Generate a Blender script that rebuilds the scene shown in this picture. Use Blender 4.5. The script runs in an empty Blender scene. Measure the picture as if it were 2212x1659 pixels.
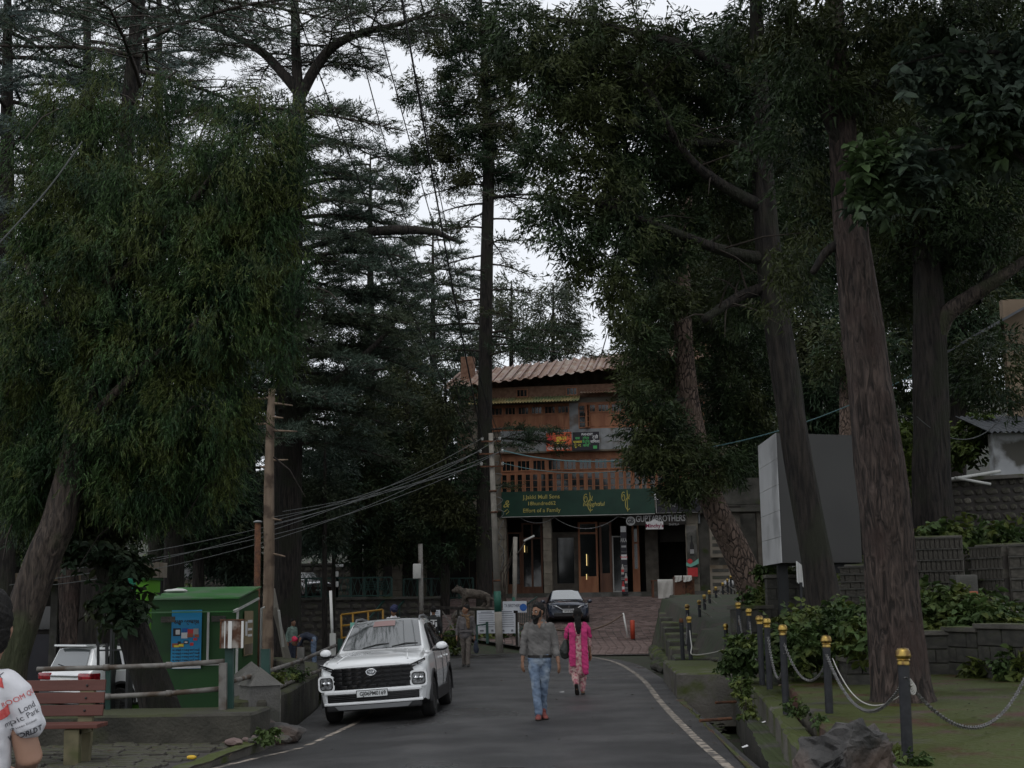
import bpy,bmesh,math,random
import numpy as np
from mathutils import Vector,Matrix,Euler,noise as mnoise
from mathutils.bvhtree import BVHTree
random.seed(7)
RNG=np.random.default_rng(11)
PI=math.pi
S=bpy.context.scene
COL=S.collection
# ------------------------------------------------------------------ camera
PITCH,ROLL,CAMH=math.radians(9.4),math.radians(-0.8),1.7
cam_data=bpy.data.cameras.new('camera')
cam=bpy.data.objects.new('camera',cam_data)
COL.objects.link(cam)
cam_data.sensor_width=36.0
FPX=2881.0  # focal length in pixels of a 2212 px wide picture
cam_data.lens=FPX/2212.0*36.0
cam_data.clip_start,cam_data.clip_end=0.1,1500.0
CAMR=Matrix.Rotation(PI/2+PITCH,3,'X')@Matrix.Rotation(ROLL,3,'Z')
cam.matrix_world=Matrix.Translation((0,0,CAMH))@CAMR.to_4x4()
S.camera=cam
# ------------------------------------------------------------------ sky and sun: overcast daylight
SUN_EL,SUN_AZ=math.radians(58),math.radians(200)
world=bpy.data.worlds.new('World');S.world=world
world.use_nodes=True
wn,wl=world.node_tree.nodes,world.node_tree.links
wn.clear()
sky=wn.new('ShaderNodeTexSky');sky.sky_type='NISHITA';sky.sun_disc=False
sky.sun_elevation=SUN_EL;sky.sun_rotation=SUN_AZ
cloud=wn.new('ShaderNodeMixRGB');cloud.inputs[0].default_value=0.88
cloud.inputs[2].default_value=(9.9,10.2,10.7,1)  # overcast: the blue of the sky nearly hidden by even cloud
bg=wn.new('ShaderNodeBackground');bg.inputs[1].default_value=0.10
wo=wn.new('ShaderNodeOutputWorld')
wl.new(sky.outputs[0],cloud.inputs[1]);wl.new(cloud.outputs[0],bg.inputs[0]);wl.new(bg.outputs[0],wo.inputs[0])
sun_d=bpy.data.lights.new('sun','SUN');sun_d.energy=0.5;sun_d.angle=math.radians(25);sun_d.color=(1,.96,.9)
sun=bpy.data.objects.new('sun',sun_d);COL.objects.link(sun)
sun.rotation_euler=Vector((math.sin(SUN_AZ)*math.cos(SUN_EL),math.cos(SUN_AZ)*math.cos(SUN_EL),math.sin(SUN_EL))).to_track_quat('Z','Y').to_euler()
S.render.engine='CYCLES'
S.cycles.max_bounces=5;S.cycles.diffuse_bounces=3;S.cycles.glossy_bounces=3
S.cycles.use_denoising=True
S.view_settings.view_transform='Standard';S.view_settings.look='None'
S.view_settings.exposure=0.0;S.view_settings.gamma=1.0
S.view_settings.use_curve_mapping=False
# ------------------------------------------------------------------ helpers: surveying the photograph
def ray(px,py):
    return CAMR@Vector(((px-1106)/FPX,(829.5-py)/FPX,-1.0))
def at(px,py,Y):
    d=ray(px,py);return Vector((0,0,CAMH))+d*(Y/d.y)
def gz(px,py,z=0.0):
    d=ray(px,py);return Vector((0,0,CAMH))+d*((z-CAMH)/d.z)
def sc(Y):
    return FPX/Y  # pixels per metre at distance Y
# ------------------------------------------------------------------ helpers: materials
MATS={}
def mat(name,c1,c2=None,scale=4.0,rough=0.75,rough2=None,metal=0.0,bump=0.0,bscale=None,stretch=(1,1,1),spec=0.4,moss=None,moss_amt=0.5,island=0.0,bright=0.5,kind='noise',detail=6.0,coat=0.0,emit=None,emit_s=0.0,c3=None,c3scale=1.0,c3amt=.5,distort=0.0,transl=0.0,sheen=0.0):
    m=bpy.data.materials.new(name);m.use_nodes=True
    nt=m.node_tree;N,L=nt.nodes,nt.links
    N.clear()
    out=N.new('ShaderNodeOutputMaterial');p=N.new('ShaderNodeBsdfPrincipled')
    L.new(p.outputs[0],out.inputs[0])
    p.inputs['Roughness'].default_value=rough;p.inputs['Metallic'].default_value=metal
    p.inputs['Specular IOR Level'].default_value=spec
    p.inputs['Coat Weight'].default_value=coat
    p.inputs['Coat Roughness'].default_value=.04
    if sheen:p.inputs['Sheen Weight'].default_value=sheen
    tc=N.new('ShaderNodeTexCoord');mp=N.new('ShaderNodeMapping');L.new(tc.outputs['Object'],mp.inputs[0])
    mp.inputs['Scale'].default_value=stretch
    c1=(*c1,1);c2=(*c2,1)if c2 else c1
    if kind=='voronoi':
        t=N.new('ShaderNodeTexVoronoi');t.feature='DISTANCE_TO_EDGE';t.inputs['Scale'].default_value=scale
        nz=N.new('ShaderNodeTexNoise');nz.inputs['Scale'].default_value=scale*.7
        ad=N.new('ShaderNodeMixRGB');ad.blend_type='ADD';ad.inputs[0].default_value=.22
        L.new(mp.outputs[0],nz.inputs[0]);L.new(mp.outputs[0],ad.inputs[1]);L.new(nz.outputs['Color'],ad.inputs[2])
        L.new(ad.outputs[0],t.inputs['Vector'])
        fac=t.outputs['Distance'];lo,hi=.0,.16
    else:
        t=N.new('ShaderNodeTexNoise');t.inputs['Scale'].default_value=scale;t.inputs['Detail'].default_value=detail
        t.inputs['Distortion'].default_value=distort
        L.new(mp.outputs[0],t.inputs['Vector'])
        fac=t.outputs['Fac'];lo,hi=.36,.64
    mr=N.new('ShaderNodeMapRange');L.new(fac,mr.inputs[0]);mr.inputs[1].default_value=lo;mr.inputs[2].default_value=hi
    mx=N.new('ShaderNodeMixRGB');mx.inputs[1].default_value=c1;mx.inputs[2].default_value=c2
    L.new(mr.outputs[0],mx.inputs[0])
    col=mx.outputs[0]
    if c3:
        t3=N.new('ShaderNodeTexNoise');t3.inputs['Scale'].default_value=c3scale;t3.inputs['Detail'].default_value=5
        L.new(tc.outputs['Object'],t3.inputs['Vector'])
        m3=N.new('ShaderNodeMapRange');L.new(t3.outputs['Fac'],m3.inputs[0]);m3.inputs[1].default_value=.62-c3amt*.35;m3.inputs[2].default_value=.72-c3amt*.3
        x3=N.new('ShaderNodeMixRGB');x3.inputs[2].default_value=(*c3,1);L.new(col,x3.inputs[1]);L.new(m3.outputs[0],x3.inputs[0])
        col=x3.outputs[0]
    if island:
        g=N.new('ShaderNodeNewGeometry');hs=N.new('ShaderNodeHueSaturation')
        v=N.new('ShaderNodeMapRange');L.new(g.outputs['Random Per Island'],v.inputs[0])
        v.inputs[3].default_value=1-island;v.inputs[4].default_value=1+island
        L.new(v.outputs[0],hs.inputs['Value']);L.new(col,hs.inputs['Color']);col=hs.outputs[0]
    if moss:
        g2=N.new('ShaderNodeNewGeometry');sx=N.new('ShaderNodeSeparateXYZ');L.new(g2.outputs['Normal'],sx.inputs[0])
        t2=N.new('ShaderNodeTexNoise');t2.inputs['Scale'].default_value=1.7;t2.inputs['Detail'].default_value=7
        L.new(tc.outputs['Object'],t2.inputs['Vector'])
        a=N.new('ShaderNodeMath');a.operation='MULTIPLY_ADD';L.new(sx.outputs[2],a.inputs[0]);a.inputs[1].default_value=.22;L.new(t2.outputs['Fac'],a.inputs[2])
        r2=N.new('ShaderNodeMapRange');L.new(a.outputs[0],r2.inputs[0]);r2.inputs[1].default_value=.82-moss_amt*.5;r2.inputs[2].default_value=.95-moss_amt*.45
        x2=N.new('ShaderNodeMixRGB');x2.inputs[2].default_value=(*moss,1);L.new(col,x2.inputs[1]);L.new(r2.outputs[0],x2.inputs[0]);col=x2.outputs[0]
    L.new(col,p.inputs['Base Color'])
    if rough2 is not None:
        tr=N.new('ShaderNodeTexNoise');tr.inputs['Scale'].default_value=scale*.35;tr.inputs['Detail'].default_value=4;L.new(mp.outputs[0],tr.inputs['Vector'])
        rr=N.new('ShaderNodeMapRange');L.new(tr.outputs['Fac'],rr.inputs[0]);rr.inputs[1].default_value=.35;rr.inputs[2].default_value=.65
        rr.inputs[3].default_value=rough;rr.inputs[4].default_value=rough2;L.new(rr.outputs[0],p.inputs['Roughness'])
    if bump:
        b=N.new('ShaderNodeBump');b.inputs['Strength'].default_value=bump;b.inputs['Distance'].default_value=.03
        if bscale:
            tb=N.new('ShaderNodeTexNoise');tb.inputs['Scale'].default_value=bscale;tb.inputs['Detail'].default_value=8;L.new(mp.outputs[0],tb.inputs['Vector'])
            L.new(tb.outputs['Fac'],b.inputs['Height'])
        else:
            L.new(mr.outputs[0],b.inputs['Height'])
        L.new(b.outputs[0],p.inputs['Normal'])
    if emit:
        p.inputs['Emission Color'].default_value=(*emit,1);p.inputs['Emission Strength'].default_value=emit_s
    if transl:
        td=N.new('ShaderNodeBsdfTranslucent');ms=N.new('ShaderNodeMixShader');ms.inputs[0].default_value=transl
        L.new(col,td.inputs[0]);L.new(p.outputs[0],ms.inputs[1]);L.new(td.outputs[0],ms.inputs[2]);L.new(ms.outputs[0],out.inputs[0])
    MATS[name]=m
    return m
# ------------------------------------------------------------------ helpers: meshes
def empty(name,loc=(0,0,0),rz=0.0):
    o=bpy.data.objects.new(name,None);COL.objects.link(o)
    o.location=loc;o.rotation_euler=(0,0,rz);o.empty_display_size=.1
    return o
def tag(o,label=None,cat=None,group=None,kind=None):
    if label:o['label']=label
    if cat:o['category']=cat
    if group:o['group']=group
    if kind:o['kind']=kind
    return o
def children_of(o):return list(o.children)
def copy_tree(o,parent=None):
    c=o.copy();COL.objects.link(c)
    if parent is not None:c.parent=parent
    for ch in children_of(o):copy_tree(ch,c)
    return c
class MB:
    """collects faces; build() links them as one mesh object"""
    def __init__(s):s.v,s.f,s.m=[],[],[];s.mi=0
    def add(s,verts,faces):
        b=len(s.v);s.v+=[tuple(v)for v in verts]
        for f in faces:s.f.append(tuple(b+i for i in f));s.m.append(s.mi)
        return s
    def box(s,c,d,rot=None,taper=1.0):
        x,y,z=d[0]/2,d[1]/2,d[2]/2
        vs=[Vector((sx*x*(taper if sz>0 else 1),sy*y*(taper if sz>0 else 1),sz*z))for sz in(-1,1)for sy in(-1,1)for sx in(-1,1)]
        if rot is not None:vs=[rot@v for v in vs]
        c=Vector(c)
        return s.add([v+c for v in vs],[(0,2,3,1),(4,5,7,6),(0,1,5,4),(2,6,7,3),(0,4,6,2),(1,3,7,5)])
    def bbox(s,c,d,b=.01,rot=None):
        """box with chamfered edges"""
        bm=bmesh.new();bmesh.ops.create_cube(bm,size=1)
        for v in bm.verts:v.co=Vector((v.co.x*d[0],v.co.y*d[1],v.co.z*d[2]))
        bmesh.ops.bevel(bm,geom=bm.edges[:],offset=b,segments=2,profile=.6,affect='EDGES')
        for v in bm.verts:
            if rot is not None:v.co=rot@v.co
            v.co+=Vector(c)
        bm.verts.index_update()
        s.add([v.co for v in bm.verts],[[v.index for v in f.verts]for f in bm.faces]);bm.free();return s
    def bar(s,a,b,w,h=None,up=(0,0,1)):
        a,b=Vector(a),Vector(b);d=b-a;h=h or w
        x=d.normalized();u=Vector(up)
        if abs(x.dot(u))>.98:u=Vector((0,1,0))
        y=u.cross(x).normalized();z=x.cross(y)
        R=Matrix((x,y,z)).transposed()
        return s.box((a+b)/2,(d.length,w,h),R)
    def tube(s,pts,r,n=8,cap=True,ell=None):
        pts=[Vector(p)for p in pts];k=len(pts)
        rs=r if hasattr(r,'__len__')else[r]*k
        T=[(pts[min(i+1,k-1)]-pts[max(i-1,0)]).normalized()for i in range(k)]
        u=Vector((0,0,1))if abs(T[0].z)<.9 else Vector((1,0,0))
        u=(u-T[0]*u.dot(T[0])).normalized();rings=[]
        for i in range(k):
            u=(u-T[i]*u.dot(T[i])).normalized();w=T[i].cross(u)
            rings.append([pts[i]+(u*math.cos(2*PI*j/n)+w*math.sin(2*PI*j/n))*rs[i]for j in range(n)])
        vs=[v for q in rings for v in q]
        fs=[(i*n+j,i*n+(j+1)%n,(i+1)*n+(j+1)%n,(i+1)*n+j)for i in range(k-1)for j in range(n)]
        if cap:fs+=[tuple(reversed(range(n))),tuple(range((k-1)*n,k*n))]
        return s.add(vs,fs)
    def lathe(s,prof,n=16,M=None):
        """prof: (radius, height) pairs turned about local z"""
        vs=[]
        for r,z in prof:
            for j in range(n):
                v=Vector((r*math.cos(2*PI*j/n),r*math.sin(2*PI*j/n),z));vs.append(M@v if M is not None else v)
        k=len(prof)
        fs=[(i*n+j,i*n+(j+1)%n,(i+1)*n+(j+1)%n,(i+1)*n+j)for i in range(k-1)for j in range(n)]
        if prof[0][0]>1e-4:fs.append(tuple(reversed(range(n))))
        if prof[-1][0]>1e-4:fs.append(tuple(range((k-1)*n,k*n)))
        return s.add(vs,fs)
    def prism(s,poly,z0,z1,M=None):
        n=len(poly);vs=[Vector((x,y,z0))for x,y in poly]+[Vector((x,y,z1))for x,y in poly]
        if M is not None:vs=[M@v for v in vs]
        return s.add(vs,[tuple(reversed(range(n))),tuple(range(n,2*n))]+[(i,(i+1)%n,n+(i+1)%n,n+i)for i in range(n)])
    def ball(s,c,r,n=10,k=6,sq=(1,1,1)):
        c=Vector(c);vs=[c+Vector((0,0,-r*sq[2]))]
        for i in range(1,k):
            a=-PI/2+PI*i/k
            for j in range(n):
                b=2*PI*j/n
                vs.append(c+Vector((r*sq[0]*math.cos(a)*math.cos(b),r*sq[1]*math.cos(a)*math.sin(b),r*sq[2]*math.sin(a))))
        vs.append(c+Vector((0,0,r*sq[2])));e=len(vs)-1
        fs=[(0,1+(j+1)%n,1+j)for j in range(n)]
        for i in range(k-2):
            fs+=[(1+i*n+j,1+i*n+(j+1)%n,1+(i+1)*n+(j+1)%n,1+(i+1)*n+j)for j in range(n)]
        fs+=[(1+(k-2)*n+j,1+(k-2)*n+(j+1)%n,e)for j in range(n)]
        return s.add(vs,fs)
    def quad(s,a,b,c,d):return s.add([a,b,c,d],[(0,1,2,3)])
    def mesh(s,name,mats,smooth=False,angle=None):
        me=bpy.data.meshes.new(name);me.from_pydata(s.v,[],s.f)
        for q in(mats if isinstance(mats,(list,tuple))else[mats]):me.materials.append(q)
        me.polygons.foreach_set('material_index',s.m)
        if smooth:
            me.polygons.foreach_set('use_smooth',[True]*len(me.polygons))
            if angle:me.set_sharp_from_angle(angle=math.radians(angle))
        me.update();return me
    def build(s,name,mats,parent=None,smooth=False,angle=None):
        o=bpy.data.objects.new(name,s.mesh(name,mats,smooth,angle));COL.objects.link(o)
        if parent is not None:o.parent=parent
        return o
def from_mesh(name,me,parent=None,loc=None,rot=None):
    o=bpy.data.objects.new(name,me);COL.objects.link(o)
    if parent is not None:o.parent=parent
    if loc is not None:o.location=loc
    if rot is not None:o.rotation_euler=rot
    return o
def rotz(a):return Matrix.Rotation(a,3,'Z')
def rock_mb(seed,d,sub=2,rough=.28):
    bm=bmesh.new();bmesh.ops.create_icosphere(bm,subdivisions=sub,radius=.5)
    off=Vector((seed*7.3,seed*3.1,seed*1.7))
    for v in bm.verts:
        n=mnoise.noise(v.co*2.2+off)*rough+mnoise.noise(v.co*5+off)*rough*.4
        q=v.co*(1+n)
        q=Vector((round(q.x*5)/5*.35+q.x*.65,round(q.y*5)/5*.35+q.y*.65,q.z))
        v.co=Vector((q.x*d[0],q.y*d[1],q.z*d[2]))
    bm.verts.index_update()
    m=MB().add([v.co for v in bm.verts],[[v.index for v in f.verts]for f in bm.faces]);bm.free();return m
def evaluated_mesh(o):
    """the mesh of an object with its modifiers applied, worked out in a scratch scene"""
    sc_=bpy.data.scenes.new('scratch')
    for c in list(o.users_collection):c.objects.unlink(o)
    ex=[m.object for m in o.modifiers if getattr(m,'object',None)]
    for q in[o]+ex:sc_.collection.objects.link(q)
    with bpy.context.temp_override(scene=sc_,view_layer=sc_.view_layers[0]):
        dg=bpy.context.evaluated_depsgraph_get();dg.update()
        me=bpy.data.meshes.new_from_object(o.evaluated_get(dg))
    for q in[o]+ex:sc_.collection.objects.unlink(q)
    bpy.data.scenes.remove(sc_);COL.objects.link(o)
    return me
def text_mesh(txt,size,font=None,align='CENTER',extrude=0.0,sx=1.0,bold=0.0,shear=0.0):
    cu=bpy.data.curves.new('lettering','FONT');cu.body=txt;cu.size=size;cu.align_x=align;cu.align_y='CENTER'
    cu.extrude=extrude;cu.offset=bold;cu.shear=shear;cu.resolution_u=3
    o=bpy.data.objects.new('lettering',cu);COL.objects.link(o)
    me=evaluated_mesh(o)
    bpy.data.objects.remove(o);bpy.data.curves.remove(cu)
    if sx!=1:
        for v in me.vertices:v.co.x*=sx
    return me
def lettering(txt,size,m,M,parent,font=None,align='CENTER',sx=1.0,bold=0.0,name='lettering',shear=0.0):
    me=text_mesh(txt,size,font,align,0,sx,bold,shear);me.materials.clear();me.materials.append(m)
    me.transform(M);o=from_mesh(name,me,parent);return o
# ------------------------------------------------------------------ helpers: foliage as numpy triangle soup
class Soup:
    def __init__(s):s.V,s.F,s.M,s.n=[],[],[],0
    def add(s,V,F,m=0):
        s.V.append(np.asarray(V,np.float32));s.F.append(np.asarray(F,np.int64)+s.n);s.M.append(np.full(len(F),m,np.int32));s.n+=len(V)
    def tris(s):return sum(len(f)for f in s.F)
    def build(s,name,mats,parent=None,smooth=False):
        V,F,M=np.concatenate(s.V),np.concatenate(s.F),np.concatenate(s.M)
        me=bpy.data.meshes.new(name)
        me.vertices.add(len(V));me.vertices.foreach_set('co',V.ravel())
        me.loops.add(len(F)*3);me.loops.foreach_set('vertex_index',F.ravel().astype(np.int32))
        me.polygons.add(len(F));me.polygons.foreach_set('loop_start',np.arange(0,len(F)*3,3,dtype=np.int32))
        me.polygons.foreach_set('material_index',M)
        if smooth:me.polygons.foreach_set('use_smooth',np.ones(len(F),bool))
        for q in mats:me.materials.append(q)
        me.update(calc_edges=True)
        return from_mesh(name,me,parent)
    def tube(s,pts,r,n=5,m=0):
        pts=np.asarray(pts,float);k=len(pts);r=np.broadcast_to(np.asarray(r,float),(k,))
        T=np.gradient(pts,axis=0);T/=np.linalg.norm(T,axis=1,keepdims=True)+1e-9
        ref=np.array([0,0,1.])if abs(T[0,2])<.9 else np.array([1.,0,0])
        u=ref-T*(T@ref)[:,None];u/=np.linalg.norm(u,axis=1,keepdims=True)+1e-9
        w=np.cross(T,u);a=np.linspace(0,2*PI,n,endpoint=False)
        V=pts[:,None]+(u[:,None]*np.cos(a)[None,:,None]+w[:,None]*np.sin(a)[None,:,None])*r[:,None,None]
        i=np.arange(k-1)[:,None]*n;j=np.arange(n)[None];j2=(j+1)%n
        A,B,C,D=i+j,i+j2,i+n+j2,i+n+j
        F=np.stack([np.stack([A,B,C],-1),np.stack([A,C,D],-1)],2).reshape(-1,3)
        s.add(V.reshape(-1,3),F,m)
    def sprays(s,tmpl,P,A,size,up=None,m=0):
        """copies of a template spray (along +x) at points P along directions A"""
        P,A=np.asarray(P,float),np.asarray(A,float);n=len(P)
        if n==0:return
        A=A/(np.linalg.norm(A,axis=1,keepdims=True)+1e-9)
        U=RNG.normal(size=(n,3))if up is None else np.asarray(up,float)+RNG.normal(size=(n,3))*.25
        Yv=np.cross(U,A);Yv/=np.linalg.norm(Yv,axis=1,keepdims=True)+1e-9
        Z=np.cross(A,Yv)
        R=np.stack([A,Yv,Z],2)*np.broadcast_to(np.asarray(size,float),(n,))[:,None,None]
        tv,tf=tmpl;k=len(tv)
        V=np.einsum('nij,kj->nki',R,tv)+P[:,None]
        F=(np.arange(n)*k)[:,None,None]+tf[None]
        s.add(V.reshape(-1,3),F.reshape(-1,3),m)
def tmpl_from(leaves):
    V,F=[],[]
    for tri in leaves:
        b=len(V);V+=list(tri);F.append((b,b+1,b+2))
    return np.array(V,float),np.array(F)
def leaflet(base,d,length,w,rng):
    base,d=np.array(base,float),np.array(d,float);d/=np.linalg.norm(d)
    side=np.cross(d,rng.normal(size=3));side/=np.linalg.norm(side)+1e-9
    return(base-side*w*.5,base+side*w*.5,base+d*length)
def make_tmpl(kind,n,seed):
    r=np.random.default_rng(seed);L=[]
    for i in range(n):
        t=(i+.3)/n
        if kind=='hang':  # drooping cord: leaflets close to the axis
            a=r.uniform(0,2*PI);sp=r.uniform(.12,.42)
            L.append(leaflet((t*.75,r.normal()*.03,r.normal()*.03),(1,sp*math.cos(a),sp*math.sin(a)),r.uniform(.22,.40),r.uniform(.045,.075),r))
        elif kind=='pad':  # flat fan of needles
            sgn=1 if i%2 else-1
            L.append(leaflet((t*.8,0,0),(.75,sgn*r.uniform(.35,1.0),r.uniform(-.25,.55)),r.uniform(.26,.48)*(1.1-t*.5),r.uniform(.06,.10),r))
        elif kind=='tuft':  # bushy scaly tuft
            a=r.uniform(0,2*PI);sp=r.uniform(.2,.9)
            L.append(leaflet((t*.5,r.normal()*.1,r.normal()*.1),(1,sp*math.cos(a),sp*math.sin(a)),r.uniform(.26,.50),r.uniform(.075,.125),r))
    return tmpl_from(L)
T_HANG=[make_tmpl('hang',8,i)for i in range(4)]
T_PAD=[make_tmpl('pad',7,10+i)for i in range(4)]
T_TUFT=[make_tmpl('tuft',7,20+i)for i in range(4)]
def leaf_tmpl(seed,n=5,spread=.9):
    """a twig of broad pointed leaves, each folded along its midrib"""
    r=np.random.default_rng(seed);V,F=[],[]
    for i in range(n):
        t=(i+.5)/n;a=r.uniform(-1.2,1.2)+(PI/2 if i%2 else-PI/2)*spread
        d=np.array([math.cos(a)*.8+.4,math.sin(a),-.35+r.normal()*.2]);d/=np.linalg.norm(d)
        sd=np.cross(d,np.array([0,0,1.]));sd/=np.linalg.norm(sd);nz=np.cross(sd,d)
        b=np.array([t*.6,0,0]);ln=r.uniform(.38,.55);w=ln*.28
        pts=[b,b+d*ln*.35+sd*w+nz*.04,b+d*ln*.75+sd*w*.7+nz*.03-np.array([0,0,.03]),b+d*ln-np.array([0,0,.08]),b+d*ln*.75-sd*w*.7+nz*.03-np.array([0,0,.03]),b+d*ln*.35-sd*w+nz*.04]
        k=len(V);V+=pts
        F+=[(k,k+1,k+2),(k,k+2,k+3),(k,k+3,k+4),(k,k+4,k+5)]
    return np.array(V),np.array(F)
T_LEAF=[leaf_tmpl(40+i)for i in range(4)]
T_LEAFS=[leaf_tmpl(60+i,3)for i in range(4)]
def ell(px,py,rx,ry,Y,ry_depth=None):
    """an ellipsoid of foliage: centre surveyed from the picture, radii in metres"""
    s=sc(Y);c=at(px,py,Y)
    return np.array(c),np.array([rx/s,ry_depth if ry_depth else(rx+ry)/2/s,ry/s])
def clump_crown(soup,ells,n_cl,per,kind,size,cl_size,m=0,droop=.5,hole=.0,inner=.35):
    """leaf sprays in clusters spread through the outer part of each ellipsoid"""
    n_cl=n_cl*.92
    vol=np.array([float(np.prod(r))**(2/3)for c,r in ells]);vol/=vol.sum()
    for(c,r),w in zip(ells,vol):
        k=max(3,int(n_cl*w))
        d=RNG.normal(size=(k,3));d/=np.linalg.norm(d,axis=1,keepdims=True)
        rad=inner+(1-inner)*RNG.random((k,1))**.6
        C=c+d*r*rad
        keep=RNG.random(k)>hole;C,d=C[keep],d[keep];k=len(C)
        lean=d*np.array([1,1,.35])
        idx=np.repeat(np.arange(k),per)
        if kind=='hang':
            off=RNG.normal(size=(len(idx),3))*np.array([.36,.36,.50])*cl_size
            A=lean[idx]*.45+np.array([0,0,-1.0])+RNG.normal(size=(len(idx),3))*.42;T=T_HANG
        elif kind=='pad':
            off=RNG.normal(size=(len(idx),3))*np.array([.7,.7,.13])*cl_size
            A=lean[idx]*1.0+np.array([0,0,-.12])+RNG.normal(size=(len(idx),3))*np.array([.6,.6,.12]);T=T_PAD
        elif kind=='leaf':
            off=RNG.normal(size=(len(idx),3))*.55*cl_size
            A=lean[idx]+np.array([0,0,-.3])+RNG.normal(size=(len(idx),3))*.5;T=T_LEAF
        else:
            off=RNG.normal(size=(len(idx),3))*np.array([.5,.5,.42])*cl_size
            A=lean[idx]*.9+np.array([0,0,-droop])+RNG.normal(size=(len(idx),3))*.45;T=T_TUFT
        P=C[idx]+off
        sz=size*RNG.uniform(.65,1.3,len(idx))
        pick=RNG.integers(0,len(T),len(idx))
        for q in range(len(T)):
            s_=pick==q
            soup.sprays(T[q],P[s_],A[s_],sz[s_],up=np.array([0,0,1.])if kind in('pad','leaf')else None,m=m)
def poly_at(t,pts):
    """point at fraction t of a polyline"""
    pts=np.asarray(pts,float);seg=np.linalg.norm(np.diff(pts,axis=0),axis=1);cum=np.concatenate([[0],np.cumsum(seg)]);L=cum[-1]*np.clip(t,0,1)
    return np.array([np.interp(L,cum,pts[:,i])for i in range(3)]).T
def smooth_poly(pts,n):
    """Catmull-Rom through pts"""
    P=[Vector(p)for p in pts];P=[P[0]*2-P[1]]+P+[P[-1]*2-P[-2]];out=[]
    seg=len(P)-3
    for i in range(n):
        t=i/(n-1)*seg;k=min(int(t),seg-1);u=t-k
        a,b,c,d=P[k:k+4]
        out.append(.5*((2*b)+(c-a)*u+(2*a-5*b+4*c-d)*u*u+(3*b-a-3*c+d)*u**3))
    return out
def trunk_obj(pts,radii,m,parent,name='trunk',sides=18,rings=40,ridge=.06,knots=(),flare=0.0,seed=0,ridge_f=7):
    """a tapered trunk with furrowed bark; knots are (fraction, angle, size)"""
    C=smooth_poly(pts,rings);R=np.interp(np.linspace(0,1,rings),np.linspace(0,1,len(radii)),radii)
    mb=MB();vs=[];T0=None
    u=Vector((1,0,0))
    for i,c in enumerate(C):
        T=(C[min(i+1,rings-1)]-C[max(i-1,0)]).normalized()
        u=(u-T*u.dot(T)).normalized();w=T.cross(u);f=i/(rings-1)
        for j in range(sides):
            a=2*PI*j/sides
            q=Vector((math.cos(a)*ridge_f*.35,math.sin(a)*ridge_f*.35,f*3+seed))
            h=1+ridge*2.0*mnoise.noise(q)+ridge*mnoise.noise(q*3)
            if flare:h+=flare*max(0,1-f*rings/(rings*.16))**2*(.75+.5*math.sin(a*5+seed)*1.0)
            for(kf,ka,ks)in knots:
                dd=((f-kf)*(C[-1]-C[0]).length/(ks*2))**2+((((a-ka+PI)%(2*PI))-PI)*R[i]/ks)**2
                if dd<4:h+=(math.exp(-dd)-.75*math.exp(-dd*6))*ks/R[i]*.55
            vs.append(c+(u*math.cos(a)+w*math.sin(a))*R[i]*h)
    fs=[(i*sides+j,i*sides+(j+1)%sides,(i+1)*sides+(j+1)%sides,(i+1)*sides+j)for i in range(rings-1)for j in range(sides)]
    fs.append(tuple(range((rings-1)*sides,rings*sides)))
    mb.add(vs,fs)
    return mb.build(name,m,parent,smooth=True)
# ------------------------------------------------------------------ materials
mat('asphalt',(.027,.0265,.027),(.058,.0565,.056),scale=1.1,rough=.26,rough2=.66,bump=.5,bscale=70,spec=.42,c3=(.023,.0225,.0225),c3scale=.7,c3amt=.5,detail=12)
mat('earth',(.022,.018,.013),(.045,.036,.026),scale=3,bump=1.0,bscale=5,moss=(.022,.032,.012),moss_amt=.42)
mat('paint_line',(.30,.25,.20),(.42,.37,.31),scale=9,rough=.7,c3=(.09,.082,.075),c3scale=7,c3amt=.55)
mat('brick_paver',(.135,.092,.082),(.23,.17,.155),scale=1.5,rough=.42,rough2=.7,bump=.3,bscale=40,spec=.4)
mat('brick_paver_dark',(.085,.062,.056),(.13,.095,.085),scale=1.5,rough=.4,rough2=.65,bump=.3,bscale=40,spec=.4)
mat('mortar',(.04,.036,.033),(.06,.053,.048),scale=6,rough=.8)
mat('mossy_concrete',(.075,.07,.06),(.13,.12,.105),scale=1.6,rough=.7,bump=.5,bscale=22,moss=(.055,.07,.012),moss_amt=.62)
mat('wet_slab',(.035,.032,.028),(.095,.085,.072),scale=1.9,rough=.30,rough2=.75,bump=.8,bscale=14,moss=(.050,.062,.008),moss_amt=.52,c3=(.070,.026,.018),c3scale=.5,c3amt=.7,distort=.6)
mat('concrete',(.10,.097,.09),(.17,.163,.15),scale=2.2,rough=.8,bump=.5,bscale=30,c3=(.06,.06,.05),c3scale=1.2,c3amt=.5)
mat('dark_concrete',(.045,.044,.038),(.085,.08,.07),scale=2.2,rough=.85,bump=.5,bscale=26,moss=(.04,.055,.015),moss_amt=.5)
mat('cobble',(.055,.05,.043),(.095,.087,.075),scale=3,rough=.55,rough2=.8,bump=.4,bscale=30,moss=(.05,.055,.02),moss_amt=.35)
mat('wall_stone',(.06,.055,.045),(.11,.1,.085),scale=3,rough=.85,bump=.6,bscale=18,moss=(.04,.05,.018),moss_amt=.45,island=.0)
mat('wall_stone_pale',(.13,.12,.095),(.2,.185,.15),scale=3,rough=.85,bump=.5,bscale=18)
mat('rock',(.03,.029,.028),(.078,.073,.07),scale=3.4,rough=.7,bump=1.0,bscale=11,c3=(.085,.06,.047),c3scale=1.3,c3amt=.4)
mat('black_void',(.008,.008,.008),rough=.9)
def pw(x,xs,ys):return np.interp(x,xs,ys)
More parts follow.
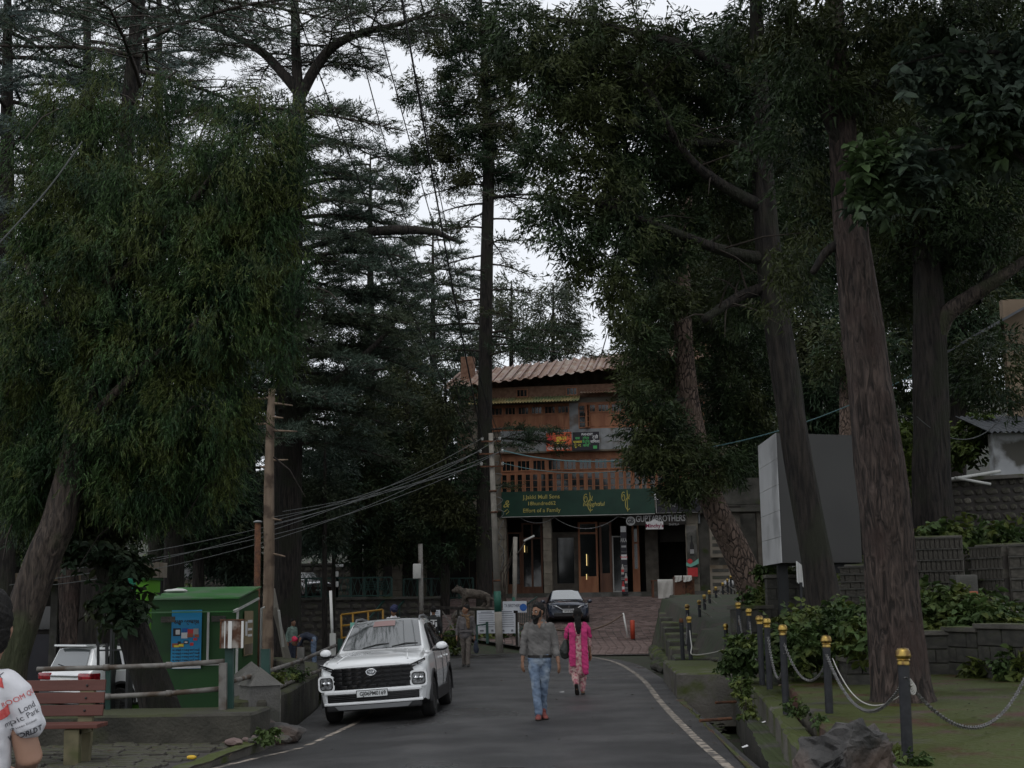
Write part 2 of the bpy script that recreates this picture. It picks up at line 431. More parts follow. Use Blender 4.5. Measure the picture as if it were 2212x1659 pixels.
EL=[(-5.2,-8),(-4.6,6),(-4.0,12),(-3.6,16),(-3.35,18.5),(-3.5,22),(-3.85,27),(-4.6,32),(-6,36.5),(-9,40),(-15,42),(-32,43)]
ER=[(2.3,-8),(2.35,8),(2.5,14),(2.72,19),(3.0,25),(3.35,32),(3.3,40),(1.9,46),(-2,51.3),(-7,54),(-15,55.5),(-32,56)]
def road_z(x,y):
    z=-0.75*float(np.clip((-x-5.5)/8.0,0,1))if y>30 else 0.0
    cam_=float(np.interp(y,[13,18,27,36],[0,1,1,0]))  # the road falls to its left kerb on the bend
    return z-.060*max(0.0,-1.1-x)*cam_
PLY,PLZ=[46,47.5,55,70,75],[0.0,.10,.95,2.05,2.1]
PXY,PXX=[30,46,55,70,76],[3.4,4.6,6.6,9.0,9.6]  # right edge of the brick square
def plaza_z(y):return float(np.interp(y,PLY,PLZ))
def sst(a,b,x):t=np.clip((x-a)/(b-a),0,1);return t*t*(3-2*t)
def ground_h(x,y):
    x,y=np.broadcast_arrays(np.asarray(x,float),np.asarray(y,float))
    h=np.full(x.shape,-0.06)
    left=x<np.interp(y,[-8,6,12,18.5,22,27,32,36.5],[-5.2,-4.6,-4,-3.5,-4.3,-4.7,-5.4,-6.6])
    h=np.where(left&(y>18.6),-.80,h)
    h=np.where((y>33)&(y<58),np.where(x<-4,-.06-.75*np.clip((-x-5.5)/8,0,1),h),h)
    h=np.where((y>12)&(y<37)&(x<-.5)&(x>-6.8),np.minimum(h,-.42),h)
    xs=np.interp(y,[20,36,46,75],[5.2,5.4,12.5,14])
    right=0.40+np.clip(x-xs,0,30)*(.14*sst(20,24,y)+.22*sst(29.3,31.5,y)+.09*sst(38,46,y))+np.clip(y-22,0,26)*.06
    h=np.where(x>np.interp(y,[-8,14,22,30,46,55,70],[3.3,3.45,4.3,4.4,4.9,6.9,9.3]),right,h)
    h=np.where((x>2.45)&(x<=np.interp(y,[-8,14,22,30,46,55,70],[3.3,3.45,4.3,4.4,4.9,6.9,9.3]))&(y<25.5),-.65,h)
    inpl=(y>=46.5)&(x>-4.2)&(x<np.interp(y,PXY,PXX)+.35)
    h=np.where(inpl,np.interp(y,PLY,PLZ)-.16,h)
    h=np.where((y>60.2)&(x<=-4.2),2.05,h)
    h=np.where(y>72,np.maximum(h,2.0),h)
    h=h+np.clip(y-92,0,120)*.16+np.clip(-x-24,0,100)*.12*(y>70)
    return h
def gh(x,y):return float(ground_h(x,y))
gx=np.unique(np.concatenate([np.arange(-20,20.01,.5),np.arange(-60,60,4),np.arange(-400,401,40)]))
gy=np.unique(np.concatenate([np.arange(-10,76,.5),np.arange(76,130,4),np.arange(130,700,40),np.array([-60,-30])]))
X,Yg=np.meshgrid(gx,gy);Zg=ground_h(X,Yg)
nx,ny=len(gx),len(gy)
mb=MB();mb.v=list(map(tuple,np.stack([X.ravel(),Yg.ravel(),Zg.ravel()],1).tolist()))
for j in range(ny-1):
    for i in range(nx-1):
        mb.f.append((j*nx+i,j*nx+i+1,(j+1)*nx+i+1,(j+1)*nx+i));mb.m.append(0)
tag(mb.build('ground',MATS['earth'],smooth=True),kind='structure')
def resample(poly,n):
    return[tuple(p)[:2]for p in poly_at(np.linspace(0,1,n),[(a,b,0)for a,b in poly])]
# road: a strip between its two kerb lines
N=140
el=resample([(p.x,p.y)for p in smooth_poly([(a,b,0)for a,b in EL],120)],N)
er=resample([(p.x,p.y)for p in smooth_poly([(a,b,0)for a,b in ER],120)],N)
mb=MB();K=9
for i in range(N):
    for k in range(K):
        t=k/(K-1);x=el[i][0]*(1-t)+er[i][0]*t;y=el[i][1]*(1-t)+er[i][1]*t
        mb.v.append((x,y,road_z(x,y)))
for i in range(N-1):
    for k in range(K-1):
        mb.f.append((i*K+k,i*K+k+1,(i+1)*K+k+1,(i+1)*K+k));mb.m.append(0)
road=tag(mb.build('road',MATS['asphalt'],smooth=True),kind='structure')
def stripe(pix,w,m,z=.004,n=60,parent=None,name='edge_line'):
    P=smooth_poly([gz(a,b,0)if len(q)==2 else Vector(q)for q in pix for a,b in[q[:2]]],n);mb=MB()
    for i,p in enumerate(P):
        T=(P[min(i+1,n-1)]-P[max(i-1,0)]).normalized();sd=Vector((T.y,-T.x,0))
        ww=w*(1+.12*mnoise.noise(Vector((i*.7,3,1))))
        for sgn in(-.5,.5):q=p+sd*ww*sgn;mb.v.append((q.x,q.y,road_z(q.x,q.y)+z))
    for i in range(n-1):mb.f.append((2*i,2*i+1,2*i+3,2*i+2));mb.m.append(0)
    return mb.build(name,m,parent)
stripe([(1640,1720),(1575,1659),(1500,1592),(1430,1520),(1395,1475),(1365,1450),(1330,1431),(1290,1421)],.11,MATS['paint_line'],parent=road)
stripe([(1288,1420.5),(1245,1416),(1200,1413),(1120,1408),(1040,1404),(980,1401)],.13,MATS['paint_line'],parent=road)
stripe([(330,1705),(425,1659),(540,1625),(640,1601),(720,1571),(785,1540),(830,1500)],.10,MATS['paint_line'],parent=road)
def slab(poly,z0,z1,m,name,kind='structure',jag=0.0,label=None,cat=None,parent=None,sub=3):
    """a slab with a worn, slightly uneven edge"""
    pts=[]
    for i,a in enumerate(poly):
        b=poly[(i+1)%len(poly)]
        L=math.hypot(b[0]-a[0],b[1]-a[1]);k=max(1,min(40,int(L/.22)))if jag else 1
        for q in range(k):
            t=q/k;x,y=a[0]+(b[0]-a[0])*t,a[1]+(b[1]-a[1])*t
            if jag:x+=mnoise.noise(Vector((x*3,y*3,1)))*jag;y+=mnoise.noise(Vector((x*3,y*3,9)))*jag
            pts.append((x,y))
    mb=MB();n=len(pts);cx=sum(p[0]for p in pts)/n;cy=sum(p[1]for p in pts)/n
    vs=[(x,y,z0)for x,y in pts]+[(x,y,z1-.03)for x,y in pts]
    ins=[]
    for i,(x,y)in enumerate(pts):
        a,b=pts[i-1],pts[(i+1)%n];t=Vector((b[0]-a[0],b[1]-a[1])).normalized()
        ins.append((x-t.y*.03,y+t.x*.03,z1+(mnoise.noise(Vector((x*2,y*2,4)))*jag*.4 if jag else 0)))
    vs+=ins
    mb.add(vs,[tuple(range(2*n,3*n))]+[(i,(i+1)%n,n+(i+1)%n,n+i)for i in range(n)]+[(n+i,n+(i+1)%n,2*n+(i+1)%n,2*n+i)for i in range(n)])
    o=mb.build(name,m,parent)
    if label:tag(o,label,cat)
    elif kind and parent is None:tag(o,kind=kind)
    return o
# side walk of old cobbles on the near left: every stone of the near rows its own part
def paver_field(parent,cells,meshes,mats_rest,limit=300,stuff_name='paving_rest',name='paver',key=None):
    """cells: (x, y, z, w, d, rot); the nearest become parts, the others one mesh"""
    cells=sorted(cells,key=key or(lambda c:math.hypot(c[0],c[1])))
    for i,(x,y,z,w,d,r)in enumerate(cells[:limit]):
        o=from_mesh(name,meshes[i*7%len(meshes)],parent);o.location=(x,y,z);o.rotation_euler=(random.gauss(0,.012),random.gauss(0,.012),r);o.scale=(w,d,1)
    if len(cells)>limit:
        mb=MB()
        for i,(x,y,z,w,d,r)in enumerate(cells[limit:]):
            mb.mi=random.randrange(len(mats_rest))
            R=rotz(r);q=[(-.5,-.5),(.5,-.5),(.5,.5),(-.5,.5)]
            dz=random.gauss(0,.003)
            vs=[R@Vector((a*w,b*d,-.05))+Vector((x,y,z))for a,b in q]+[R@Vector((a*w*.95,b*d*.93,.0+dz))+Vector((x,y,z))for a,b in q]
            mb.add(vs,[(4,5,6,7),(0,1,5,4),(1,2,6,5),(2,3,7,6),(3,0,4,7)])
        tag(mb.build(stuff_name,mats_rest,parent),kind='stuff')
def unit_block(m,seed,h=.06,cham=.05,top=0.0):
    r=random.Random(seed);mb=MB();q=[(-.5,-.5),(.5,-.5),(.5,.5),(-.5,.5)]
    j=lambda:r.uniform(-.03,.03)
    lo=[(a+j(),b+j(),-h)for a,b in q];md=[(a+j()*.5,b+j()*.5,top-.012)for a,b in q];hi=[(a*(1-cham*2)+j(),b*(1-cham*2)+j(),top+j()*.12)for a,b in q]
    mb.add(lo+md+hi,[(8,9,10,11)]+[(i,(i+1)%4,4+(i+1)%4,4+i)for i in range(4)]+[(4+i,4+(i+1)%4,8+(i+1)%4,8+i)for i in range(4)])
    return mb.mesh('paver',m)
pav=tag(MB().add([(-9,2,-.02),(-4.4,2,-.02),(-4.1,10,-.02),(-3.55,16.2,-.02),(-3.4,18.4,-.02),(-9,18.4,-.02)],[(0,1,2,3,4,5)]).build('pavement',MATS['mortar']),kind='structure')
slab([(-4.2,9),(-4.02,12),(-3.62,16),(-3.42,18.4),(-3.26,18.5),(-3.46,16),(-3.86,12),(-4.04,9)],-.5,.012,MATS['mossy_concrete'],'pavement_kerb',jag=.05)
cells=[]
y=10.0
while y<17.7:
    d=random.uniform(.16,.24);x=-9+random.uniform(0,.2)
    lim=float(np.interp(y,[6,12,16,18.5],[-4.62,-4.02,-3.62,-3.4]))-.12
    while x<lim:
        w=random.uniform(.22,.42)
        if x+w<lim+.05:cells.append((x+w/2,y+d/2,random.gauss(.012,.009)+.006*math.sin(x*3+y),w*.93,d*.9,random.gauss(0,.02)))
        x+=w
    y+=d
paver_field(pav,cells,[unit_block(MATS['cobble'],i)for i in range(8)],[MATS['cobble']],key=lambda c:abs(c[1]-15.2)+max(0,-6.2-c[0])*2,name='cobble',stuff_name='cobbles_beyond')
# brick square in front of the shops
pl=MB();ys=list(np.arange(46.0,74,.5))
def plaza_x0(y):return float(np.interp(y,[45.9,46.0,48,51.3,52.6,60],[2.1,1.95,.7,-2.0,-3.0,-3.4]))
for y in ys:
    pl.v+=[(plaza_x0(y),y,plaza_z(y)-.022),(float(np.interp(y,PXY,PXX))+.2,y,plaza_z(y)-.022)]
for i in range(len(ys)-1):pl.f.append((2*i,2*i+1,2*i+3,2*i+2));pl.m.append(0)
plaza=tag(pl.build('plaza_ground',MATS['mortar']),kind='structure')
cells=[];y=46.2;row=0
while y<70:
    x=plaza_x0(y)+.1+(row%2)*.14
    while x<float(np.interp(y,PXY,PXX)):
        cells.append((x+.14,y+.09,plaza_z(y+.09)+random.gauss(.0,.006),.262,.165,random.gauss(0,.01)));x+=.28
    y+=.18;row+=1
paver_field(plaza,cells,[unit_block(MATS['brick_paver'],i)for i in range(5)]+[unit_block(MATS['brick_paver_dark'],9+i)for i in range(2)],[MATS['brick_paver'],MATS['brick_paver'],MATS['brick_paver_dark']],stuff_name='pavers_beyond')
# gutter and stepped terraces on the right
slab([(2.75,5),(14,5),(14,21.9),(4.35,21.9),(3.96,19.9),(3.4,16.4),(2.92,13.0),(2.7,10)],-.6,.50,MATS['wet_slab'],'terrace_ground',jag=.05)
slab([(2.25,5),(2.66,5),(2.64,10),(2.88,13.02),(3.36,16.4),(3.92,19.95),(4.3,22.0),(4.75,25.2),(4.12,25.2),(3.7,21),(3.2,17.0),(2.72,13.6),(2.4,10)],-.6,.33,MATS['mossy_concrete'],'terrace_step',jag=.04)
slab([(2.6,9),(2.36,9),(2.52,13.4),(2.98,17),(3.5,21.2),(3.9,24.3),(4.1,24.3),(3.68,21.02),(3.18,17.02),(2.7,13.62)],-.6,.02,MATS['dark_concrete'],'gutter_wall',jag=.03)
slab([(2.30,5),(2.33,9),(2.36,13.4),(2.56,17.1),(2.8,21.2),(2.98,24.2),(2.80,24.2),(2.70,21),(2.50,17),(2.3,13),(2.2,5)],-.6,.012,MATS['wet_slab'],'gutter_edge',jag=.05)
slab([(2.9,24.6),(4.15,24.6),(4.4,30),(3.25,30)],-.5,.44,MATS['mossy_concrete'],'slab_bridge',jag=.07)
mb=MB()
for i in range(26):
    y=10.5+i*.55;x0=float(np.interp(y,[9,13.4,17,21.2,24.3],[2.33,2.42,2.75,3.2,3.5]))
    mb.add([v+Vector((x0+random.uniform(-.12,.12),y,-.42))for v in map(Vector,rock_mb(i,(random.uniform(.1,.22),random.uniform(.1,.3),.08),1).v)],rock_mb(i,(1,1,1),1).f)
tag(mb.build('gutter_debris',MATS['dark_concrete']),kind='stuff')
# path of broad shallow steps climbing beside the square
for i in range(13):
    y0=30+i*2.0;z=.5+i*.125;xa_,xb_=[float(np.interp(q,[30,46,55,70],[3.5,4.85,6.85,9.25]))for q in(y0,y0+2.1)]
    slab([(xa_,y0),(xa_+2.9,y0),(xb_+2.9,y0+2.1),(xb_,y0+2.1)],z-.6,z,MATS['mossy_concrete' if i%2 else 'dark_concrete'],'path_step',jag=.07)
kerb_meshes=[rock_mb(60+i,(1,1,1),2,.2).mesh('kerb_stone',MATS['mossy_concrete' if i%2 else 'dark_concrete'])for i in range(5)]
for i in range(62):
    y=34+i*.55;x=float(np.interp(y,PXY,PXX))+.12+random.gauss(0,.09);zz=max(0.0,plaza_z(y))
    o=from_mesh('kerb_stone',kerb_meshes[i%5],plaza,(x,y,zz+.10),(random.gauss(0,.1),0,random.uniform(0,3)));o.scale=(random.uniform(.42,.7),random.uniform(.35,.6),random.uniform(.28,.5))
# left: wall beside the bench, gate piers, wall beyond
mat('render_wall',(.028,.027,.021),(.062,.058,.046),scale=2.0,rough=.85,bump=.6,bscale=24,moss=(.045,.05,.02),moss_amt=.5)
o=slab([(-8.5,17.5),(-3.42,17.62),(-3.36,18.75),(-8.5,18.8)],-1.0,.37,MATS['render_wall'],'low_wall',jag=.03)
tag(o,'low mossy rendered wall running behind the red bench','wall')
o['kind']='thing'
o=slab([(-3.60,19.6),(-3.62,22),(-3.92,27),(-4.7,32.3),(-6.1,36.6),(-6.6,36.3),(-5.2,32),(-4.45,27),(-4.2,22),(-4.25,19.6)],-1.0,.40,MATS['render_wall'],'low_wall',jag=.035)
tag(o,'curving mossy kerb wall under the pipe railing beside the white car','wall');o['kind']='thing'
def pier(px,py,Y,w,h,lab):
    p=gz(px,py,0);s=sc(p.y);r=empty('gate_pier',(p.x,p.y,0),.55);tag(r,lab,'pier','concrete gate piers')
    m=MB();m.bbox((0,0,h/2),(w,w,h),.015);m.build('shaft',MATS['concrete'],r)
    m=MB();m.add([(-w*.56,-w*.56,h),(w*.56,-w*.56,h),(w*.56,w*.56,h),(-w*.56,w*.56,h),(0,0,h+w*.55)],[(3,2,1,0),(0,1,4),(1,2,4),(2,3,4),(3,0,4)])
    m.build('cap',MATS['concrete'],r);return r
mat('white_wash',(.3,.29,.26),(.12,.11,.09),scale=9,rough=.8)
a=pier(560,1571,18.2,.46,.60,'nearer squat concrete gate pier with pyramid cap at the wall end')
m=MB();m.box((.232,0,.28),(.012,.43,.5));m.build('whitewash',MATS['white_wash'],a)
pier(541,1545,19.3,.46,.60,'farther concrete gate pier with pyramid cap, behind its twin')
# ------------------------------------------------------------------ trees
mat('bark_brown',(.018,.014,.012),(.088,.068,.055),scale=15,stretch=(1,1,.16),distort=.8,rough=.9,bump=1.0,detail=9,c3=(.045,.05,.025),c3scale=.9,c3amt=.3)
mat('bark_red',(.013,.0095,.008),(.088,.064,.054),scale=16,stretch=(1,1,.20),distort=1.2,rough=.9,bump=1.0,detail=9,c3=(.052,.034,.029),c3scale=1.3,c3amt=.25)
mat('bark_dark',(.008,.0065,.006),(.034,.028,.023),scale=15,stretch=(1,1,.14),rough=.92,bump=1.0,detail=9,c3=(.02,.021,.013),c3scale=1.2,c3amt=.35)
mat('bark_plates',(.014,.010,.008),(.17,.12,.095),scale=6.5,stretch=(1.5,1.5,.62),rough=.9,bump=1.0,kind='voronoi',c3=(.12,.085,.065),c3scale=2.5,c3amt=.4)
mat('bark_bare',(.14,.10,.07),(.22,.165,.12),scale=6,stretch=(1,1,.2),rough=.85,bump=.6,c3=(.08,.055,.04),c3scale=2,c3amt=.35)
mat('twig',(.028,.022,.018),(.05,.04,.032),scale=8,rough=.9)
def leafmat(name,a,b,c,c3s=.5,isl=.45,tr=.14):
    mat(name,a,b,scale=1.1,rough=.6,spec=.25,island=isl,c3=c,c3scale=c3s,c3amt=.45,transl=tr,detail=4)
leafmat('needles_weeping',(.012,.034,.013),(.040,.078,.022),(.054,.072,.016),1.6,.65)
leafmat('needles_cedar',(.034,.054,.040),(.056,.084,.060),(.050,.066,.036),.3)
leafmat('needles_blue',(.070,.098,.092),(.115,.150,.138),(.060,.085,.055),.4)
leafmat('needles_dark',(.015,.029,.013),(.036,.060,.022),(.046,.058,.018),.6)
leafmat('needles_forest',(.019,.038,.019),(.034,.060,.028),(.05,.058,.022),.5)
leafmat('needles_hazed',(.060,.078,.056),(.085,.105,.072),(.075,.085,.05),.5)  # distance haze put into the leaf colour as a paler grey green
leafmat('leaves_broad',(.034,.052,.038),(.050,.072,.048),(.045,.075,.026),.9,.3)
leafmat('leaves_shrub',(.035,.062,.018),(.060,.100,.028),(.085,.105,.022),1.2,.35)
leafmat('leaves_yellow',(.06,.09,.015),(.09,.12,.02),(.05,.08,.02),1.2,.3)
def adopt(o,e):
    o.parent=e;o.matrix_parent_inverse=Matrix.Translation(-Vector(e.location));return o
def tree(name,label,base,cat='tree',group=None):
    e=empty(name,base);tag(e,label,cat,group);return e
def P3(l):return[at(*p)for p in l]
def limb(e,soup_pts,r,m,sides=9,rings=14,name='limb',seed=0,ridge=.05):
    o=trunk_obj(soup_pts,r,m,None,name,sides,rings,ridge,seed=seed);return adopt(o,e)
def crown(e,soup,mats,name='crown'):
    return adopt(soup.build(name,mats),e)
def bough(soup,base,az,L,rise=.1,droop=.25,width=.38,step=.55,size=.42,r0=.07,dens=1.0,start=.2,tilt=.06,kind='pad',hang=0.0):
    """one spreading cedar bough: stem, side branchlets in a flat fan, needles on top"""
    base=np.asarray(base,float);d=np.array([math.cos(az),math.sin(az),0]);sd=np.array([-d[1],d[0],0])
    t=np.linspace(0,1,8)[:,None]
    wob=np.cumsum(RNG.normal(size=(8,1))*.03*L,0)*t
    P=base+d*L*t+sd*wob+np.array([0,0,1.])*(rise*L*t-droop*L*t**2)
    soup.tube(P,np.linspace(r0,.015,8),5,1)
    nb=max(4,int(L*(1-start)/step*2));ps,as_=[],[]
    for i in range(nb):
        f=start+(1-start)*(i+RNG.random()*.7)/nb;p=poly_at(np.array([f]),P)[0]
        l=width*L*(1.05-f)*RNG.uniform(.55,1.25)+.35;sg=1 if i%2 else-1;an=RNG.uniform(.7,1.25)
        bd=d*math.cos(an)+sd*sg*math.sin(an)+np.array([0,0,RNG.normal()*.1+tilt])
        q=p+bd*l+np.array([0,0,-.12*l])
        soup.tube([p,p*.5+q*.5+[0,0,.05*l],q],[.028,.018,.008],3,1)
        k=max(3,int(l/.085*dens));u=RNG.random(k)**.75
        w=RNG.normal(size=(k,3))*np.array([.13,.13,.07])
        ps.append(p+(q-p)*u[:,None]+w+np.array([0,0,.03]));as_.append(bd+RNG.normal(size=(k,3))*np.array([.5,.5,.25])+np.array([0,0,.05-hang]))
    k=max(4,int(L/.08*dens*(1-start)));u=start+(1-start)*RNG.random(k)
    ps.append(poly_at(u,P)+RNG.normal(size=(k,3))*np.array([.1,.1,.05]));as_.append(np.tile(d,(k,1))+RNG.normal(size=(k,3))*np.array([.7,.7,.12]))
    ps,as_=np.concatenate(ps),np.concatenate(as_);n=len(ps);pick=RNG.integers(0,4,n);sz=size*RNG.uniform(.6,1.25,n)
    T=T_PAD if kind=='pad' else T_TUFT
    for j in range(4):
        m_=pick==j;soup.sprays(T[j],ps[m_],as_[m_],sz[m_],up=None,m=0)
# --- weeping cypress, leaning, near left
b=gz(36,1500,-.8);Y=22
e=tree('weeping_cypress','big weeping cypress on a leaning brown trunk behind the red bench',(at(22,1440,Y).x,Y,-.8))
adopt(trunk_obj(P3([(8,1540,Y),(22,1430,Y),(50,1330,Y),(88,1220,Y),(128,1130,Y),(150,1030,Y),(168,940,Y),(186,860,Y),(205,740,Y),(230,560,Y),(270,380,Y)]),[.30,.29,.28,.27,.25,.22,.2,.17,.1,.05],MATS['bark_brown'],None,'trunk',28,70,.09,knots=[(.33,4.4,.12),(.40,5.2,.14)],seed=3),e)
for k,l in enumerate([[(170,930,22),(300,800,21.5),(430,690,21)],[(200,760,22),(90,640,22),(40,520,22)],[(215,640,22),(380,480,21.6),(520,300,21.4)],[(160,960,22),(230,900,22.6),(330,860,23)]]):
    limb(e,P3(l),[.11,.07,.03],MATS['bark_brown'],seed=k)
s=Soup()
E=[ell(330,560,280,250,22,1.5),ell(190,430,150,180,22.4,1.4),ell(120,700,150,230,22.5,1.4),ell(480,420,170,160,21.6,1.2),ell(560,330,105,110,21.5,.9),ell(470,660,160,190,21.4,1.2),ell(320,850,200,190,22,1.3),ell(430,880,130,130,21.8,1.0),ell(560,560,95,150,21.6,1.0),ell(230,1010,230,110,22.8,1.3),ell(60,900,110,190,22.8,1.2),ell(330,1040,130,90,22.4,1.0),ell(235,200,30,80,22,.4),ell(205,260,50,70,22,.5),ell(365,215,34,70,22,.4),ell(330,280,60,60,22,.6),ell(470,230,36,50,21.6,.4),ell(545,235,30,40,21.5,.4),ell(630,260,34,46,21.4,.4),ell(648,420,26,60,21.4,.4),ell(645,610,24,60,21.4,.4),ell(600,770,40,60,21.5,.5),ell(20,760,40,90,22.5,.5),ell(470,1020,40,60,22,.5),ell(120,230,40,70,22.4,.5),ell(60,320,44,80,22.4,.5),ell(50,1040,90,80,23,.9)]
clump_crown(s,E,1080,66,'hang',.25,.37,hole=.06,inner=.45)
clump_crown(s,[ell(300,620,290,360,22.6,1.2),ell(300,960,270,140,22.9,1.0)],220,14,'hang',.5,.5,inner=0)
for i in range(60):
    c,r=E[i%len(E)];p=c+RNG.normal(size=3)*r*.5;q=p+np.array([RNG.normal()*.5,RNG.normal()*.3,-.25-.5*RNG.random()])
    s.tube([p,(p+q)/2+[0,0,.12],q],[.02,.014,.006],3,1)
crown(e,s,[MATS['needles_weeping'],MATS['twig']])
# --- second leaning cypress trunk by the kiosk
e=tree('cypress_tree','dark trunk leaning left against the green kiosk, with drooping sprays',(at(340,1545,25).x,25,-.8))
adopt(trunk_obj(P3([(352,1550,25),(318,1450,25),(282,1350,25),(250,1270,25),(222,1190,25),(205,1100,25),(195,980,25),(190,850,25)]),[.34,.31,.29,.27,.25,.22,.16,.1],MATS['bark_dark'],None,'trunk',24,50,.09,seed=8),e)
s=Soup()
clump_crown(s,[ell(195,1185,75,28,24.6,.6),ell(255,1205,50,22,24.5,.5),ell(255,1300,55,26,24.5,.4),ell(200,1120,90,60,25,.8),ell(290,1330,26,16,24.4,.3)],90,10,'leaf',.34,.2)
clump_crown(s,[ell(200,1060,220,90,25.5,1.2),ell(120,1100,110,60,25.5,1.0)],170,13,'hang',.45,.38)
crown(e,s,[MATS['needles_forest'],MATS['twig']])
# --- red barked trunk behind the parked white car
e=tree('conifer_tree','red barked trunk rising behind the parked white car by the dark building',(at(152,1395,37).x,37,-.8))
adopt(trunk_obj(P3([(155,1420,37),(150,1300,37),(142,1180,37),(138,1050,37),(130,800,37)]),[.30,.27,.25,.22,.15],MATS['bark_red'],None,'trunk',18,30,.1,seed=5),e)
s=Soup();clump_crown(s,[ell(120,900,200,220,37,2),ell(60,1110,120,70,37,1.5)],240,11,'tuft',.6,.6);crown(e,s,[MATS['needles_forest'],MATS['twig']])
# --- great cedar, forked high up, centre left
Y=50
e=tree('cedar_tree','great forked cedar with wide flat boughs, thick trunk behind the bare pole',(at(618,1400,Y).x,Y,-.8))
adopt(trunk_obj(P3([(616,1420,Y),(618,1300,Y),(621,1100,Y),(624,900,Y),(630,700,Y),(636,500,Y),(640,330,Y),(648,200,Y)]),[.62,.55,.52,.48,.36,.30,.27,.25],MATS['bark_dark'],None,'trunk',26,70,.08,flare=.25,knots=[(.66,4.6,.3),(.7,5.0,.25)],seed=12),e)
L1=P3([(648,205,Y),(612,160,Y),(560,108,Y+.5),(470,62,Y+1),(380,25,Y+1),(300,-10,Y+1)]);L2=P3([(646,210,Y),(640,120,Y),(638,40,Y),(632,-60,Y),(630,-200,Y)]);L3=P3([(652,205,Y),(680,150,Y-.3),(720,100,Y-.5),(790,68,Y-1),(870,50,Y-1),(950,15,Y-1)])
for k,(l,r)in enumerate([(L1,[.22,.2,.17,.12,.07,.04]),(L2,[.23,.2,.18,.12,.06]),(L3,[.22,.21,.2,.14,.08,.04])]):
    limb(e,l,r,MATS['bark_dark'],12,30,seed=k)
s=Soup()
for l,n,Lr in((L1,20,(1.6,3.2)),(L2,24,(2.2,4.8)),(L3,20,(1.6,3.2))):
    for i in range(n):
        f=.18+.8*i/n;p=poly_at(np.array([f]),l)[0]
        bough(s,p,i*2.4+RNG.normal()*.4,RNG.uniform(*Lr),rise=.22,droop=.22,size=.42,r0=.045,dens=.9,step=.36,start=.25)
for i in range(78):
    f=.36+.62*i/78;p=poly_at(np.array([f]),P3([(616,1420,Y),(624,900,Y),(636,500,Y),(648,200,Y)]))[0]
    az=(i*2.399)%(2*PI)
    Lb=RNG.uniform(3.0,5.2)*(1.1-.3*f)*(1.15 if math.cos(az)>0 else .9)
    bough(s,p,az,Lb,rise=.12,droop=.30,size=.50,r0=.08,dens=1.7 if f<.75 else 1.1,step=.5)
for(px,py,L,az)in[(655,470,3.6,0.1),(655,560,4.6,-.3),(650,640,5.4,.15),(650,700,5.0,-.5),(645,760,5.6,-.15),(645,830,4.2,.3),(640,880,2.6,-.9),(655,400,3.4,-.4)]:
    bough(s,at(px,py,Y),az,L,rise=.18,droop=.3,size=.5,r0=.1,dens=1.9)
crown(e,s,[MATS['needles_cedar'],MATS['twig']])
limb(e,P3([(640,900,Y),(720,830,Y-1),(790,765,Y-1.6),(850,705,Y-2)]),[.18,.15,.12,.06],MATS['bark_dark'],seed=6)
limb(e,P3([(640,545,Y),(740,512,Y),(830,498,Y-.6),(930,500,Y-1),(985,520,Y-1)]),[.1,.12,.2,.15,.04],MATS['bark_dark'],seed=7)
# --- blue-green cedars behind, left
def cedar(name,label,px,Ybase,ytop,ybot,r,mats,n,Lr,size=.45,dens=.9,lean=0,seed=0,droop=.3,rise=.12,barkm='bark_dark',f0=.12,step=.55,zb=None):
    b=at(px,1330,Ybase);zb=gh(b.x,Ybase)if zb is None else zb
    tp=at(px+lean,ytop,Ybase);base=Vector((b.x,Ybase,zb-.1));pts=[base,base.lerp(tp,.35),base.lerp(tp,.7),tp]
    e=tree(name,label,base)
    adopt(trunk_obj(pts,[r,r*.8,r*.5,r*.1],MATS[barkm],None,'trunk',14,30,.08,seed=seed),e)
    s=Soup();lo=at(px,ybot,Ybase);f0=(lo.z-zb)/(tp.z-zb)
    for i in range(n):
        f=f0+(1-f0)*(i/n)**1.0;p=poly_at(np.array([f]),pts)[0]
        bough(s,p,i*2.399+seed,RNG.uniform(*Lr)*(1.12-.85*((f-f0)/(1-f0))**1.5),rise=rise,droop=droop,size=size,r0=.07,dens=dens,step=step)
    crown(e,s,[mats,MATS['twig']]);return e
cedar('cedar_tree','blue green cedar at the left edge of the picture, behind the weeping cypress',18,36,-260,880,.34,MATS['needles_blue'],60,(3.4,5.6),.48,1.8,seed=1)
cedar('cedar_tree','blue green cedar showing its boughs above the top of the weeping cypress',345,58,-190,900,.4,MATS['needles_blue'],58,(5.0,7.4),.58,1.7,seed=2,step=.65)
cedar('cedar_tree','tall cedar filling the gap between the forked cedar and the straight conifer',800,72,330,1180,.36,MATS['needles_cedar'],62,(4.5,6.6),.68,1.5,seed=4,step=.6)
cedar('cedar_tree','pale trunked cedar standing far behind the bare pole',540,70,500,1150,.36,MATS['needles_cedar'],52,(4.2,6.2),.66,1.4,seed=5,step=.6)
cedar('cedar_tree','blue green cedar between the left edge cedar and the forked one, high up',190,50,-330,420,.36,MATS['needles_blue'],30,(4.2,6.0),.52,1.0,seed=7,step=.7)
cedar('cedar_tree','far cedar right of the forked cedar, low against the sky gap',935,88,470,1100,.36,MATS['needles_cedar'],50,(5,7),.8,1.4,seed=9,step=.7)
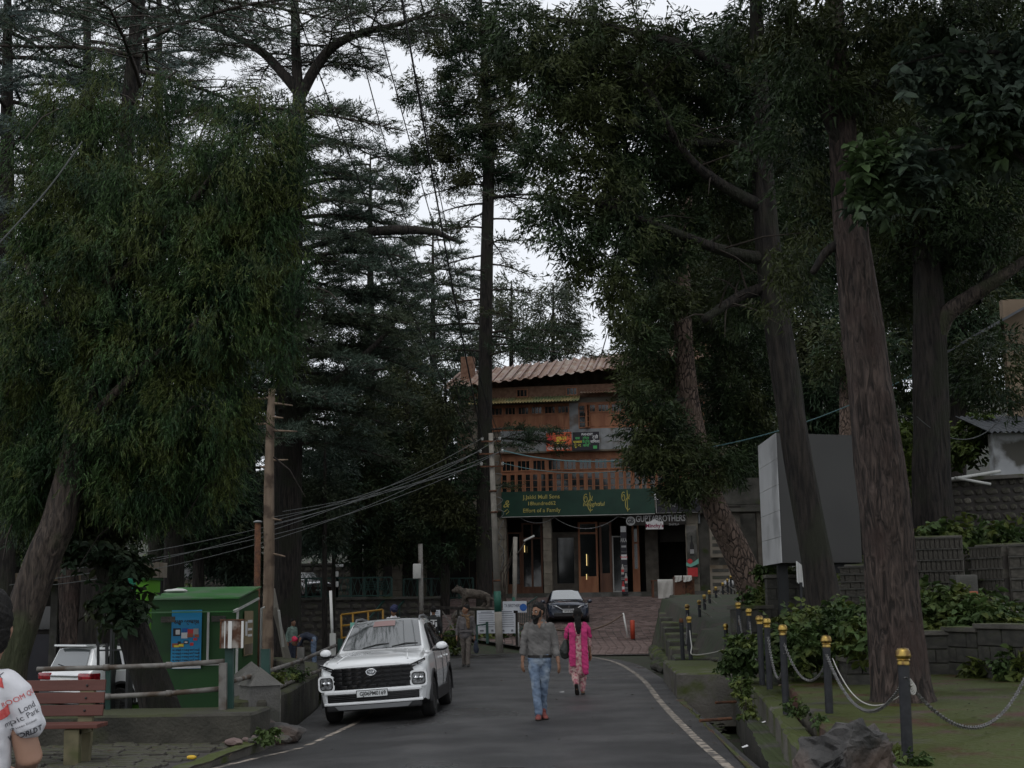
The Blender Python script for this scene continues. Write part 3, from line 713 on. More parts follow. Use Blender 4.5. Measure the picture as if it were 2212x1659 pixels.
# --- straight conifer left of the shop building
Y=59
e=tree('conifer_tree','tall straight conifer with bare trunk and dense top, left of the shop building',(at(1046,1330,Y).x,Y,.9))
TP=P3([(1046,1345,Y),(1046,1100,Y),(1049,800,Y),(1053,520,Y),(1056,360,Y),(1050,200,Y),(1040,40,Y),(1035,-60,Y)])
adopt(trunk_obj(TP,[.36,.33,.31,.28,.26,.2,.1,.04],MATS['bark_dark'],None,'trunk',16,50,.07,seed=21),e)
s=Soup()
E=[ell(955,110,60,75,Y,1.2),ell(925,210,65,60,Y,1.2),ell(1000,60,50,60,Y,1.0),ell(1045,190,75,80,Y,1.5),ell(985,290,90,60,Y,1.5),ell(1095,300,55,50,Y,1.1),ell(920,330,70,40,Y,1.2),ell(900,60,36,50,Y,.8),ell(1100,110,50,60,Y,1.1),ell(1010,380,80,40,Y,1.2),ell(890,400,40,24,Y,.7),ell(1090,390,50,30,Y,.9),ell(1040,20,30,60,Y,.7),ell(960,20,26,40,Y,.6)]
clump_crown(s,E,330,26,'tuft',.55,.42,inner=.15,hole=.12)
for i in range(30):
    f=.66+.3*i/30;p=poly_at(np.array([f]),TP)[0];bough(s,p,i*2.4,RNG.uniform(1.8,3.6),rise=.15,droop=.3,size=.5,r0=.05,dens=.8,kind='tuft')
for i in range(26):
    f=.42+.36*i/26;p=poly_at(np.array([f]),TP)[0];bough(s,p,i*2.4,RNG.uniform(1.6,3.6),rise=.05,droop=.25,size=.5,r0=.05,dens=.55,kind='pad' if i%2 else 'tuft')
for(px,py,L,az,dn)in[(1052,425,3.6,.2,.3),(1050,440,2.6,2.9,.3),(1052,720,4.6,-.3,1),(1052,745,5.2,.2,1),(1052,770,4.2,-.9,1),(1048,930,3.6,-.25,1.3),(1048,950,3.8,.05,1.3),(1048,965,2.2,-.6,1.2),(1048,1050,1.3,-.3,1.2),(1048,700,4.0,3.0,1),(1048,760,3.6,3.4,1),(1046,1060,1.3,3.3,1)]:
    bough(s,at(px,py,Y),az,L,rise=.10,droop=.20,size=.5,r0=.06,dens=dn*1.1,hang=.25)
crown(e,s,[MATS['needles_forest'],MATS['twig']])
limb(e,P3([(1054,428,Y),(1090,425,Y-.3),(1135,420,Y-.6),(1200,424,Y-1)]),[.07,.06,.05,.02],MATS['bark_dark'],6,8)
# --- dark conifers in the middle distance
def tuft_tree(label,px,Yb,trunk_top,ells,n,per,m,size,cl,r=.25,group=None,name='conifer_tree',lean=0,bark='bark_dark',kind='tuft',ybase=1330,hole=0,inner=.3,zb=None):
    b=at(px,ybase,Yb);zb=gh(b.x,Yb)-.1 if zb is None else zb
    e=tree(name,label,(b.x,Yb,zb),group=group);tp=at(px+lean,trunk_top,Yb)
    base=Vector((b.x,Yb,zb));pts=[base,base.lerp(tp,.4),base.lerp(tp,.75),tp]
    adopt(trunk_obj(pts,[r,r*.8,r*.55,r*.15],MATS[bark],None,'trunk',12,26,.08,seed=px),e)
    s=Soup();clump_crown(s,[ell(*q)for q in ells],n,per,kind,size,cl,hole=hole,inner=inner)
    for q in ells[:6]:
        c,rr=ell(*q)
        for k in range(5):
            d=RNG.normal(size=3);d/=np.linalg.norm(d);tb=poly_at(np.array([np.clip((c[2]-zb)/max(.1,tp.z-zb)-.06,.05,.98)]),pts)[0];s.tube([tb,(tb+c)/2+[0,0,.2],c+d*rr*.8],[.05,.03,.008],4,1)
    crown(e,s,[MATS[m],MATS['twig']]);return e
tuft_tree('dark conifer left of the group over the railing, above the bench',770,64,780,[(772,900,60,90,64),(765,1000,90,90,64),(770,1110,100,90,64),(740,1060,60,70,64),(800,1190,60,40,64)],330,11,'needles_forest',.7,.6,.3)
tuft_tree('dark conifer in the middle of the group over the railing',880,66,760,[(880,880,70,100,66),(880,1000,90,90,66),(880,1120,90,80,66),(910,1190,60,40,66)],300,11,'needles_forest',.7,.6,.28)
tuft_tree('dark conifer right of the group over the railing, nearest the tiger statue',962,60,800,[(965,900,60,90,60),(965,1020,80,90,60),(975,1130,75,80,60),(930,1090,60,80,60),(1010,1150,40,60,60)],300,11,'needles_forest',.66,.55,.22)
tuft_tree('young conifer behind the yellow gate, thin trunk left of the bench',702,56,900,[(700,1000,55,60,57),(700,1090,65,60,57),(690,1160,55,40,57)],150,11,'needles_cedar',.6,.5,.13)
# --- left background
for k,(lab,px,Yb,top,el_,rr)in enumerate([('stout dark trunk standing behind the green kiosk roof',377,46,850,[(380,950,150,110,46),(330,1060,120,70,46),(430,1060,110,70,46)],.45),('leafy conifer with pale green sprays between the kiosk and the bare pole',505,58,980,[(500,1090,75,70,58),(480,1170,80,60,58),(520,1210,50,40,58)],.2),('twisted trunk right of the white pillar behind the kiosk',430,56,1000,[(430,1050,60,60,56),(420,1130,40,40,56)],.3),('forest tree at the far left edge behind the dark building',30,60,700,[(40,900,150,200,60),(60,1100,150,100,60)],.4),('forest tree behind the leaning cypress trunks',210,66,700,[(200,900,160,200,66),(230,1080,150,90,66)],.4),('forest tree filling the dark behind the bare pole',520,84,620,[(520,820,130,200,84),(560,1000,120,130,84),(640,1080,90,90,84)],.4),('forest tree behind the group over the railing',850,88,640,[(830,850,140,140,88),(900,1000,150,140,88),(760,1010,120,120,88),(990,960,80,120,88)],.4),('forest tree on the slope left behind everything',330,96,560,[(330,800,190,230,96),(300,1050,200,130,96)],.4)]):
    tuft_tree(lab,px,Yb,top,el_,260,11,'needles_forest' if k!=1 else 'needles_cedar',.85 if Yb>55 else .6,.75,rr,group='trees behind the kiosk and railing')
# --- far trees behind the roof, leaf colour paled for haze
tuft_tree('tree tinted pale for haze far behind the orange roof, right of the straight conifer',1195,96,612,[(1195,670,65,60,96),(1180,740,74,46,96),(1215,625,34,24,96),(1232,720,30,36,96)],170,10,'needles_hazed',.9,.7,.3,group='trees behind the roof',hole=.1)
tuft_tree('tree tinted pale for haze far behind the roof, half hidden by the straight conifer',1105,100,606,[(1105,650,50,60,100),(1110,730,70,50,100),(1060,700,60,70,100),(1000,760,80,60,100)],150,10,'needles_hazed',.9,.7,.3,group='trees behind the roof')
tuft_tree('sprig topped sapling in the sky gap above the roof',1300,90,752,[(1296,770,14,16,90),(1318,782,20,12,90),(1340,635,22,14,88)],18,7,'needles_hazed',.7,.4,.06,group='trees behind the roof')
# --- right: pine with plated bark, leaning
Y=35
e=tree('pine_tree','leaning pine with plated scaly bark, footed behind the block planter',(at(1632,1290,Y).x,Y,1.6))
TP=P3([(1648,1318,Y),(1628,1275,Y),(1590,1190,Y),(1545,1100,Y),(1515,1020,Y),(1498,930,Y),(1485,850,Y),(1478,760,Y),(1474,640,Y),(1480,480,Y),(1500,300,Y)])
adopt(trunk_obj(TP,[.44,.38,.36,.34,.33,.31,.29,.26,.22,.15,.06],MATS['bark_plates'],None,'trunk',26,90,.05,seed=33,flare=.15),e)
for k,l in enumerate([[(1485,640,Y),(1440,600,Y-1),(1390,560,Y-2)],[(1488,860,Y),(1420,880,Y-1),(1370,920,Y-1.5)],[(1500,1000,Y),(1450,990,Y-1),(1390,1010,Y-1.4)],[(1478,580,Y),(1540,520,Y),(1600,480,Y)]]):
    limb(e,P3(l),[.08,.05,.02],MATS['bark_dark'],7,10)
s=Soup()
E=[ell(1415,600,80,110,34,1.4),ell(1380,740,42,90,33.5,.9),ell(1375,850,32,60,33.4,.7),ell(1440,760,70,130,36,1.2),ell(1405,900,60,60,33.5,.9),ell(1425,960,70,60,33.4,1),ell(1395,995,42,36,33.3,.7),ell(1465,1050,45,42,33.4,.7),ell(1480,1000,50,70,34,.8),ell(1560,620,130,150,37,1.6),ell(1590,820,110,120,37.5,1.4),ell(1580,960,90,90,37.5,1.2),ell(1555,1000,50,40,34.2,.6)]
clump_crown(s,E,780,18,'tuft',.42,.33,inner=.25)
crown(e,s,[MATS['needles_dark'],MATS['twig']])
# --- right: dark leaning trunk in front of the billboard
Y=24
e=tree('cypress_tree','dark leaning cypress whose trunk crosses in front of the grey billboard',(at(1790,1345,Y).x,Y,.9))
TP=P3([(1800,1385,Y),(1783,1310,Y),(1765,1200,Y),(1742,1080,Y),(1718,950,Y),(1700,830,Y),(1680,700,Y),(1662,560,Y),(1650,400,Y),(1640,200,Y),(1630,-60,Y)])
adopt(trunk_obj(TP,[.40,.30,.275,.26,.25,.245,.24,.23,.21,.17,.1],MATS['bark_dark'],None,'trunk',26,80,.09,flare=.2,seed=41),e)
LM=[[(1652,450,Y),(1560,400,Y-.5),(1480,330,Y-1),(1400,190,Y-1),(1345,120,Y-1)],[(1650,330,Y),(1560,310,Y),(1440,300,Y-.6),(1330,255,Y-1)],[(1660,620,Y),(1600,640,Y),(1520,690,Y-.5)],[(1640,200,Y),(1500,110,Y-.6),(1330,60,Y-1),(1180,40,Y-1)],[(1655,560,Y),(1560,540,Y-.4),(1400,480,Y-1),(1240,420,Y-1.3)]]
for k,l in enumerate(LM):limb(e,P3(l),[.13,.1,.07,.045,.02][:len(l)],MATS['bark_dark'],9,18,seed=k)
s=Soup()
E=[ell(1130,70,85,80,23,1.1),ell(1180,190,90,80,23,1.1),ell(1260,80,110,90,23,1.2),ell(1170,330,75,60,22.8,.9),ell(1270,260,110,90,23,1.1),ell(1180,460,70,55,22.7,.8),ell(1250,530,75,50,22.8,.8),ell(1290,400,90,80,23,1),ell(1350,500,80,80,23,1),ell(1320,600,60,60,23,.8),ell(1248,595,22,20,22.8,.3),ell(1400,120,120,120,23.5,1.3),ell(1400,330,110,120,23.5,1.2),ell(1530,180,140,160,24.5,1.4),ell(1520,400,130,130,24.8,1.3),ell(1640,130,130,150,25,1.4),ell(1340,700,24,50,22.8,.4),ell(1620,560,90,170,26,1.1),ell(1440,520,80,90,24,1)]
E+=[(np.array([4.5,22,15.5]),np.array([3.2,3.5,2.2])),(np.array([8.5,23,16.5]),np.array([3.5,3.5,2.6])),(np.array([6.0,25,19.5]),np.array([3,3,2.5]))]
E+=[ell(1300,180,120,130,25,1.2),ell(1450,250,150,170,26,1.3),ell(1220,120,100,90,24.5,1.0),ell(1600,330,120,150,26.5,1.2),ell(1400,440,110,110,25.5,1.1)]
clump_crown(s,E,2500,20,'tuft',.34,.25,inner=.2,droop=.7)
for l in LM:
    for i in range(10):
        p=poly_at(np.array([.25+.07*i]),P3(l))[0];q=p+RNG.normal(size=3)*np.array([.7,.5,.5]);s.tube([p,(p+q)/2+[0,0,.08],q],[.022,.014,.005],4,1)
crown(e,s,[MATS['needles_dark'],MATS['twig']])
# --- right: big reddish trunk on the mossy terrace
Y=16.4
e=tree('cypress_tree','big reddish brown trunk standing on the mossy terrace behind the chain',(at(1945,1535,Y).x,Y,.45))
TP=P3([(1955,1560,Y),(1950,1500,Y),(1940,1400,Y),(1930,1300,Y),(1918,1150,Y),(1900,1000,Y),(1882,850,Y),(1860,680,Y),(1840,520,Y),(1828,380,Y),(1815,200,Y),(1800,-40,Y)])
adopt(trunk_obj(TP,[.43,.36,.335,.31,.30,.30,.27,.25,.215,.19,.15,.1],MATS['bark_red'],None,'trunk',44,130,.075,flare=.22,knots=[(.70,4.9,.09),(.62,4.7,.085),(.62,5.5,.06),(.53,5.0,.08),(.53,5.3,.07),(.40,4.3,.12),(.75,5.6,.07),(.44,5.0,.07),(.47,4.5,.06)],seed=51,ridge_f=14),e)
for k,l in enumerate([[(1828,330,Y),(1780,240,Y-.2),(1760,130,Y-.3),(1790,40,Y-.4)],[(1825,260,Y),(1900,180,Y),(2000,100,Y)],[(1840,520,Y),(1790,540,Y),(1755,590,Y)]]):
    limb(e,P3(l),[.09,.06,.04,.02][:len(l)],MATS['bark_dark'],8,12)
s=Soup()
E=[ell(1780,120,160,130,16,.9),ell(1900,60,150,110,15.8,.8),ell(1720,280,130,130,16.5,.8),ell(1850,250,100,110,17,.7),ell(2050,60,170,100,16,.8),ell(1650,60,120,90,16.3,.7),ell(1760,430,90,110,17,.6),ell(1700,600,60,120,18,.6)]
E+=[(np.array([4.6,13,9.6]),np.array([2.6,3.2,1.3])),(np.array([8.0,13,9.8]),np.array([3,3.5,1.6])),(np.array([6,16.5,12.4]),np.array([3.5,3,1.8]))]
clump_crown(s,E,1150,20,'tuft',.29,.20,inner=.2,droop=.9)
crown(e,s,[MATS['needles_dark'],MATS['twig']])
# --- right: dark double trunk on the slope
Y=32
e=tree('cypress_tree','thick dark trunk on the slope with one big branch reaching up right',(at(2012,1150,Y).x,Y,3.2))
adopt(trunk_obj(P3([(2040,1240,Y),(2018,1120,Y),(2012,1000,Y),(2010,850,Y),(2008,700,Y),(2000,500,Y),(1990,250,Y)]),[.52,.46,.43,.42,.4,.3,.15],MATS['bark_dark'],None,'trunk',24,50,.1,seed=61,flare=.15),e)
limb(e,P3([(2015,740,Y),(2045,680,Y-.3),(2100,640,Y-.6),(2160,600,Y-1),(2240,545,Y-1.2)]),[.28,.22,.19,.15,.1],MATS['bark_brown'],12,20)
limb(e,P3([(2110,650,Y-.6),(2150,560,Y),(2190,470,Y)]),[.12,.09,.05],MATS['bark_dark'],9,10)
s=Soup();clump_crown(s,[ell(2080,90,180,120,33,2),ell(1900,180,150,130,34,2),ell(2200,60,120,120,31,2),ell(1970,450,180,150,32,2),ell(2120,420,160,150,31,2),ell(2060,560,120,90,33,1.6),ell(1930,650,80,160,34,1.4),ell(2150,800,90,90,35,1.4),ell(1980,300,200,140,32,2),ell(2180,250,120,150,31,2)],900,16,'tuft',.48,.42,inner=.2)
crown(e,s,[MATS['needles_dark'],MATS['twig']])
# --- right: hill woods behind
RB=[('hillside conifer behind the shop roof, at the edge of the sky gap',1500,86,350,[(1490,560,100,180,86),(1510,800,110,160,86),(1580,960,110,120,86)]),('hillside conifer behind the leaning pine',1630,76,250,[(1620,500,130,220,76),(1620,800,140,180,76),(1640,1000,110,100,76)]),('hillside conifer behind the billboard',1760,52,200,[(1760,450,130,230,52),(1780,760,140,170,52),(1780,900,120,90,52)]),('hillside conifer between the big trunks',1880,60,200,[(1890,400,140,240,60),(1930,750,120,190,60),(1960,950,80,110,60)]),('hillside conifer left of the beige house',2080,58,150,[(2060,400,160,250,58),(2080,700,120,130,58),(2100,820,70,70,58)]),('hillside conifer at the right edge of the picture',2210,64,100,[(2200,350,140,280,64),(2230,640,100,130,64)]),('high wood on the slope above the billboard',1700,84,60,[(1580,250,190,260,84),(1800,220,200,260,84),(1700,560,250,230,84)]),('high wood on the slope at the upper right',2060,88,60,[(2000,220,210,270,88),(2200,260,200,280,88),(2080,560,220,200,88)])]
for k,(lab,px,Yb,top,el_)in enumerate(RB):
    tuft_tree(lab,px,Yb,top,el_,520 if Yb<70 else 620,15,'needles_dark' if k%2 else 'needles_forest',.75 if Yb<80 else 1.1,.65 if Yb<80 else 1.0,.4,group='hillside trees on the right',inner=.1)
# plated trunk behind the billboard
tuft_tree('slim plated trunk just above the top of the billboard',1822,45,700,[(1822,760,60,80,45)],60,10,'needles_dark',.6,.5,.34,bark='bark_plates',ybase=1050)
# --- broadleaf boughs hanging in from the right
Y=14
e=tree('broadleaf_tree','broad leaved tree hanging its grey green leaves in from the upper right',(at(2420,1400,Y).x,Y,.45))
adopt(trunk_obj(P3([(2420,1580,Y),(2400,1200,Y),(2370,700,Y),(2330,300,Y),(2300,0,Y)]),[.22,.19,.16,.12,.07],MATS['bark_dark'],None,'trunk',14,30,.08),e)
for l in([(2370,600,Y),(2200,330,Y),(2050,320,Y-.3),(1900,350,Y-.5)],[(2340,350,Y),(2230,150,Y),(2100,110,Y-.3),(1940,140,Y-.4)],[(2345,400,Y),(2200,240,Y),(2080,260,Y)]):
    limb(e,P3(l),[.06,.035,.02,.008][:len(l)],MATS['bark_dark'],6,12)
s=Soup()
clump_crown(s,[ell(1920,340,60,30,13.5,.3),ell(1870,370,40,30,13.5,.25),ell(1975,400,50,26,13.5,.25),ell(1890,430,36,24,13.5,.2),ell(2160,110,60,40,13.7,.35),ell(2190,200,50,50,13.7,.35),ell(2080,170,40,30,13.7,.25),ell(2110,240,40,40,13.7,.25),ell(2030,130,50,30,13.7,.25),ell(1960,160,30,16,13.6,.2),ell(2180,300,60,50,14,.4),ell(2060,320,60,30,14,.3)],150,7,'leaf',.26,.16)
crown(e,s,[MATS['leaves_broad'],MATS['twig']])
# --- ivy sprig on the slope trunk belongs to it; undergrowth shrubs
def shrub(label,ells,n,per=7,m='leaves_shrub',size=.3,cl=.2,group='leafy shrubs on the terrace'):
    c0,r0=ell(*ells[0]);z0=min(ell(*q)[0][2]-ell(*q)[1][2]for q in ells)
    e=tree('shrub',label,(c0[0],c0[1],z0),cat='shrub',group=group);s=Soup()
    clump_crown(s,[ell(*q)for q in ells],n,per,'leaf',size,cl,inner=.25)
    for q in ells:
        c,r=ell(*q)
        for k in range(8):
            d=RNG.normal(size=3)*.5;s.tube([[c[0]+d[0]*.4*r[0],c[1]+d[1]*.4*r[1],c[2]-r[2]],c+d*r],[.012,.005],3,1)
    crown(e,s,[MATS[m],MATS['twig']],'foliage');return e
shrub('wide leafy nettle clump spilling over the terrace step among the bollards',[(1630,1400,55,24,23,.5),(1590,1428,34,16,23.5,.35),(1660,1415,36,18,22.5,.35)],120,7,size=.21,cl=.13)
shrub('tall leafy shrub mound in front of the dark leaning trunk',[(1730,1380,70,42,21,.7),(1780,1345,76,28,22,.8),(1705,1400,50,30,20.5,.5),(1810,1365,34,40,21,.4)],260,7,size=.23,cl=.16)
shrub('leafy clump between the big trunk and the stone step',[(1860,1375,26,36,19,.4),(1840,1340,30,24,20.5,.4)],50,7,size=.26,cl=.16)
shrub('leafy bank behind the curved block wall, right of the big trunk',[(2060,1325,70,38,24,.9),(2120,1335,60,34,23.4,.8),(2160,1350,40,22,23,.6),(2010,1340,40,34,24,.7)],220,7,size=.3,cl=.2)
shrub('small leafy plant at the foot of the curved block wall',[(2118,1448,26,12,21,.2)],12,6,size=.24,cl=.1)
shrub('leafy plant at the right edge of the terrace by the last bollard',[(2190,1440,32,18,20,.3)],24,6,size=.24,cl=.12)
shrub('plants topping the block planter by the leaning pine',[(1700,1240,36,8,30,.4),(1660,1236,20,8,30,.3)],34,6,size=.3,cl=.12)
shrub('plants at the foot of the leaning pine',[(1640,1290,28,26,33,.4),(1655,1312,20,12,32,.3)],34,6,size=.3,cl=.14)
shrub('green growth on the bank under the stone retaining wall, far right',[(2090,1155,90,10,30,.7),(2170,1165,50,16,30,.6),(2020,1165,50,12,30,.5)],90,6,size=.36,cl=.2)
shrub('yellow green bushes on the slope left of the white house',[(1965,960,16,70,36,.6),(1970,1060,14,70,36,.6),(2080,960,30,40,40,.8),(2115,930,30,26,40,.8)],120,7,m='leaves_yellow',size=.36,cl=.25)
shrub('weeds hanging over the terrace edge above the gutter',[(1602,1490,10,22,19.5,.15),(1590,1478,10,12,20,.15),(1612,1530,8,14,18,.1)],26,6,size=.14,cl=.06)
shrub('small weeds by the rock at the picture bottom',[(1965,1652,24,12,10.2,.15),(1925,1640,16,16,10.6,.15)],22,6,size=.13,cl=.07)
shrub('weeds along the step below the nearest bollards',[(1722,1528,16,6,14.8,.12),(1765,1556,10,7,13.8,.1)],16,6,size=.10,cl=.05)
shrub('green bank behind the white car, under the notice boards',[(965,1385,34,18,47,.6),(1010,1372,60,6,52,.5),(1085,1368,40,6,51,.4)],70,6,size=.34,cl=.2,group='verge plants by the road')
shrub('weeds behind the kerb wall under the pipe railing',[(600,1462,34,5,21,.3),(640,1452,24,5,24,.3)],30,6,size=.13,cl=.06,group='verge plants by the road')
shrub('tuft of grass beside the fallen stones by the road line',[(578,1585,12,8,16.8,.12)],10,6,size=.14,cl=.06,m='leaves_yellow',group='verge plants by the road')
# --- tall cedar beside the road at the left, its trunk just outside the picture
e=tree('cedar_tree','tall cedar hidden behind the weeping cypress, reaching over the road',(-11.6,37,-.85))
adopt(trunk_obj([(-11.6,37,-.9),(-11.4,36.5,6),(-10.8,35.5,12),(-9.6,33.5,22)],[.36,.3,.26,.12],MATS['bark_dark'],None,'trunk',16,30,.08,seed=91),e)
s=Soup()
for i in range(16):
    f=.68+.3*i/16;bough(s,(-11.4+1.9*f,37-3.4*f,22*f),i*2.4,8.5*(1.25-f)+2.2,rise=.15,droop=.2,size=.46,r0=.07,dens=.6)
crown(e,s,[MATS['needles_cedar'],MATS['twig']])
# --- undergrowth over the slopes and under the trees
def mnoise_v(x,y):return np.array([mnoise.noise((a*.6,b*.6,2))for a,b in zip(x.tolist(),y.tolist())])
def ground_cover(name,n,xr,yr,m,size,keep,lift=.05):
    x=RNG.uniform(*xr,n);y=RNG.uniform(*yr,n);k=keep(x,y);x,y=x[k],y[k];z=ground_h(x,y)+lift
    s=Soup();A=RNG.normal(size=(len(x),3))*np.array([.8,.8,.2])+np.array([0,0,.75]);sz=size*RNG.uniform(.5,1.4,len(x));pk=RNG.integers(0,8,len(x))
    for q in range(8):s.sprays((T_LEAFS+T_TUFT)[q],np.stack([x,y,z],1)[pk==q],A[pk==q],sz[pk==q])
    tag(s.build(name,[MATS[m]]),kind='stuff')
mat('leaf_litter',(.05,.035,.02),(.09,.06,.035),scale=2,rough=.9,island=.5)
pth=lambda x,y:~((x<np.interp(y,PXY,PXX)+3.0)&(y>27))&~((x>5.6)&(x<8.2)&(y>26)&(y<30.5))
ground_cover('undergrowth',13000,(4.6,26),(22.3,62),'leaves_shrub',.34,pth)
ground_cover('leaf_litter',5000,(4.6,26),(22.3,62),'leaf_litter',.16,pth,.01)
ground_cover('undergrowth',5000,(-16,-4.2),(19.5,34),'leaves_shrub',.22,lambda x,y:(mnoise_v(x,y)>.05)&~((x<-6.2)&(x>-10.2)&(y>27))&~((x<-9)&(y>27)))
ground_cover('undergrowth',4000,(-40,12),(91,110),'leaves_shrub',.8,lambda x,y:y>90)
# fallen leaves and needles on the ground near us
n=1500;x=RNG.uniform(-7,9,n);y=RNG.uniform(9,32,n);k=((x>3.6)&(y<21.5))|((x>2.35)&(x<2.7)&(y<24))|((x<-3.3)&(y<17.4))|(RNG.random(n)<.12)&(x>-3)&(x<2.4);x,y=x[k],y[k]
z=np.where((x>3.6),.506,np.where(x<-3.3,.03,.012));s=Soup();A=RNG.normal(size=(len(x),3))*np.array([1,1,.08])
lf=(np.array([[0,0,0],[.5,.22,.08],[1,0,.03],[.5,-.22,.06]]),np.array([[0,1,2],[0,2,3]]))
s.sprays(lf,np.stack([x,y,z],1),A,RNG.uniform(.03,.08,len(x)),up=np.array([0,0,1.]));tag(s.build('fallen_leaves',[MATS['leaf_litter']]),kind='stuff')
# ------------------------------------------------------------------ shop building at the end of the square
mat('wood_red',(.26,.10,.05),(.38,.17,.085),scale=3,stretch=(1,1,.25),rough=.6,bump=.3,bscale=30)
mat('wood_dark',(.11,.045,.025),(.17,.075,.04),scale=4,stretch=(1,1,.2),rough=.45,bump=.2)
mat('glass_dark',(.012,.014,.015),rough=.06,spec=.6)
mat('tin_grey',(.22,.23,.235),(.30,.31,.315),scale=2.2,rough=.55,metal=.2,c3=(.16,.13,.11),c3scale=1.5,c3amt=.4)
mat('roof_rust',(.16,.085,.052),(.24,.145,.095),scale=1.4,rough=.6,c3=(.27,.21,.165),c3scale=1.0,c3amt=.4)
mat('roof_moss',(.20,.15,.06),(.28,.23,.11),scale=1.6,rough=.7,c3=(.14,.17,.08),c3scale=.9,c3amt=.5)
mat('plaster',(.17,.15,.12),(.24,.21,.17),scale=1.8,rough=.85,bump=.2,c3=(.12,.09,.06),c3scale=.9,c3amt=.4)
mat('brick_wall',(.16,.085,.055),(.24,.14,.095),scale=5,rough=.85,bump=.3)
mat('stone_pillar',(.16,.14,.11),(.24,.215,.17),scale=2.5,rough=.85,bump=.4,bscale=16)
mat('shop_stone',(.07,.06,.05),(.11,.098,.08),scale=3,rough=.85,bump=.3)
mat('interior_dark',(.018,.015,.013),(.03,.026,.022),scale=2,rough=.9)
mat('banner_green',(.009,.038,.024),(.014,.054,.034),scale=1.3,rough=.45,bump=.12,bscale=3)
mat('banner_black',(.012,.011,.016),(.02,.018,.026),scale=1.3,rough=.45)
mat('gold_print',(.42,.36,.09),(.5,.43,.12),scale=4,rough=.5)
mat('white_print',(.62,.62,.62),(.7,.7,.7),scale=4,rough=.55)
mat('grey_print',(.3,.3,.3),(.36,.36,.36),scale=4,rough=.55)
mat('black_print',(.02,.02,.02),rough=.6)
mat('red_print',(.5,.03,.035),(.6,.05,.05),scale=3,rough=.5)
mat('maroon_print',(.22,.01,.05),rough=.5)
mat('orange_sign',(.62,.10,.035),(.7,.14,.05),scale=2,rough=.5)
mat('yellow_print',(.75,.62,.06),rough=.5)
mat('green_print',(.08,.42,.12),rough=.5)
mat('teal_print',(.20,.48,.40),rough=.5)
mat('blue_print',(.02,.10,.35),rough=.5)
mat('warm_tube',(.9,.75,.4),rough=.5,emit=(1,.72,.28),emit_s=.9)
mat('frame_white',(.5,.5,.47),(.42,.42,.4),scale=4,rough=.5)
mat('cloth_white',(.42,.41,.38),(.52,.51,.48),scale=2,rough=.9,bump=.5,bscale=5)
mat('metal_dark',(.02,.021,.022),(.03,.031,.032),scale=5,rough=.5,metal=.3)
mat('green_metal',(.012,.045,.036),(.02,.06,.048),scale=5,rough=.5)
mat('rust',(.13,.055,.025),(.06,.028,.018),scale=9,rough=.85,bump=.4)
TH=math.radians(8)
FU=Vector((math.cos(TH),-math.sin(TH),0));FN=Vector((-math.sin(TH),-math.cos(TH),0))  # along the front, and outward
F0=at(1085,1290,71.0);F0.z=0
def fac(px,py,off=0.0):
    """where the sight line meets the front plane (off metres outward): distance along it and height"""
    d=ray(px,py);c=Vector((0,0,CAMH));p0=F0+FN*off
    p=c+d*((p0-c).dot(FN)/d.dot(FN));return(p-p0).dot(FU),p.z
FM=Matrix(((FU.x,-FN.x,0,F0.x),(FU.y,-FN.y,0,F0.y),(0,0,1,0),(0,0,0,1)))  # local: x along, y inward, z up
FR=FM.to_3x3()
bld=empty('shop_building',(F0.x,F0.y,0));bld.matrix_world=FM
tag(bld,'old timber fronted shop building with orange tin roof at the end of the square','building')
ZG=2.05
u0,u1=fac(985,1100)[0],fac(1600,1100)[0]
zsof=fac(1290,1111)[1];zw0=fac(1290,1064)[1];zw1=fac(1230,975)[1];zs1=fac(1230,925)[1];zu1=fac(1230,868)[1];ztop=zu1+.85
m=MB();m.box(((u0+u1)/2,5.0,(zsof+.15+ztop)/2),(u1-u0,9.0,ztop-zsof-.15));m.build('upper_wall',MATS['plaster'],bld)
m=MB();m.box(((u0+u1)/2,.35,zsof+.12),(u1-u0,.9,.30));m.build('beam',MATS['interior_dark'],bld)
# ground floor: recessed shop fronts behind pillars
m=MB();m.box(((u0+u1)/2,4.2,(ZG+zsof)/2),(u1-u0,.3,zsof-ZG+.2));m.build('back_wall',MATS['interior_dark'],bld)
m=MB();m.box(((u0+u1)/2,2.0,ZG+.06),(u1-u0,4.4,.34));m.build('plinth',MATS['concrete'],bld)
def pillar(px0,px1,mm,off=0):
    a,b=fac(px0,1200,off)[0],fac(px1,1200,off)[0]
    m=MB();h=zsof-ZG;n=7
    for i in range(n):m.bbox(((a+b)/2+random.uniform(-.01,.01),.2-off,ZG+h*(i+.5)/n),(b-a,.5,h/n-.012),.015)
    return m.build('pillar',mm,bld)
for a,b in((1072,1094),(1174,1192),(1482,1510)):pillar(a,b,MATS['stone_pillar'])
def panel(px0,px1,py0,py1,dep,mm,name,th=.06):
    (a,z1),(b,z0)=fac(px0,py0,-dep),fac(px1,py1,-dep)
    z0=max(z0,ZG+.2)
    m=MB();m.box(((a+b)/2,dep,(z0+z1)/2),(b-a,th,z1-z0));return m.build(name,mm,bld)
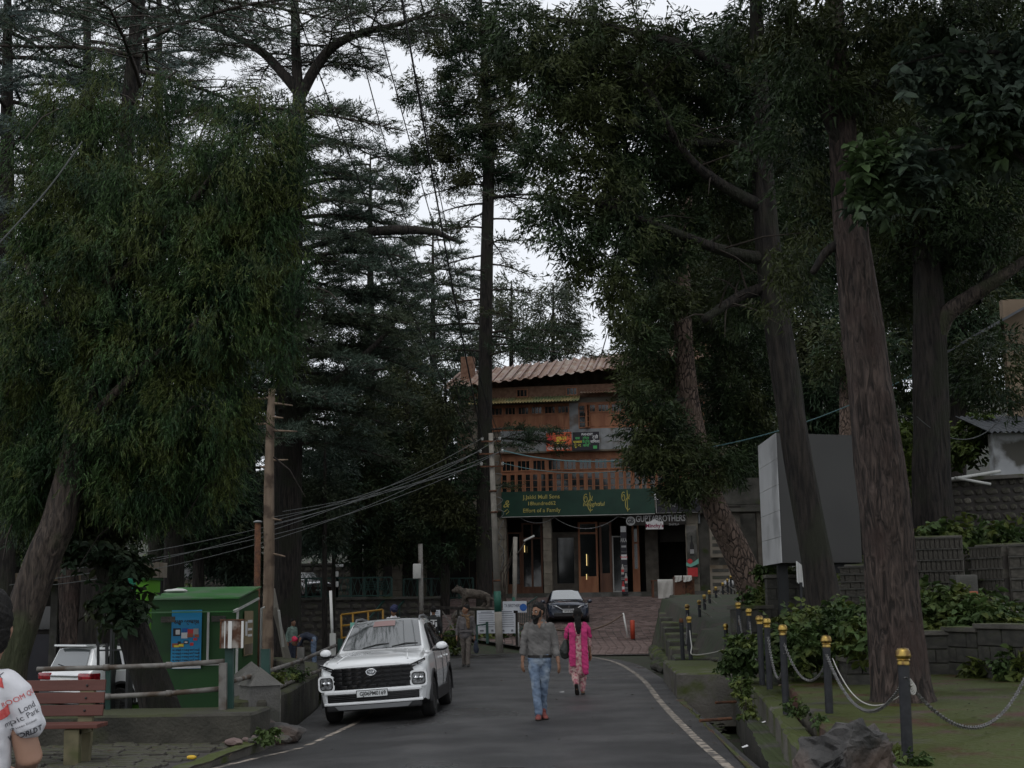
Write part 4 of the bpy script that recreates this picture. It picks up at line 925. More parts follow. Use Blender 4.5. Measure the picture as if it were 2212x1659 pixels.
def shopfront(px0,px1,py0,py1,dep,frame,nx,name='shop_window',lower=.0,fw=.09,trans=None):
    (a,z1),(b,z0)=fac(px0,py0,-dep),fac(px1,py1,-dep);z0=max(z0,ZG+.24)
    m=MB();w=b-a
    for i in range(nx+1):m.box((a+w*i/nx,dep,(z0+z1)/2),(fw,.1,z1-z0))
    for z in[z0+fw/2,z1-fw/2]+([z0+(z1-z0)*trans]if trans else[]):m.box(((a+b)/2,dep+.005,z),(w-fw,.085,fw))
    if lower:m.box(((a+b)/2,dep+.01,z0+lower/2),(w,.06,lower))
    f=m.build(name,frame,bld)
    m=MB();m.box(((a+b)/2,dep+.03,(z0+z1)/2),(w,.015,z1-z0));m.build('pane',MATS['glass_dark'],f);return f
shopfront(1096,1126,1150,1290,1.6,MATS['wood_dark'],1,'shop_window',.5)
shopfront(1128,1172,1130,1290,1.5,MATS['wood_dark'],2,'shop_door',.35,trans=.78)
shopfront(1196,1248,1150,1290,1.6,MATS['shop_stone'],1,'shop_window',.5,.3)
shopfront(1250,1292,1128,1290,1.4,MATS['wood_red'],1,'shop_window',.85,.1,trans=.84)
shopfront(1296,1322,1128,1290,1.6,MATS['wood_dark'],1,'shop_window',1.0,.12)
shopfront(1323,1345,1158,1290,1.5,MATS['frame_white'],1,'shop_door',.0,.06)
shopfront(1366,1382,1128,1290,1.3,MATS['wood_red'],1,'shop_door',1.2,.1,trans=.7)
mm=panel(1392,1425,1120,1290,1.2,MATS['shop_stone'],'stone_panel',.25)
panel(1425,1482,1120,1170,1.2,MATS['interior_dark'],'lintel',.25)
for(px,y0,y1)in((1267,1197,1222),(1267,1240,1252),(1133,1178,1193)):
    (a,z1),(b,z0)=fac(px,y0,-1.0),fac(px,y1,-1.0);m=MB();m.tube([(a,1.0,z0),(a,1.0,z1)],.018,6);m.build('light_tube',MATS['warm_tube'],bld)
# lower timber storey
(a0,_),(b0,_)=fac(1080,1020),fac(1520,1020)
m=MB();m.box(((a0+b0)/2,.42,(zw0+zw1)/2),(b0-a0,.2,zw1-zw0));m.build('timber_front',MATS['wood_red'],bld)
m=MB();m.box(((a0+b0)/2,.30,zw1+.02),(b0-a0,.5,.09));m.build('sill_beam',MATS['plaster'],bld)
def win_unit(w,h,cols,rows,fw=.05):
    f=MB()
    for sx in(-1,1):f.box((sx*(w/2-fw/2),0,0),(fw,.08,h))
    for sz in(-1,1):f.box((0,.002,sz*(h/2-fw/2)),(w-2*fw,.075,fw))
    for i in range(1,cols):f.box((-w/2+w*i/cols,.006,0),(fw*.5,.05,h-2*fw))
    for i in range(1,rows):f.box((0,.009,-h/2+h*i/rows),(w-2*fw,.045,fw*.5))
    p=MB();p.box((0,.025,0),(w-fw,.012,h-fw));return f.mesh('window',MATS['wood_red']),p.mesh('pane',MATS['glass_dark'])
WT,WP=win_unit(.72,.60,3,1),win_unit(.34,1.10,1,3)
def put_win(unit,u,y,z,rz=0):
    f=from_mesh('window',unit[0],bld,(u,y,z),(0,0,rz));from_mesh('pane',unit[1],f);return f
nu=13
for i in range(nu):
    u=a0+(b0-a0)*(i+.5)/nu
    zc=zw0+(zw1-zw0)*.70
    put_win(WT,u,.30,zc)
    for k in(-.22,.22):put_win(WP,u+k,.30,zw0+(zw1-zw0)*.26)
# tin band above it, set back a little; its sheets
ns=16;mb_w=(b0-a0)/ns
for i in range(ns):
    m=MB();m.box((a0+mb_w*(i+.5),.42+(i%2)*.008,(zw1+.06+zs1)/2),(mb_w-.012,.05,zs1-zw1-.06));m.build('tin_sheet',MATS['tin_grey'],bld)
# upper timber storey
m=MB();m.box(((a0+b0)/2-.6,.50,(zs1+zu1)/2),(b0-a0+1.2,.16,zu1-zs1));m.build('timber_front',MATS['wood_red'],bld)
WU,WD=win_unit(.62,.46,3,1),win_unit(.40,1.25,1,4)
ua=fac(1245,900)[0]
for i in range(17):
    u=a0-.9+i*.72
    if abs(u-ua)<.55:continue
    put_win(WU,u,.40,zu1-.34)
    m=MB()
    for sx in(-.16,.16):m.bbox((u+sx,.405,zs1+.42),(.22,.03,.62),.008)
    m.build('panel',MATS['wood_red'],bld)
m=MB();m.box((ua-.16,.40,(zs1+zu1)/2-.05),(.5,.03,1.5));m.build('tin_sheet',MATS['tin_grey'],bld)
put_win(WD,ua+.28,.38,(zs1+zu1)/2-.05)
o=put_win(WD,ua+.60,.22,(zs1+zu1)/2-.05,1.2)
# eaves and roofs of corrugated sheet
def corrugated(name,ua_,ub_,y0,z0,y1,z1,mm,pitch=.2,amp=.03,parent=bld,dz=0.0):
    n=int((ub_-ua_)/pitch*4);m=MB()
    for i in range(n+1):
        u=ua_+(ub_-ua_)*i/n;h=amp*(1 if i%4<2 else-1)+dz*(i/n)
        m.v+=[(u,y0,z0+h),(u,y1,z1+h),(u,y0+.01,z0+h-.015),(u,y1,z1+h-.015)]
    for i in range(n):
        a=4*i;m.f+=[(a,a+4,a+5,a+1),(a+2,a+3,a+7,a+6),(a,a+2,a+6,a+4)];m.m+=[0,0,0]
    return m.build(name,mm,parent)
corrugated('awning',a0-1.6,fac(1253,880)[0],-.55,zu1-.02,.45,zu1+.42,MATS['roof_moss'],.16,.025)
corrugated('awning',fac(1255,880)[0],b0+.6,-.40,zu1+.40,.45,zu1+.62,MATS['roof_rust'],.16,.02)
m=MB();m.box(((u0+b0)/2,.47,ztop-.22),(b0-u0+.5,.1,.68));m.build('brick_band',MATS['brick_wall'],bld)
for u in(a0+1.2,a0+3.9):put_win(WU,u,.38,zu1+.62)
zr0=ztop+.02
corrugated('roof',u0-.6,b0+1.5,-.6,zr0,4.6,zr0+1.75,MATS['roof_rust'],.55,.045,dz=1.25)
corrugated('roof',u0-.6,b0+1.5,9.6,zr0,4.6,zr0+1.75,MATS['roof_rust'],.55,.045,dz=1.25)
for k in range(30):
    u=u0-.4+k*(b0-u0+1.8)/30;m=MB();m.bar((u,-.6,zr0+.07+1.25*(u-u0+.6)/(b0-u0+2.1)),(u,4.6,zr0+1.82+1.25*(u-u0+.6)/(b0-u0+2.1)),.09,.06);m.build('roof_rib',MATS['wood_dark'],bld)
m=MB();m.box((u0+.3,2.4,zr0+1.2),(.7,.7,2.0));m.build('chimney',MATS['brick_wall'],bld)
# gutter pipes
m=MB();m.tube([(fac(1510,1112)[0],-.02,zsof-.6),(fac(1510,1112)[0],-.02,zw1)],.05,8);m.build('gutter_pipe',MATS['tin_grey'],bld)
# signs hung on the building
def sign(name,label,px0,py0,px1,py1,off,mm,th=.05,cat='sign',group=None,frame=None):
    (a,z1),(b,z0)=fac(px0,py0,off),fac(px1,py1,off)
    cu,cz=(a+b)/2,(z0+z1)/2
    e=empty(name);e.matrix_world=FM@Matrix.Translation((cu,-off,cz));tag(e,label,cat,group)
    m=MB();m.bbox((0,0,0),(b-a,th,z1-z0),.006);m.build('board',mm,e)
    def W(txt,fx,fz,size,mt,**k):  # lettering at a fraction of the board
        return lettering(txt,size,mt,Matrix.Translation(((fx-.5)*(b-a),-th/2-.006,(fz-.5)*(z1-z0)))@Matrix.Rotation(PI/2,4,'X'),e,**k)
    def B(fx,fz,w,h,mt,name='printed_patch',d=.003):
        m=MB();m.box(((fx-.5)*(b-a),-th/2-d,(fz-.5)*(z1-z0)),(w,.004,h));return m.build(name,mt,e)
    def T(pts,r,mt,name='emblem'):
        m=MB();m.tube([((x-.5)*(b-a),-th/2-.004,(z-.5)*(z1-z0))for x,z in pts],r,5);return m.build(name,mt,e)
    return e,W,B,T,(b-a,z1-z0)
e,W,B,T,(bw,bh)=sign('banner','long dark green shop banner with gold lettering over the arcade',1083,1063,1415,1109,.35,MATS['banner_green'],.08)
W('J.Jakki Mull Sons',.265,.76,.30,MATS['gold_print'],bold=.004);W('18hundred62',.265,.50,.28,MATS['gold_print'],bold=.004);W('Effort of a Family',.265,.22,.29,MATS['gold_print'],bold=.004)
def scroll(T,cx,cz,sx,sz):
    T([(cx+sx*.3*math.cos(t)*(1-t/14),cz+sz*(.18+.26*math.sin(t)*(1-t/14)))for t in np.linspace(1.0,9.5,28)],.022,MATS['gold_print'])
    T([(cx+sx*(.55+.32*math.cos(t)),cz+sz*(-.14+.27*math.sin(t)))for t in np.linspace(.9,5.4,20)],.026,MATS['gold_print'])
    T([(cx+sx*.48,cz+sz*.5),(cx+sx*.5,cz-sz*.5)],.02,MATS['gold_print'])
    T([(cx+sx*(.55+.25*t),cz+sz*(.34-.2*math.sin(t*3)))for t in np.linspace(0,1,8)],.016,MATS['gold_print'])
scroll(T,.555,.5,.055,.8);W('houghtful',.605,.42,.30,MATS['gold_print'],align='CENTER',shear=.2,bold=.003)
scroll(T,.80,.52,.05,.85)
W('&',.03,.5,.55,MATS['gold_print'],shear=.3);T([(.02,.2),(.04,.3),(.05,.2),(.03,.1)],.02,MATS['gold_print'])
m=MB();m.tube([(-bw/2,-.02,-bh/2-.02),(bw/2,-.02,-bh/2-.02)],.025,6);m.build('edge_strip',MATS['frame_white'],e)
e,W,B,T,(bw,bh)=sign('banner','black wine shop banner beside the green one, half behind pine boughs',1417,1062,1516,1106,.35,MATS['banner_black'],.08)
W('LORE',.17,.74,.42,MATS['white_print'],bold=.012);W('N',.93,.74,.42,MATS['white_print'],bold=.012);W('WINE',.30,.34,.24,MATS['grey_print'],bold=.003)
m=MB();m.tube([(-bw/2,-.02,-bh/2),(bw/2,-.02,-bh/2),(bw/2,-.02,bh/2)],.02,6);m.tube([(-bw/2-.01,-.02,-bh/2),(-bw/2-.01,-.02,bh/2)],.02,6);m.build('edge_strip',MATS['frame_white'],e)
e,W,B,T,(bw,bh)=sign('shop_sign','dark fascia with pale shop name letters below the black banner',1352,1111,1482,1133,.22,MATS['interior_dark'],.05)
W('GUPTA',.33,.55,.46,MATS['grey_print'],bold=.008,sx=.70);W('BROTHERS',.74,.55,.46,MATS['grey_print'],bold=.008,sx=.70);W('SHIMLA',.80,.03,.16,MATS['grey_print'])
m=MB();m.lathe([(0,0),(.24,0),(.24,.02),(0,.02)],20,Matrix.Translation((-bw/2+.24,-.03,-.06))@Matrix.Rotation(PI/2,4,'X'));m.build('roundel',MATS['grey_print'],e)
for dx,ch in((-.085,'G'),(.09,'B')):lettering(ch,.34,MATS['black_print'],Matrix.Translation((-bw/2+.24+dx,-.055,-.07))@Matrix.Rotation(PI/2,4,'X'),e,bold=.012,sx=.8)
e,W,B,T,(bw,bh)=sign('shop_sign','small white gabled sign with red name hanging under the shop fascia',1395,1127,1433,1143,.30,MATS['white_print'],.04)
W("Minchy's",.5,.45,.27,MATS['maroon_print'],bold=.008)
m=MB();m.prism([(-.25,bh/2-.01),(.25,bh/2-.01),(0,bh/2+.12)],-.018,.018,Matrix.Rotation(PI/2,4,'X'));m.build('gable',MATS['white_print'],e)
e,W,B,T,(bw,bh)=sign('signboard','orange red store signboard on the tin band',1180,935,1235,973,.30,MATS['orange_sign'],.06)
W('GENERAL STORE',.5,.14,.2,MATS['white_print'],bold=.006,sx=.82);W('दुकान',.6,.66,.26,MATS['yellow_print'],bold=.006);W('किराना',.5,.42,.24,MATS['yellow_print'],bold=.006)
B(.14,.6,.22,.5,MATS['red_print'])
e,W,B,T,(bw,bh)=sign('signboard','black signboard with green, yellow and white lines beside the orange one',1237,934,1295,972,.30,MATS['banner_black'],.06)
W('PANDIT',.55,.86,.17,MATS['white_print'],bold=.004)
for k,(t1,c1_,t2,c2_)in enumerate([('सब','green_print','टॉपर','green_print'),('प्रकार','yellow_print','वैदिक','green_print'),('पूजन','yellow_print','विधि','green_print')]):
    W(t1,.18,.66-k*.2,.19,MATS[c1_],bold=.003);W(t2,.5,.66-k*.2,.19,MATS[c2_],bold=.003)
W('टंडी',.85,.7,.22,MATS['white_print'],bold=.003);W('शिमला',.84,.46,.2,MATS['white_print'],bold=.003);B(.84,.16,.2,.16,MATS['green_print'])
e,W,B,T,(bw,bh)=sign('poster_board','tall black board with bottles and brand lettering on the pillar beside the white door',1340,1137,1357,1284,.25,MATS['banner_black'],.30,cat='advert')
B(.5,.955,bw*.9,.30,MATS['grey_print']);W('AKA',.5,.79,.28,MATS['grey_print'],sx=.6,bold=.008);B(.5,.70,bw*.8,.1,MATS['grey_print']);W('MINCHYS',.5,.62,.07,MATS['grey_print'])
B(.5,.545,bw*.95,.26,MATS['white_print']);W("Minchy's",.5,.545,.11,MATS['red_print'],bold=.004)
for(fx,fz,mt)in((.22,.36,'cloth_white'),(.75,.23,'cloth_white'),(.25,.11,'red_print')):
    m=MB();x,z=(fx-.5)*bw,(fz-.5)*bh;m.prism([(x-.07,z-.24),(x+.07,z-.24),(x+.07,z+.08),(x+.03,z+.18),(x+.03,z+.28),(x-.03,z+.28),(x-.03,z+.18),(x-.07,z+.08)],.152,.156,Matrix.Rotation(PI/2,4,'X'));m.build('bottle_print',MATS[mt],e)
    B(fx,fz-.015,.13,.14,MATS['red_print' if mt!='red_print' else 'white_print'],d=.008)
for k,(fx,fz)in enumerate([(.72,.42),(.72,.40),(.72,.38),(.72,.36),(.72,.34),(.25,.24),(.25,.22),(.72,.10),(.72,.08),(.72,.05)]):B(fx,fz,.17,.03,MATS['grey_print'])
e,W,B,T,(bw,bh)=sign('poster_board','grey and red wine bottle poster on the right hand pillar',1482,1136,1508,1247,.30,MATS['concrete'],.04,cat='advert')
m=MB();z=.2;m.prism([(-.11,z-.42),(.11,z-.42),(.11,z+.1),(.04,z+.32),(.04,z+.62),(-.04,z+.62),(-.04,z+.32),(-.11,z+.1)],.022,.026,Matrix.Rotation(PI/2,4,'X'));m.build('bottle_print',MATS['black_print'],e)
B(.5,.5,.2,.22,MATS['grey_print'],d=.008);B(.5,.1,bw*.98,bh*.17,MATS['red_print']);B(.5,.22,bw*.98,bh*.06,MATS['black_print'])
m=MB();q=[(-.32,-.55),(-.32,-.72),(-.1,-.8),(.1,-.72),(.32,-.62),(.32,-.36),(.1,-.52),(-.1,-.62)];m.prism(q,.024,.028,Matrix.Rotation(PI/2,4,'X'));m.build('printed_patch',MATS['teal_print'],e)
m=MB();m.lathe([(0,0),(.13,0),(.13,.006),(0,.006)],16,Matrix.Translation((-.12,-.032,-.5))@Matrix.Rotation(PI/2,4,'X'));m.build('printed_patch',MATS['red_print'],e)
# festoon lights under the arcade
for k,(xs,dip)in enumerate([((1195,1335),26),((1120,1200),14),((1335,1480),8)]):
    P=[]
    for i in range(13):
        t=i/12;u,z=fac(xs[0]+(xs[1]-xs[0])*t,1116+dip*4*t*(1-t),.1);P.append(FM@Vector((u,-.1,z)))
    m=MB();m.tube(P,.014,4)
    for p in P:m.ball(p,.03,5,4)
    tag(m.build('festoon_lights',MATS['grey_print']),['drooping string of pale bulbs over the middle shop windows','short bulb string over the left shop door','bulb string under the wine shop fascia'][k],'light string','festoon strings')
# counter with white cloth, and cabinet, before the right hand shop
def ontop(px,Y,z=None):
    p=at(px,1300,Y);return Vector((p.x,Y,plaza_z(Y)if z is None else z))
e=empty('stall_table',ontop(1450,68.6));tag(e,'stall table at the wine shop draped with a white cloth','table')
m=MB();m.box((0,0,.86),(2.0,.7,.05))
m.build('top',MATS['wood_dark'],e)
for sx in(-.92,.92):
    for sy in(-.28,.28):m=MB();m.box((sx,sy,.43),(.07,.07,.82));m.build('leg',MATS['wood_dark'],e)
def drape(name,label,px0,px1,Y,ztop_,hang,mm):
    a,b=at(px0,1300,Y).x,at(px1,1300,Y).x;z=plaza_z(Y);nx_,nz_=14,8;m=MB()
    for j in range(nz_+2):
        for i in range(nx_+1):
            t=i/nx_;x=a+(b-a)*t;h=hang*(1-.35*(t>.6)*(t-.6)/.4)*(1+.05*math.sin(t*9))
            if j<2:y=Y-.36+.5*(1-j);zz=z+ztop_+.03
            else:y=Y-.38-.03*math.sin(t*14+j*.5)-.012*j;zz=z+ztop_+.02-h*(j-1)/nz_
            m.v.append((x,y,zz))
    for j in range(nz_+1):
        for i in range(nx_):k=j*(nx_+1)+i;m.f.append((k,k+1,k+nx_+2,k+nx_+1));m.m.append(0)
    return tag(m.build(name,mm,smooth=True),label,'cloth')
drape('table_cloth','large white cloth hanging down in front of the stall table',1420,1456,68.6,.89,.95,MATS['cloth_white'])
for px0,px1,l in((1457,1473,'small printed cloth over the cabinet, left one'),(1475,1494,'small printed cloth over the cabinet, right one')):
    o=drape('printed_cloth',l,px0,px1,67.6,1.12,.3,MATS['cloth_white'])
e=empty('cabinet',ontop(1478,67.6));tag(e,'low brown two door cabinet standing at the right of the stall table','cabinet')
m=MB();m.box((0,0,.55),(1.0,.6,1.1));m.build('carcass',MATS['wood_dark'],e)
for sx in(-.25,.25):
    m=MB();m.bbox((sx,-.315,.55),(.46,.03,1.0),.01);d=m.build('door',MATS['wood_dark']if sx<0 else MATS['rust'],e);m=MB();m.box((sx-.18*(1 if sx>0 else-1),-.345,.6),(.03,.03,.12));m.build('handle',MATS['metal_dark'],d)
# ------------------------------------------------------------------ dark annex right of the shops, behind the pine
e=empty('annex_building',(at(1590,1300,63).x,63,2.0));tag(e,'dark low annex right of the shops behind the leaning pine','building')
m=MB();x0,x1=at(1532,1300,66).x,at(1720,1300,66).x
m.box(((x0+x1)/2,72.2,4.6),(x1-x0,5.0,6.4));adopt(m.build('wall',MATS['dark_concrete'],None),e)
m=MB();m.box(((x0+x1)/2,65.6,6.1),(x1-x0+.6,1.6,.18));adopt(m.build('canopy',MATS['dark_concrete'],None),e)
m=MB();m.box(((x0+x1)/2,66.2,7.1),(x1-x0,.3,1.3));adopt(m.build('parapet',MATS['dark_concrete'],None),e)
for px in(1546,1596,1650):
    m=MB();p=at(px,1300,65.2);m.box((p.x,65.2,3.9),(.4,.4,4.2));adopt(m.build('pillar',MATS['shop_stone'],None),e)
for px,py in((1528,1170),(1529,1255)):
    p=at(px+28,py,64.8);m=MB();m.box(p,(1.0,.08,1.5));q=adopt(m.build('notice_panel',MATS['plaster'],None),e)
    for i in range(4):m=MB();m.box(p+Vector((0,-.046,.5-i*.33)),(.8,.01,.16));adopt(m.build('printed_patch',MATS['dark_concrete'],None),e)
# ------------------------------------------------------------------ stone arcade left of the shops
e=empty('arcade_building',(at(930,1300,76).x,76,2.0));tag(e,'stone arcade with dark openings behind the tiger statue','building')
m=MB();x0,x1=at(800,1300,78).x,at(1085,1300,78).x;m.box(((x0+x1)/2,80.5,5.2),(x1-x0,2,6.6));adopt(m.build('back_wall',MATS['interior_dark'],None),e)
m=MB();m.box(((x0+x1)/2,76.4,7.2),(x1-x0,.9,2.4));adopt(m.build('lintel',MATS['shop_stone'],None),e)
for px0,px1 in((800,826),(848,872),(902,922),(1014,1036)):
    a,b=at(px0,1300,76).x,at(px1,1300,76).x
    for i in range(7):m=MB();m.bbox(((a+b)/2,76+random.uniform(-.012,.012),2.3+i*.57),(b-a,.7,.555),.02);adopt(m.build('stone',MATS['stone_pillar'],None),e)
p=at(1060,1275,74);m=MB();m.box(p,(1.6,.3,2.0));adopt(m.build('timber_booth',MATS['wood_dark'],None),e)
# ------------------------------------------------------------------ vehicles
def paint(name,c,rough=.22,metal=0.0):return mat(name,c,tuple(x*.92 for x in c),scale=.8,rough=rough,metal=metal,coat=.9,spec=.5)
paint('paint_white',(.82,.835,.84));paint('paint_navy',(.012,.02,.04));paint('paint_brown',(.05,.028,.024))
mat('car_glass',(.03,.036,.036),rough=.03,spec=1.0,coat=1.0)
mat('car_glass_side',(.012,.014,.015),rough=.05,spec=.6)
mat('trim_black',(.016,.016,.017),(.024,.024,.025),scale=6,rough=.55)
mat('gloss_black',(.008,.008,.009),rough=.12,spec=.6)
mat('tyre',(.014,.014,.014),(.022,.021,.02),scale=9,rough=.85)
mat('alloy',(.32,.32,.33),rough=.35,metal=.8)
mat('chrome',(.62,.63,.64),rough=.12,metal=1.0)
mat('dark_chrome',(.13,.132,.138),rough=.18,metal=1.0)
mat('lamp_glass',(.26,.27,.28),(.06,.06,.06),scale=22,rough=.08,spec=.8,coat=.8)
mat('lamp_red',(.32,.012,.02),(.16,.006,.012),scale=10,rough=.12,coat=.8)
mat('skid_grey',(.16,.165,.17),rough=.45,metal=.3)
mat('plate_white',(.62,.64,.64),rough=.4)
mat('plate_yellow',(.6,.38,.03),rough=.4)
class Car:
    """body lofted through stations (s from the nose, floor, half width, shoulder, top half width, top)"""
    def __init__(c,st,name,label,cat,pm,group=None):
        c.st=st;c.e=empty(name);tag(c.e,label,cat,group);c.pm=pm;c.L=st[-1][0]
    def at(c,s):return[np.interp(s,[q[0]for q in c.st],[q[i]for q in c.st])for i in range(1,6)]
    def ring(c,s):
        zb,w,sh,wt,zt=c.at(s)
        return[(0,zb),(w*.80,zb),(w-.035,zb+.07),(w,zb+(sh-zb)*.42),(w-.006,sh-(sh-zb)*.22),(w-.03,sh-.02),(w-.075,sh+.012)if wt<w-.15 else(w-.055,sh+.01),(wt+.015,zt-.05),(wt-.03,zt-.012),(wt*.55,zt+.012),(0,zt+.02)]
    def body(c,wheels,r):
        m=MB();ss=sorted(set([q[0]for q in c.st]+list(np.linspace(0,c.L,30))))
        rings=[]
        for s in ss:
            h=c.ring(s);f=[(x,z)for x,z in h]+[(-x,z)for x,z in reversed(h[1:-1])];rings.append([Vector((x,s,z))for x,z in f])
        n=len(rings[0]);m.v=[tuple(v)for q in rings for v in q]
        for i in range(len(rings)-1):
            for j in range(n):m.f.append((i*n+j,i*n+(j+1)%n,(i+1)*n+(j+1)%n,(i+1)*n+j));m.m.append(0)
        m.f.append(tuple(range((len(rings)-1)*n,len(rings)*n)));m.m.append(0)
        zc=(c.st[0][1]+c.st[0][5])/2;base=0  # nose: rings closing inwards so that it can bow
        for k in(.8,.6,.4,.2):
            b0=len(m.v);m.v+=[(v.x*k,v.y,zc+(v.z-zc)*k)for v in rings[0]]
            for j in range(n):m.f.append((base+(j+1)%n,base+j,b0+j,b0+(j+1)%n));m.m.append(0)
            base=b0
        m.f.append(tuple(reversed(range(base,base+n))));m.m.append(0)
        o=m.build('body',[c.pm,MATS['trim_black']],None)
        bm=bmesh.new();bm.from_mesh(o.data);bmesh.ops.recalc_face_normals(bm,faces=bm.faces);bm.to_mesh(o.data);bm.free()
        k=MB();k.mi=0
        for s in wheels:
            for sg in(-1,1):k.lathe([(0,0),(r,0),(r,.55),(0,.55)],28,Matrix.Translation((sg*(c.at(s)[1]+.12),s,.34 if not hasattr(c,'rz')else c.rz))@Matrix.Rotation(-sg*PI/2,4,'Y'))
        q=k.build('cutter',MATS['trim_black'])
        bm=bmesh.new();bm.from_mesh(q.data);bmesh.ops.recalc_face_normals(bm,faces=bm.faces);bm.to_mesh(q.data);bm.free()
        bo=o.modifiers.new('b','BOOLEAN');bo.operation='DIFFERENCE';bo.solver='EXACT';bo.object=q
        me=evaluated_mesh(o);o.modifiers.clear();o.data=me
        me.polygons.foreach_set('use_smooth',[True]*len(me.polygons));me.set_sharp_from_angle(angle=math.radians(32))
        bpy.data.objects.remove(q);o.parent=c.e;c.bodyo=o
        dark=[]
        for p in me.polygons:
            if p.material_index==0 and p.center.z<c.at(p.center.y)[0]+.05 and abs(p.normal.z)>.6:p.material_index=len(me.materials)-1
        return o
    def side(c,s,t,sg,off=.008):
        h=c.ring(s);a,b=h[6],h[7]
        x=a[0]+(b[0]-a[0])*t;z=a[1]+(b[1]-a[1])*t
        n=Vector((b[1]-a[1],0,a[0]-b[0]));n=n.normalized()if n.length>1e-5 else Vector((1,0,0))
        return Vector((sg*(x+n.x*off),s,z+n.z*off))
    def side_glass(c,ss,t0,t1,sg,m,name='window',parent=None,off=.008):
        """ss: list of (s at the bottom, s at the top) across the pane"""
        b=MB();K=5;n=len(ss)
        for(s0,s1)in ss:
            for k in range(K):t=t0+(t1-t0)*k/(K-1);b.v.append(c.side(s0+(s1-s0)*k/(K-1),t,sg,off))
        for i in range(n-1):
            for k in range(K-1):b.f.append((i*K+k,(i+1)*K+k,(i+1)*K+k+1,i*K+k+1));b.m.append(0)
        return b.build(name,m,parent or c.e,smooth=True)
    def top(c,s,u,off=.008):
        h=c.ring(s);w=h[8][0];x=u*w;z=h[8][1]+(h[10][1]-h[8][1])*(1-u*u)
        return Vector((x,s,z+off))
    def top_glass(c,s0,s1,u,m,name,off=.010,parent=None,bow=0.0,K=7,u1=None):
        b=MB();n=9
        for i in range(n+1):
            s=s0+(s1-s0)*i/n;uu=u+((u1 if u1 is not None else u)-u)*i/n
            for k in range(K):q=-1+2*k/(K-1);b.v.append(c.top(s+bow*q*q,q*uu,off)+Vector((0,-off*(.8 if s1>s0 and s0<c.L*.5 else-.8),0)))
        for i in range(n):
            for k in range(K-1):b.f.append((i*K+k,(i+1)*K+k,(i+1)*K+k+1,i*K+k+1));b.m.append(0)
        return b.build(name,m,parent or c.e,smooth=True)
    def wheel(c,s,sg,r,w=.2,spokes=5,rim='alloy',steer=0.0):
        x=c.at(s)[1]-.005;M=Matrix.Translation((sg*(x-w/2),s,r))@Matrix.Rotation(steer,4,'Z')@Matrix.Rotation(sg*PI/2,4,'Y')
        e=empty('wheel');e.parent=c.e
        m=MB();m.lathe([(r*.66,-w/2),(r*.9,-w/2-.004),(r*.985,-w*.36),(r,-w*.2),(r,w*.2),(r*.985,w*.36),(r*.9,w/2+.004),(r*.66,w/2)],32,M);m.build('tyre',MATS['tyre'],e,True,40)
        m=MB();m.lathe([(r*.67,w*.5),(r*.64,w*.46),(r*.6,w*.1),(0,w*.08)],28,M)
        for k in range(spokes):
            a=2*PI*k/spokes
            for da in(-.12,.12):
                R=M@Matrix.Rotation(a+da,4,'Z');m.prism([(r*.1,-.03),(r*.64,-.022),(r*.64,.022),(r*.1,.03)],w*.30,w*.44,R)
        m.lathe([(0,w*.45),(r*.17,w*.45),(r*.17,w*.3)],14,M);m.build('rim',MATS[rim],e,True,35)
    def mirror(c,s,sg,z,m=None):
        x=c.at(s)[1];b=MB();b.ball((sg*(x+.10),s,z),.105,12,8,(.95,.6,.66));o=b.build('wing_mirror',m or c.pm,c.e,True)
        b=MB();b.box((sg*(x+.01),s+.02,z-.06),(.14,.06,.04));b.ball((sg*(x+.10),s+.012,z-.03),.103,12,8,(.93,.6,.5));b.build('mirror_stalk',MATS['trim_black'],o,True)
    def arch(c,s,r,w=.07,mm='trim_black'):
        for sg in(-1,1):
            b=MB();x=c.at(s)[1];P=[Vector((sg*(x+.004),s+math.cos(a)*r,c.rz+math.sin(a)*r))for a in np.linspace(-.15,PI+.15,22)]
            for i,p in enumerate(P):
                d=Vector((0,p.y-s,p.z-c.rz)).normalized()
                b.v+=[p-d*.004,p+Vector((sg*.014,0,0))+d*.008,p+Vector((sg*.012,0,0))+d*w,p+d*(w+.006)-Vector((sg*.03,0,0))]
            for i in range(len(P)-1):
                for k in range(3):q=4*i+k;b.f.append((q,q+1,q+5,q+4));b.m.append(0)
            b.build('arch_trim',MATS[mm],c.e,True,50)
def rbox(m,c,d,b=.02,rot=None):m.bbox(c,d,b,rot)
def rot_x(a):return Matrix.Rotation(a,3,'X')
def shape_front(pts,y,th,m,name,parent,bev=.0):
    """a flat shape in the front plane (x, z) with depth th towards the viewer"""
    b=MB();M=Matrix.Translation((0,y,0))@Matrix.Rotation(PI/2,4,'X');b.prism(pts,0,th,M);return b.build(name,m,parent)
def rrect(cx,cz,w,h,r=.03,n=4,skew=0.0):
    P=[]
    for(sx,sz,a0)in((1,1,0),(-1,1,PI/2),(-1,-1,PI),(1,-1,1.5*PI)):
        for k in range(n+1):
            a=a0+PI/2*k/n;x=sx*(w/2-r)+r*math.cos(a);z=sz*(h/2-r)+r*math.sin(a);P.append((cx+x+skew*z,cz+z))
    return P
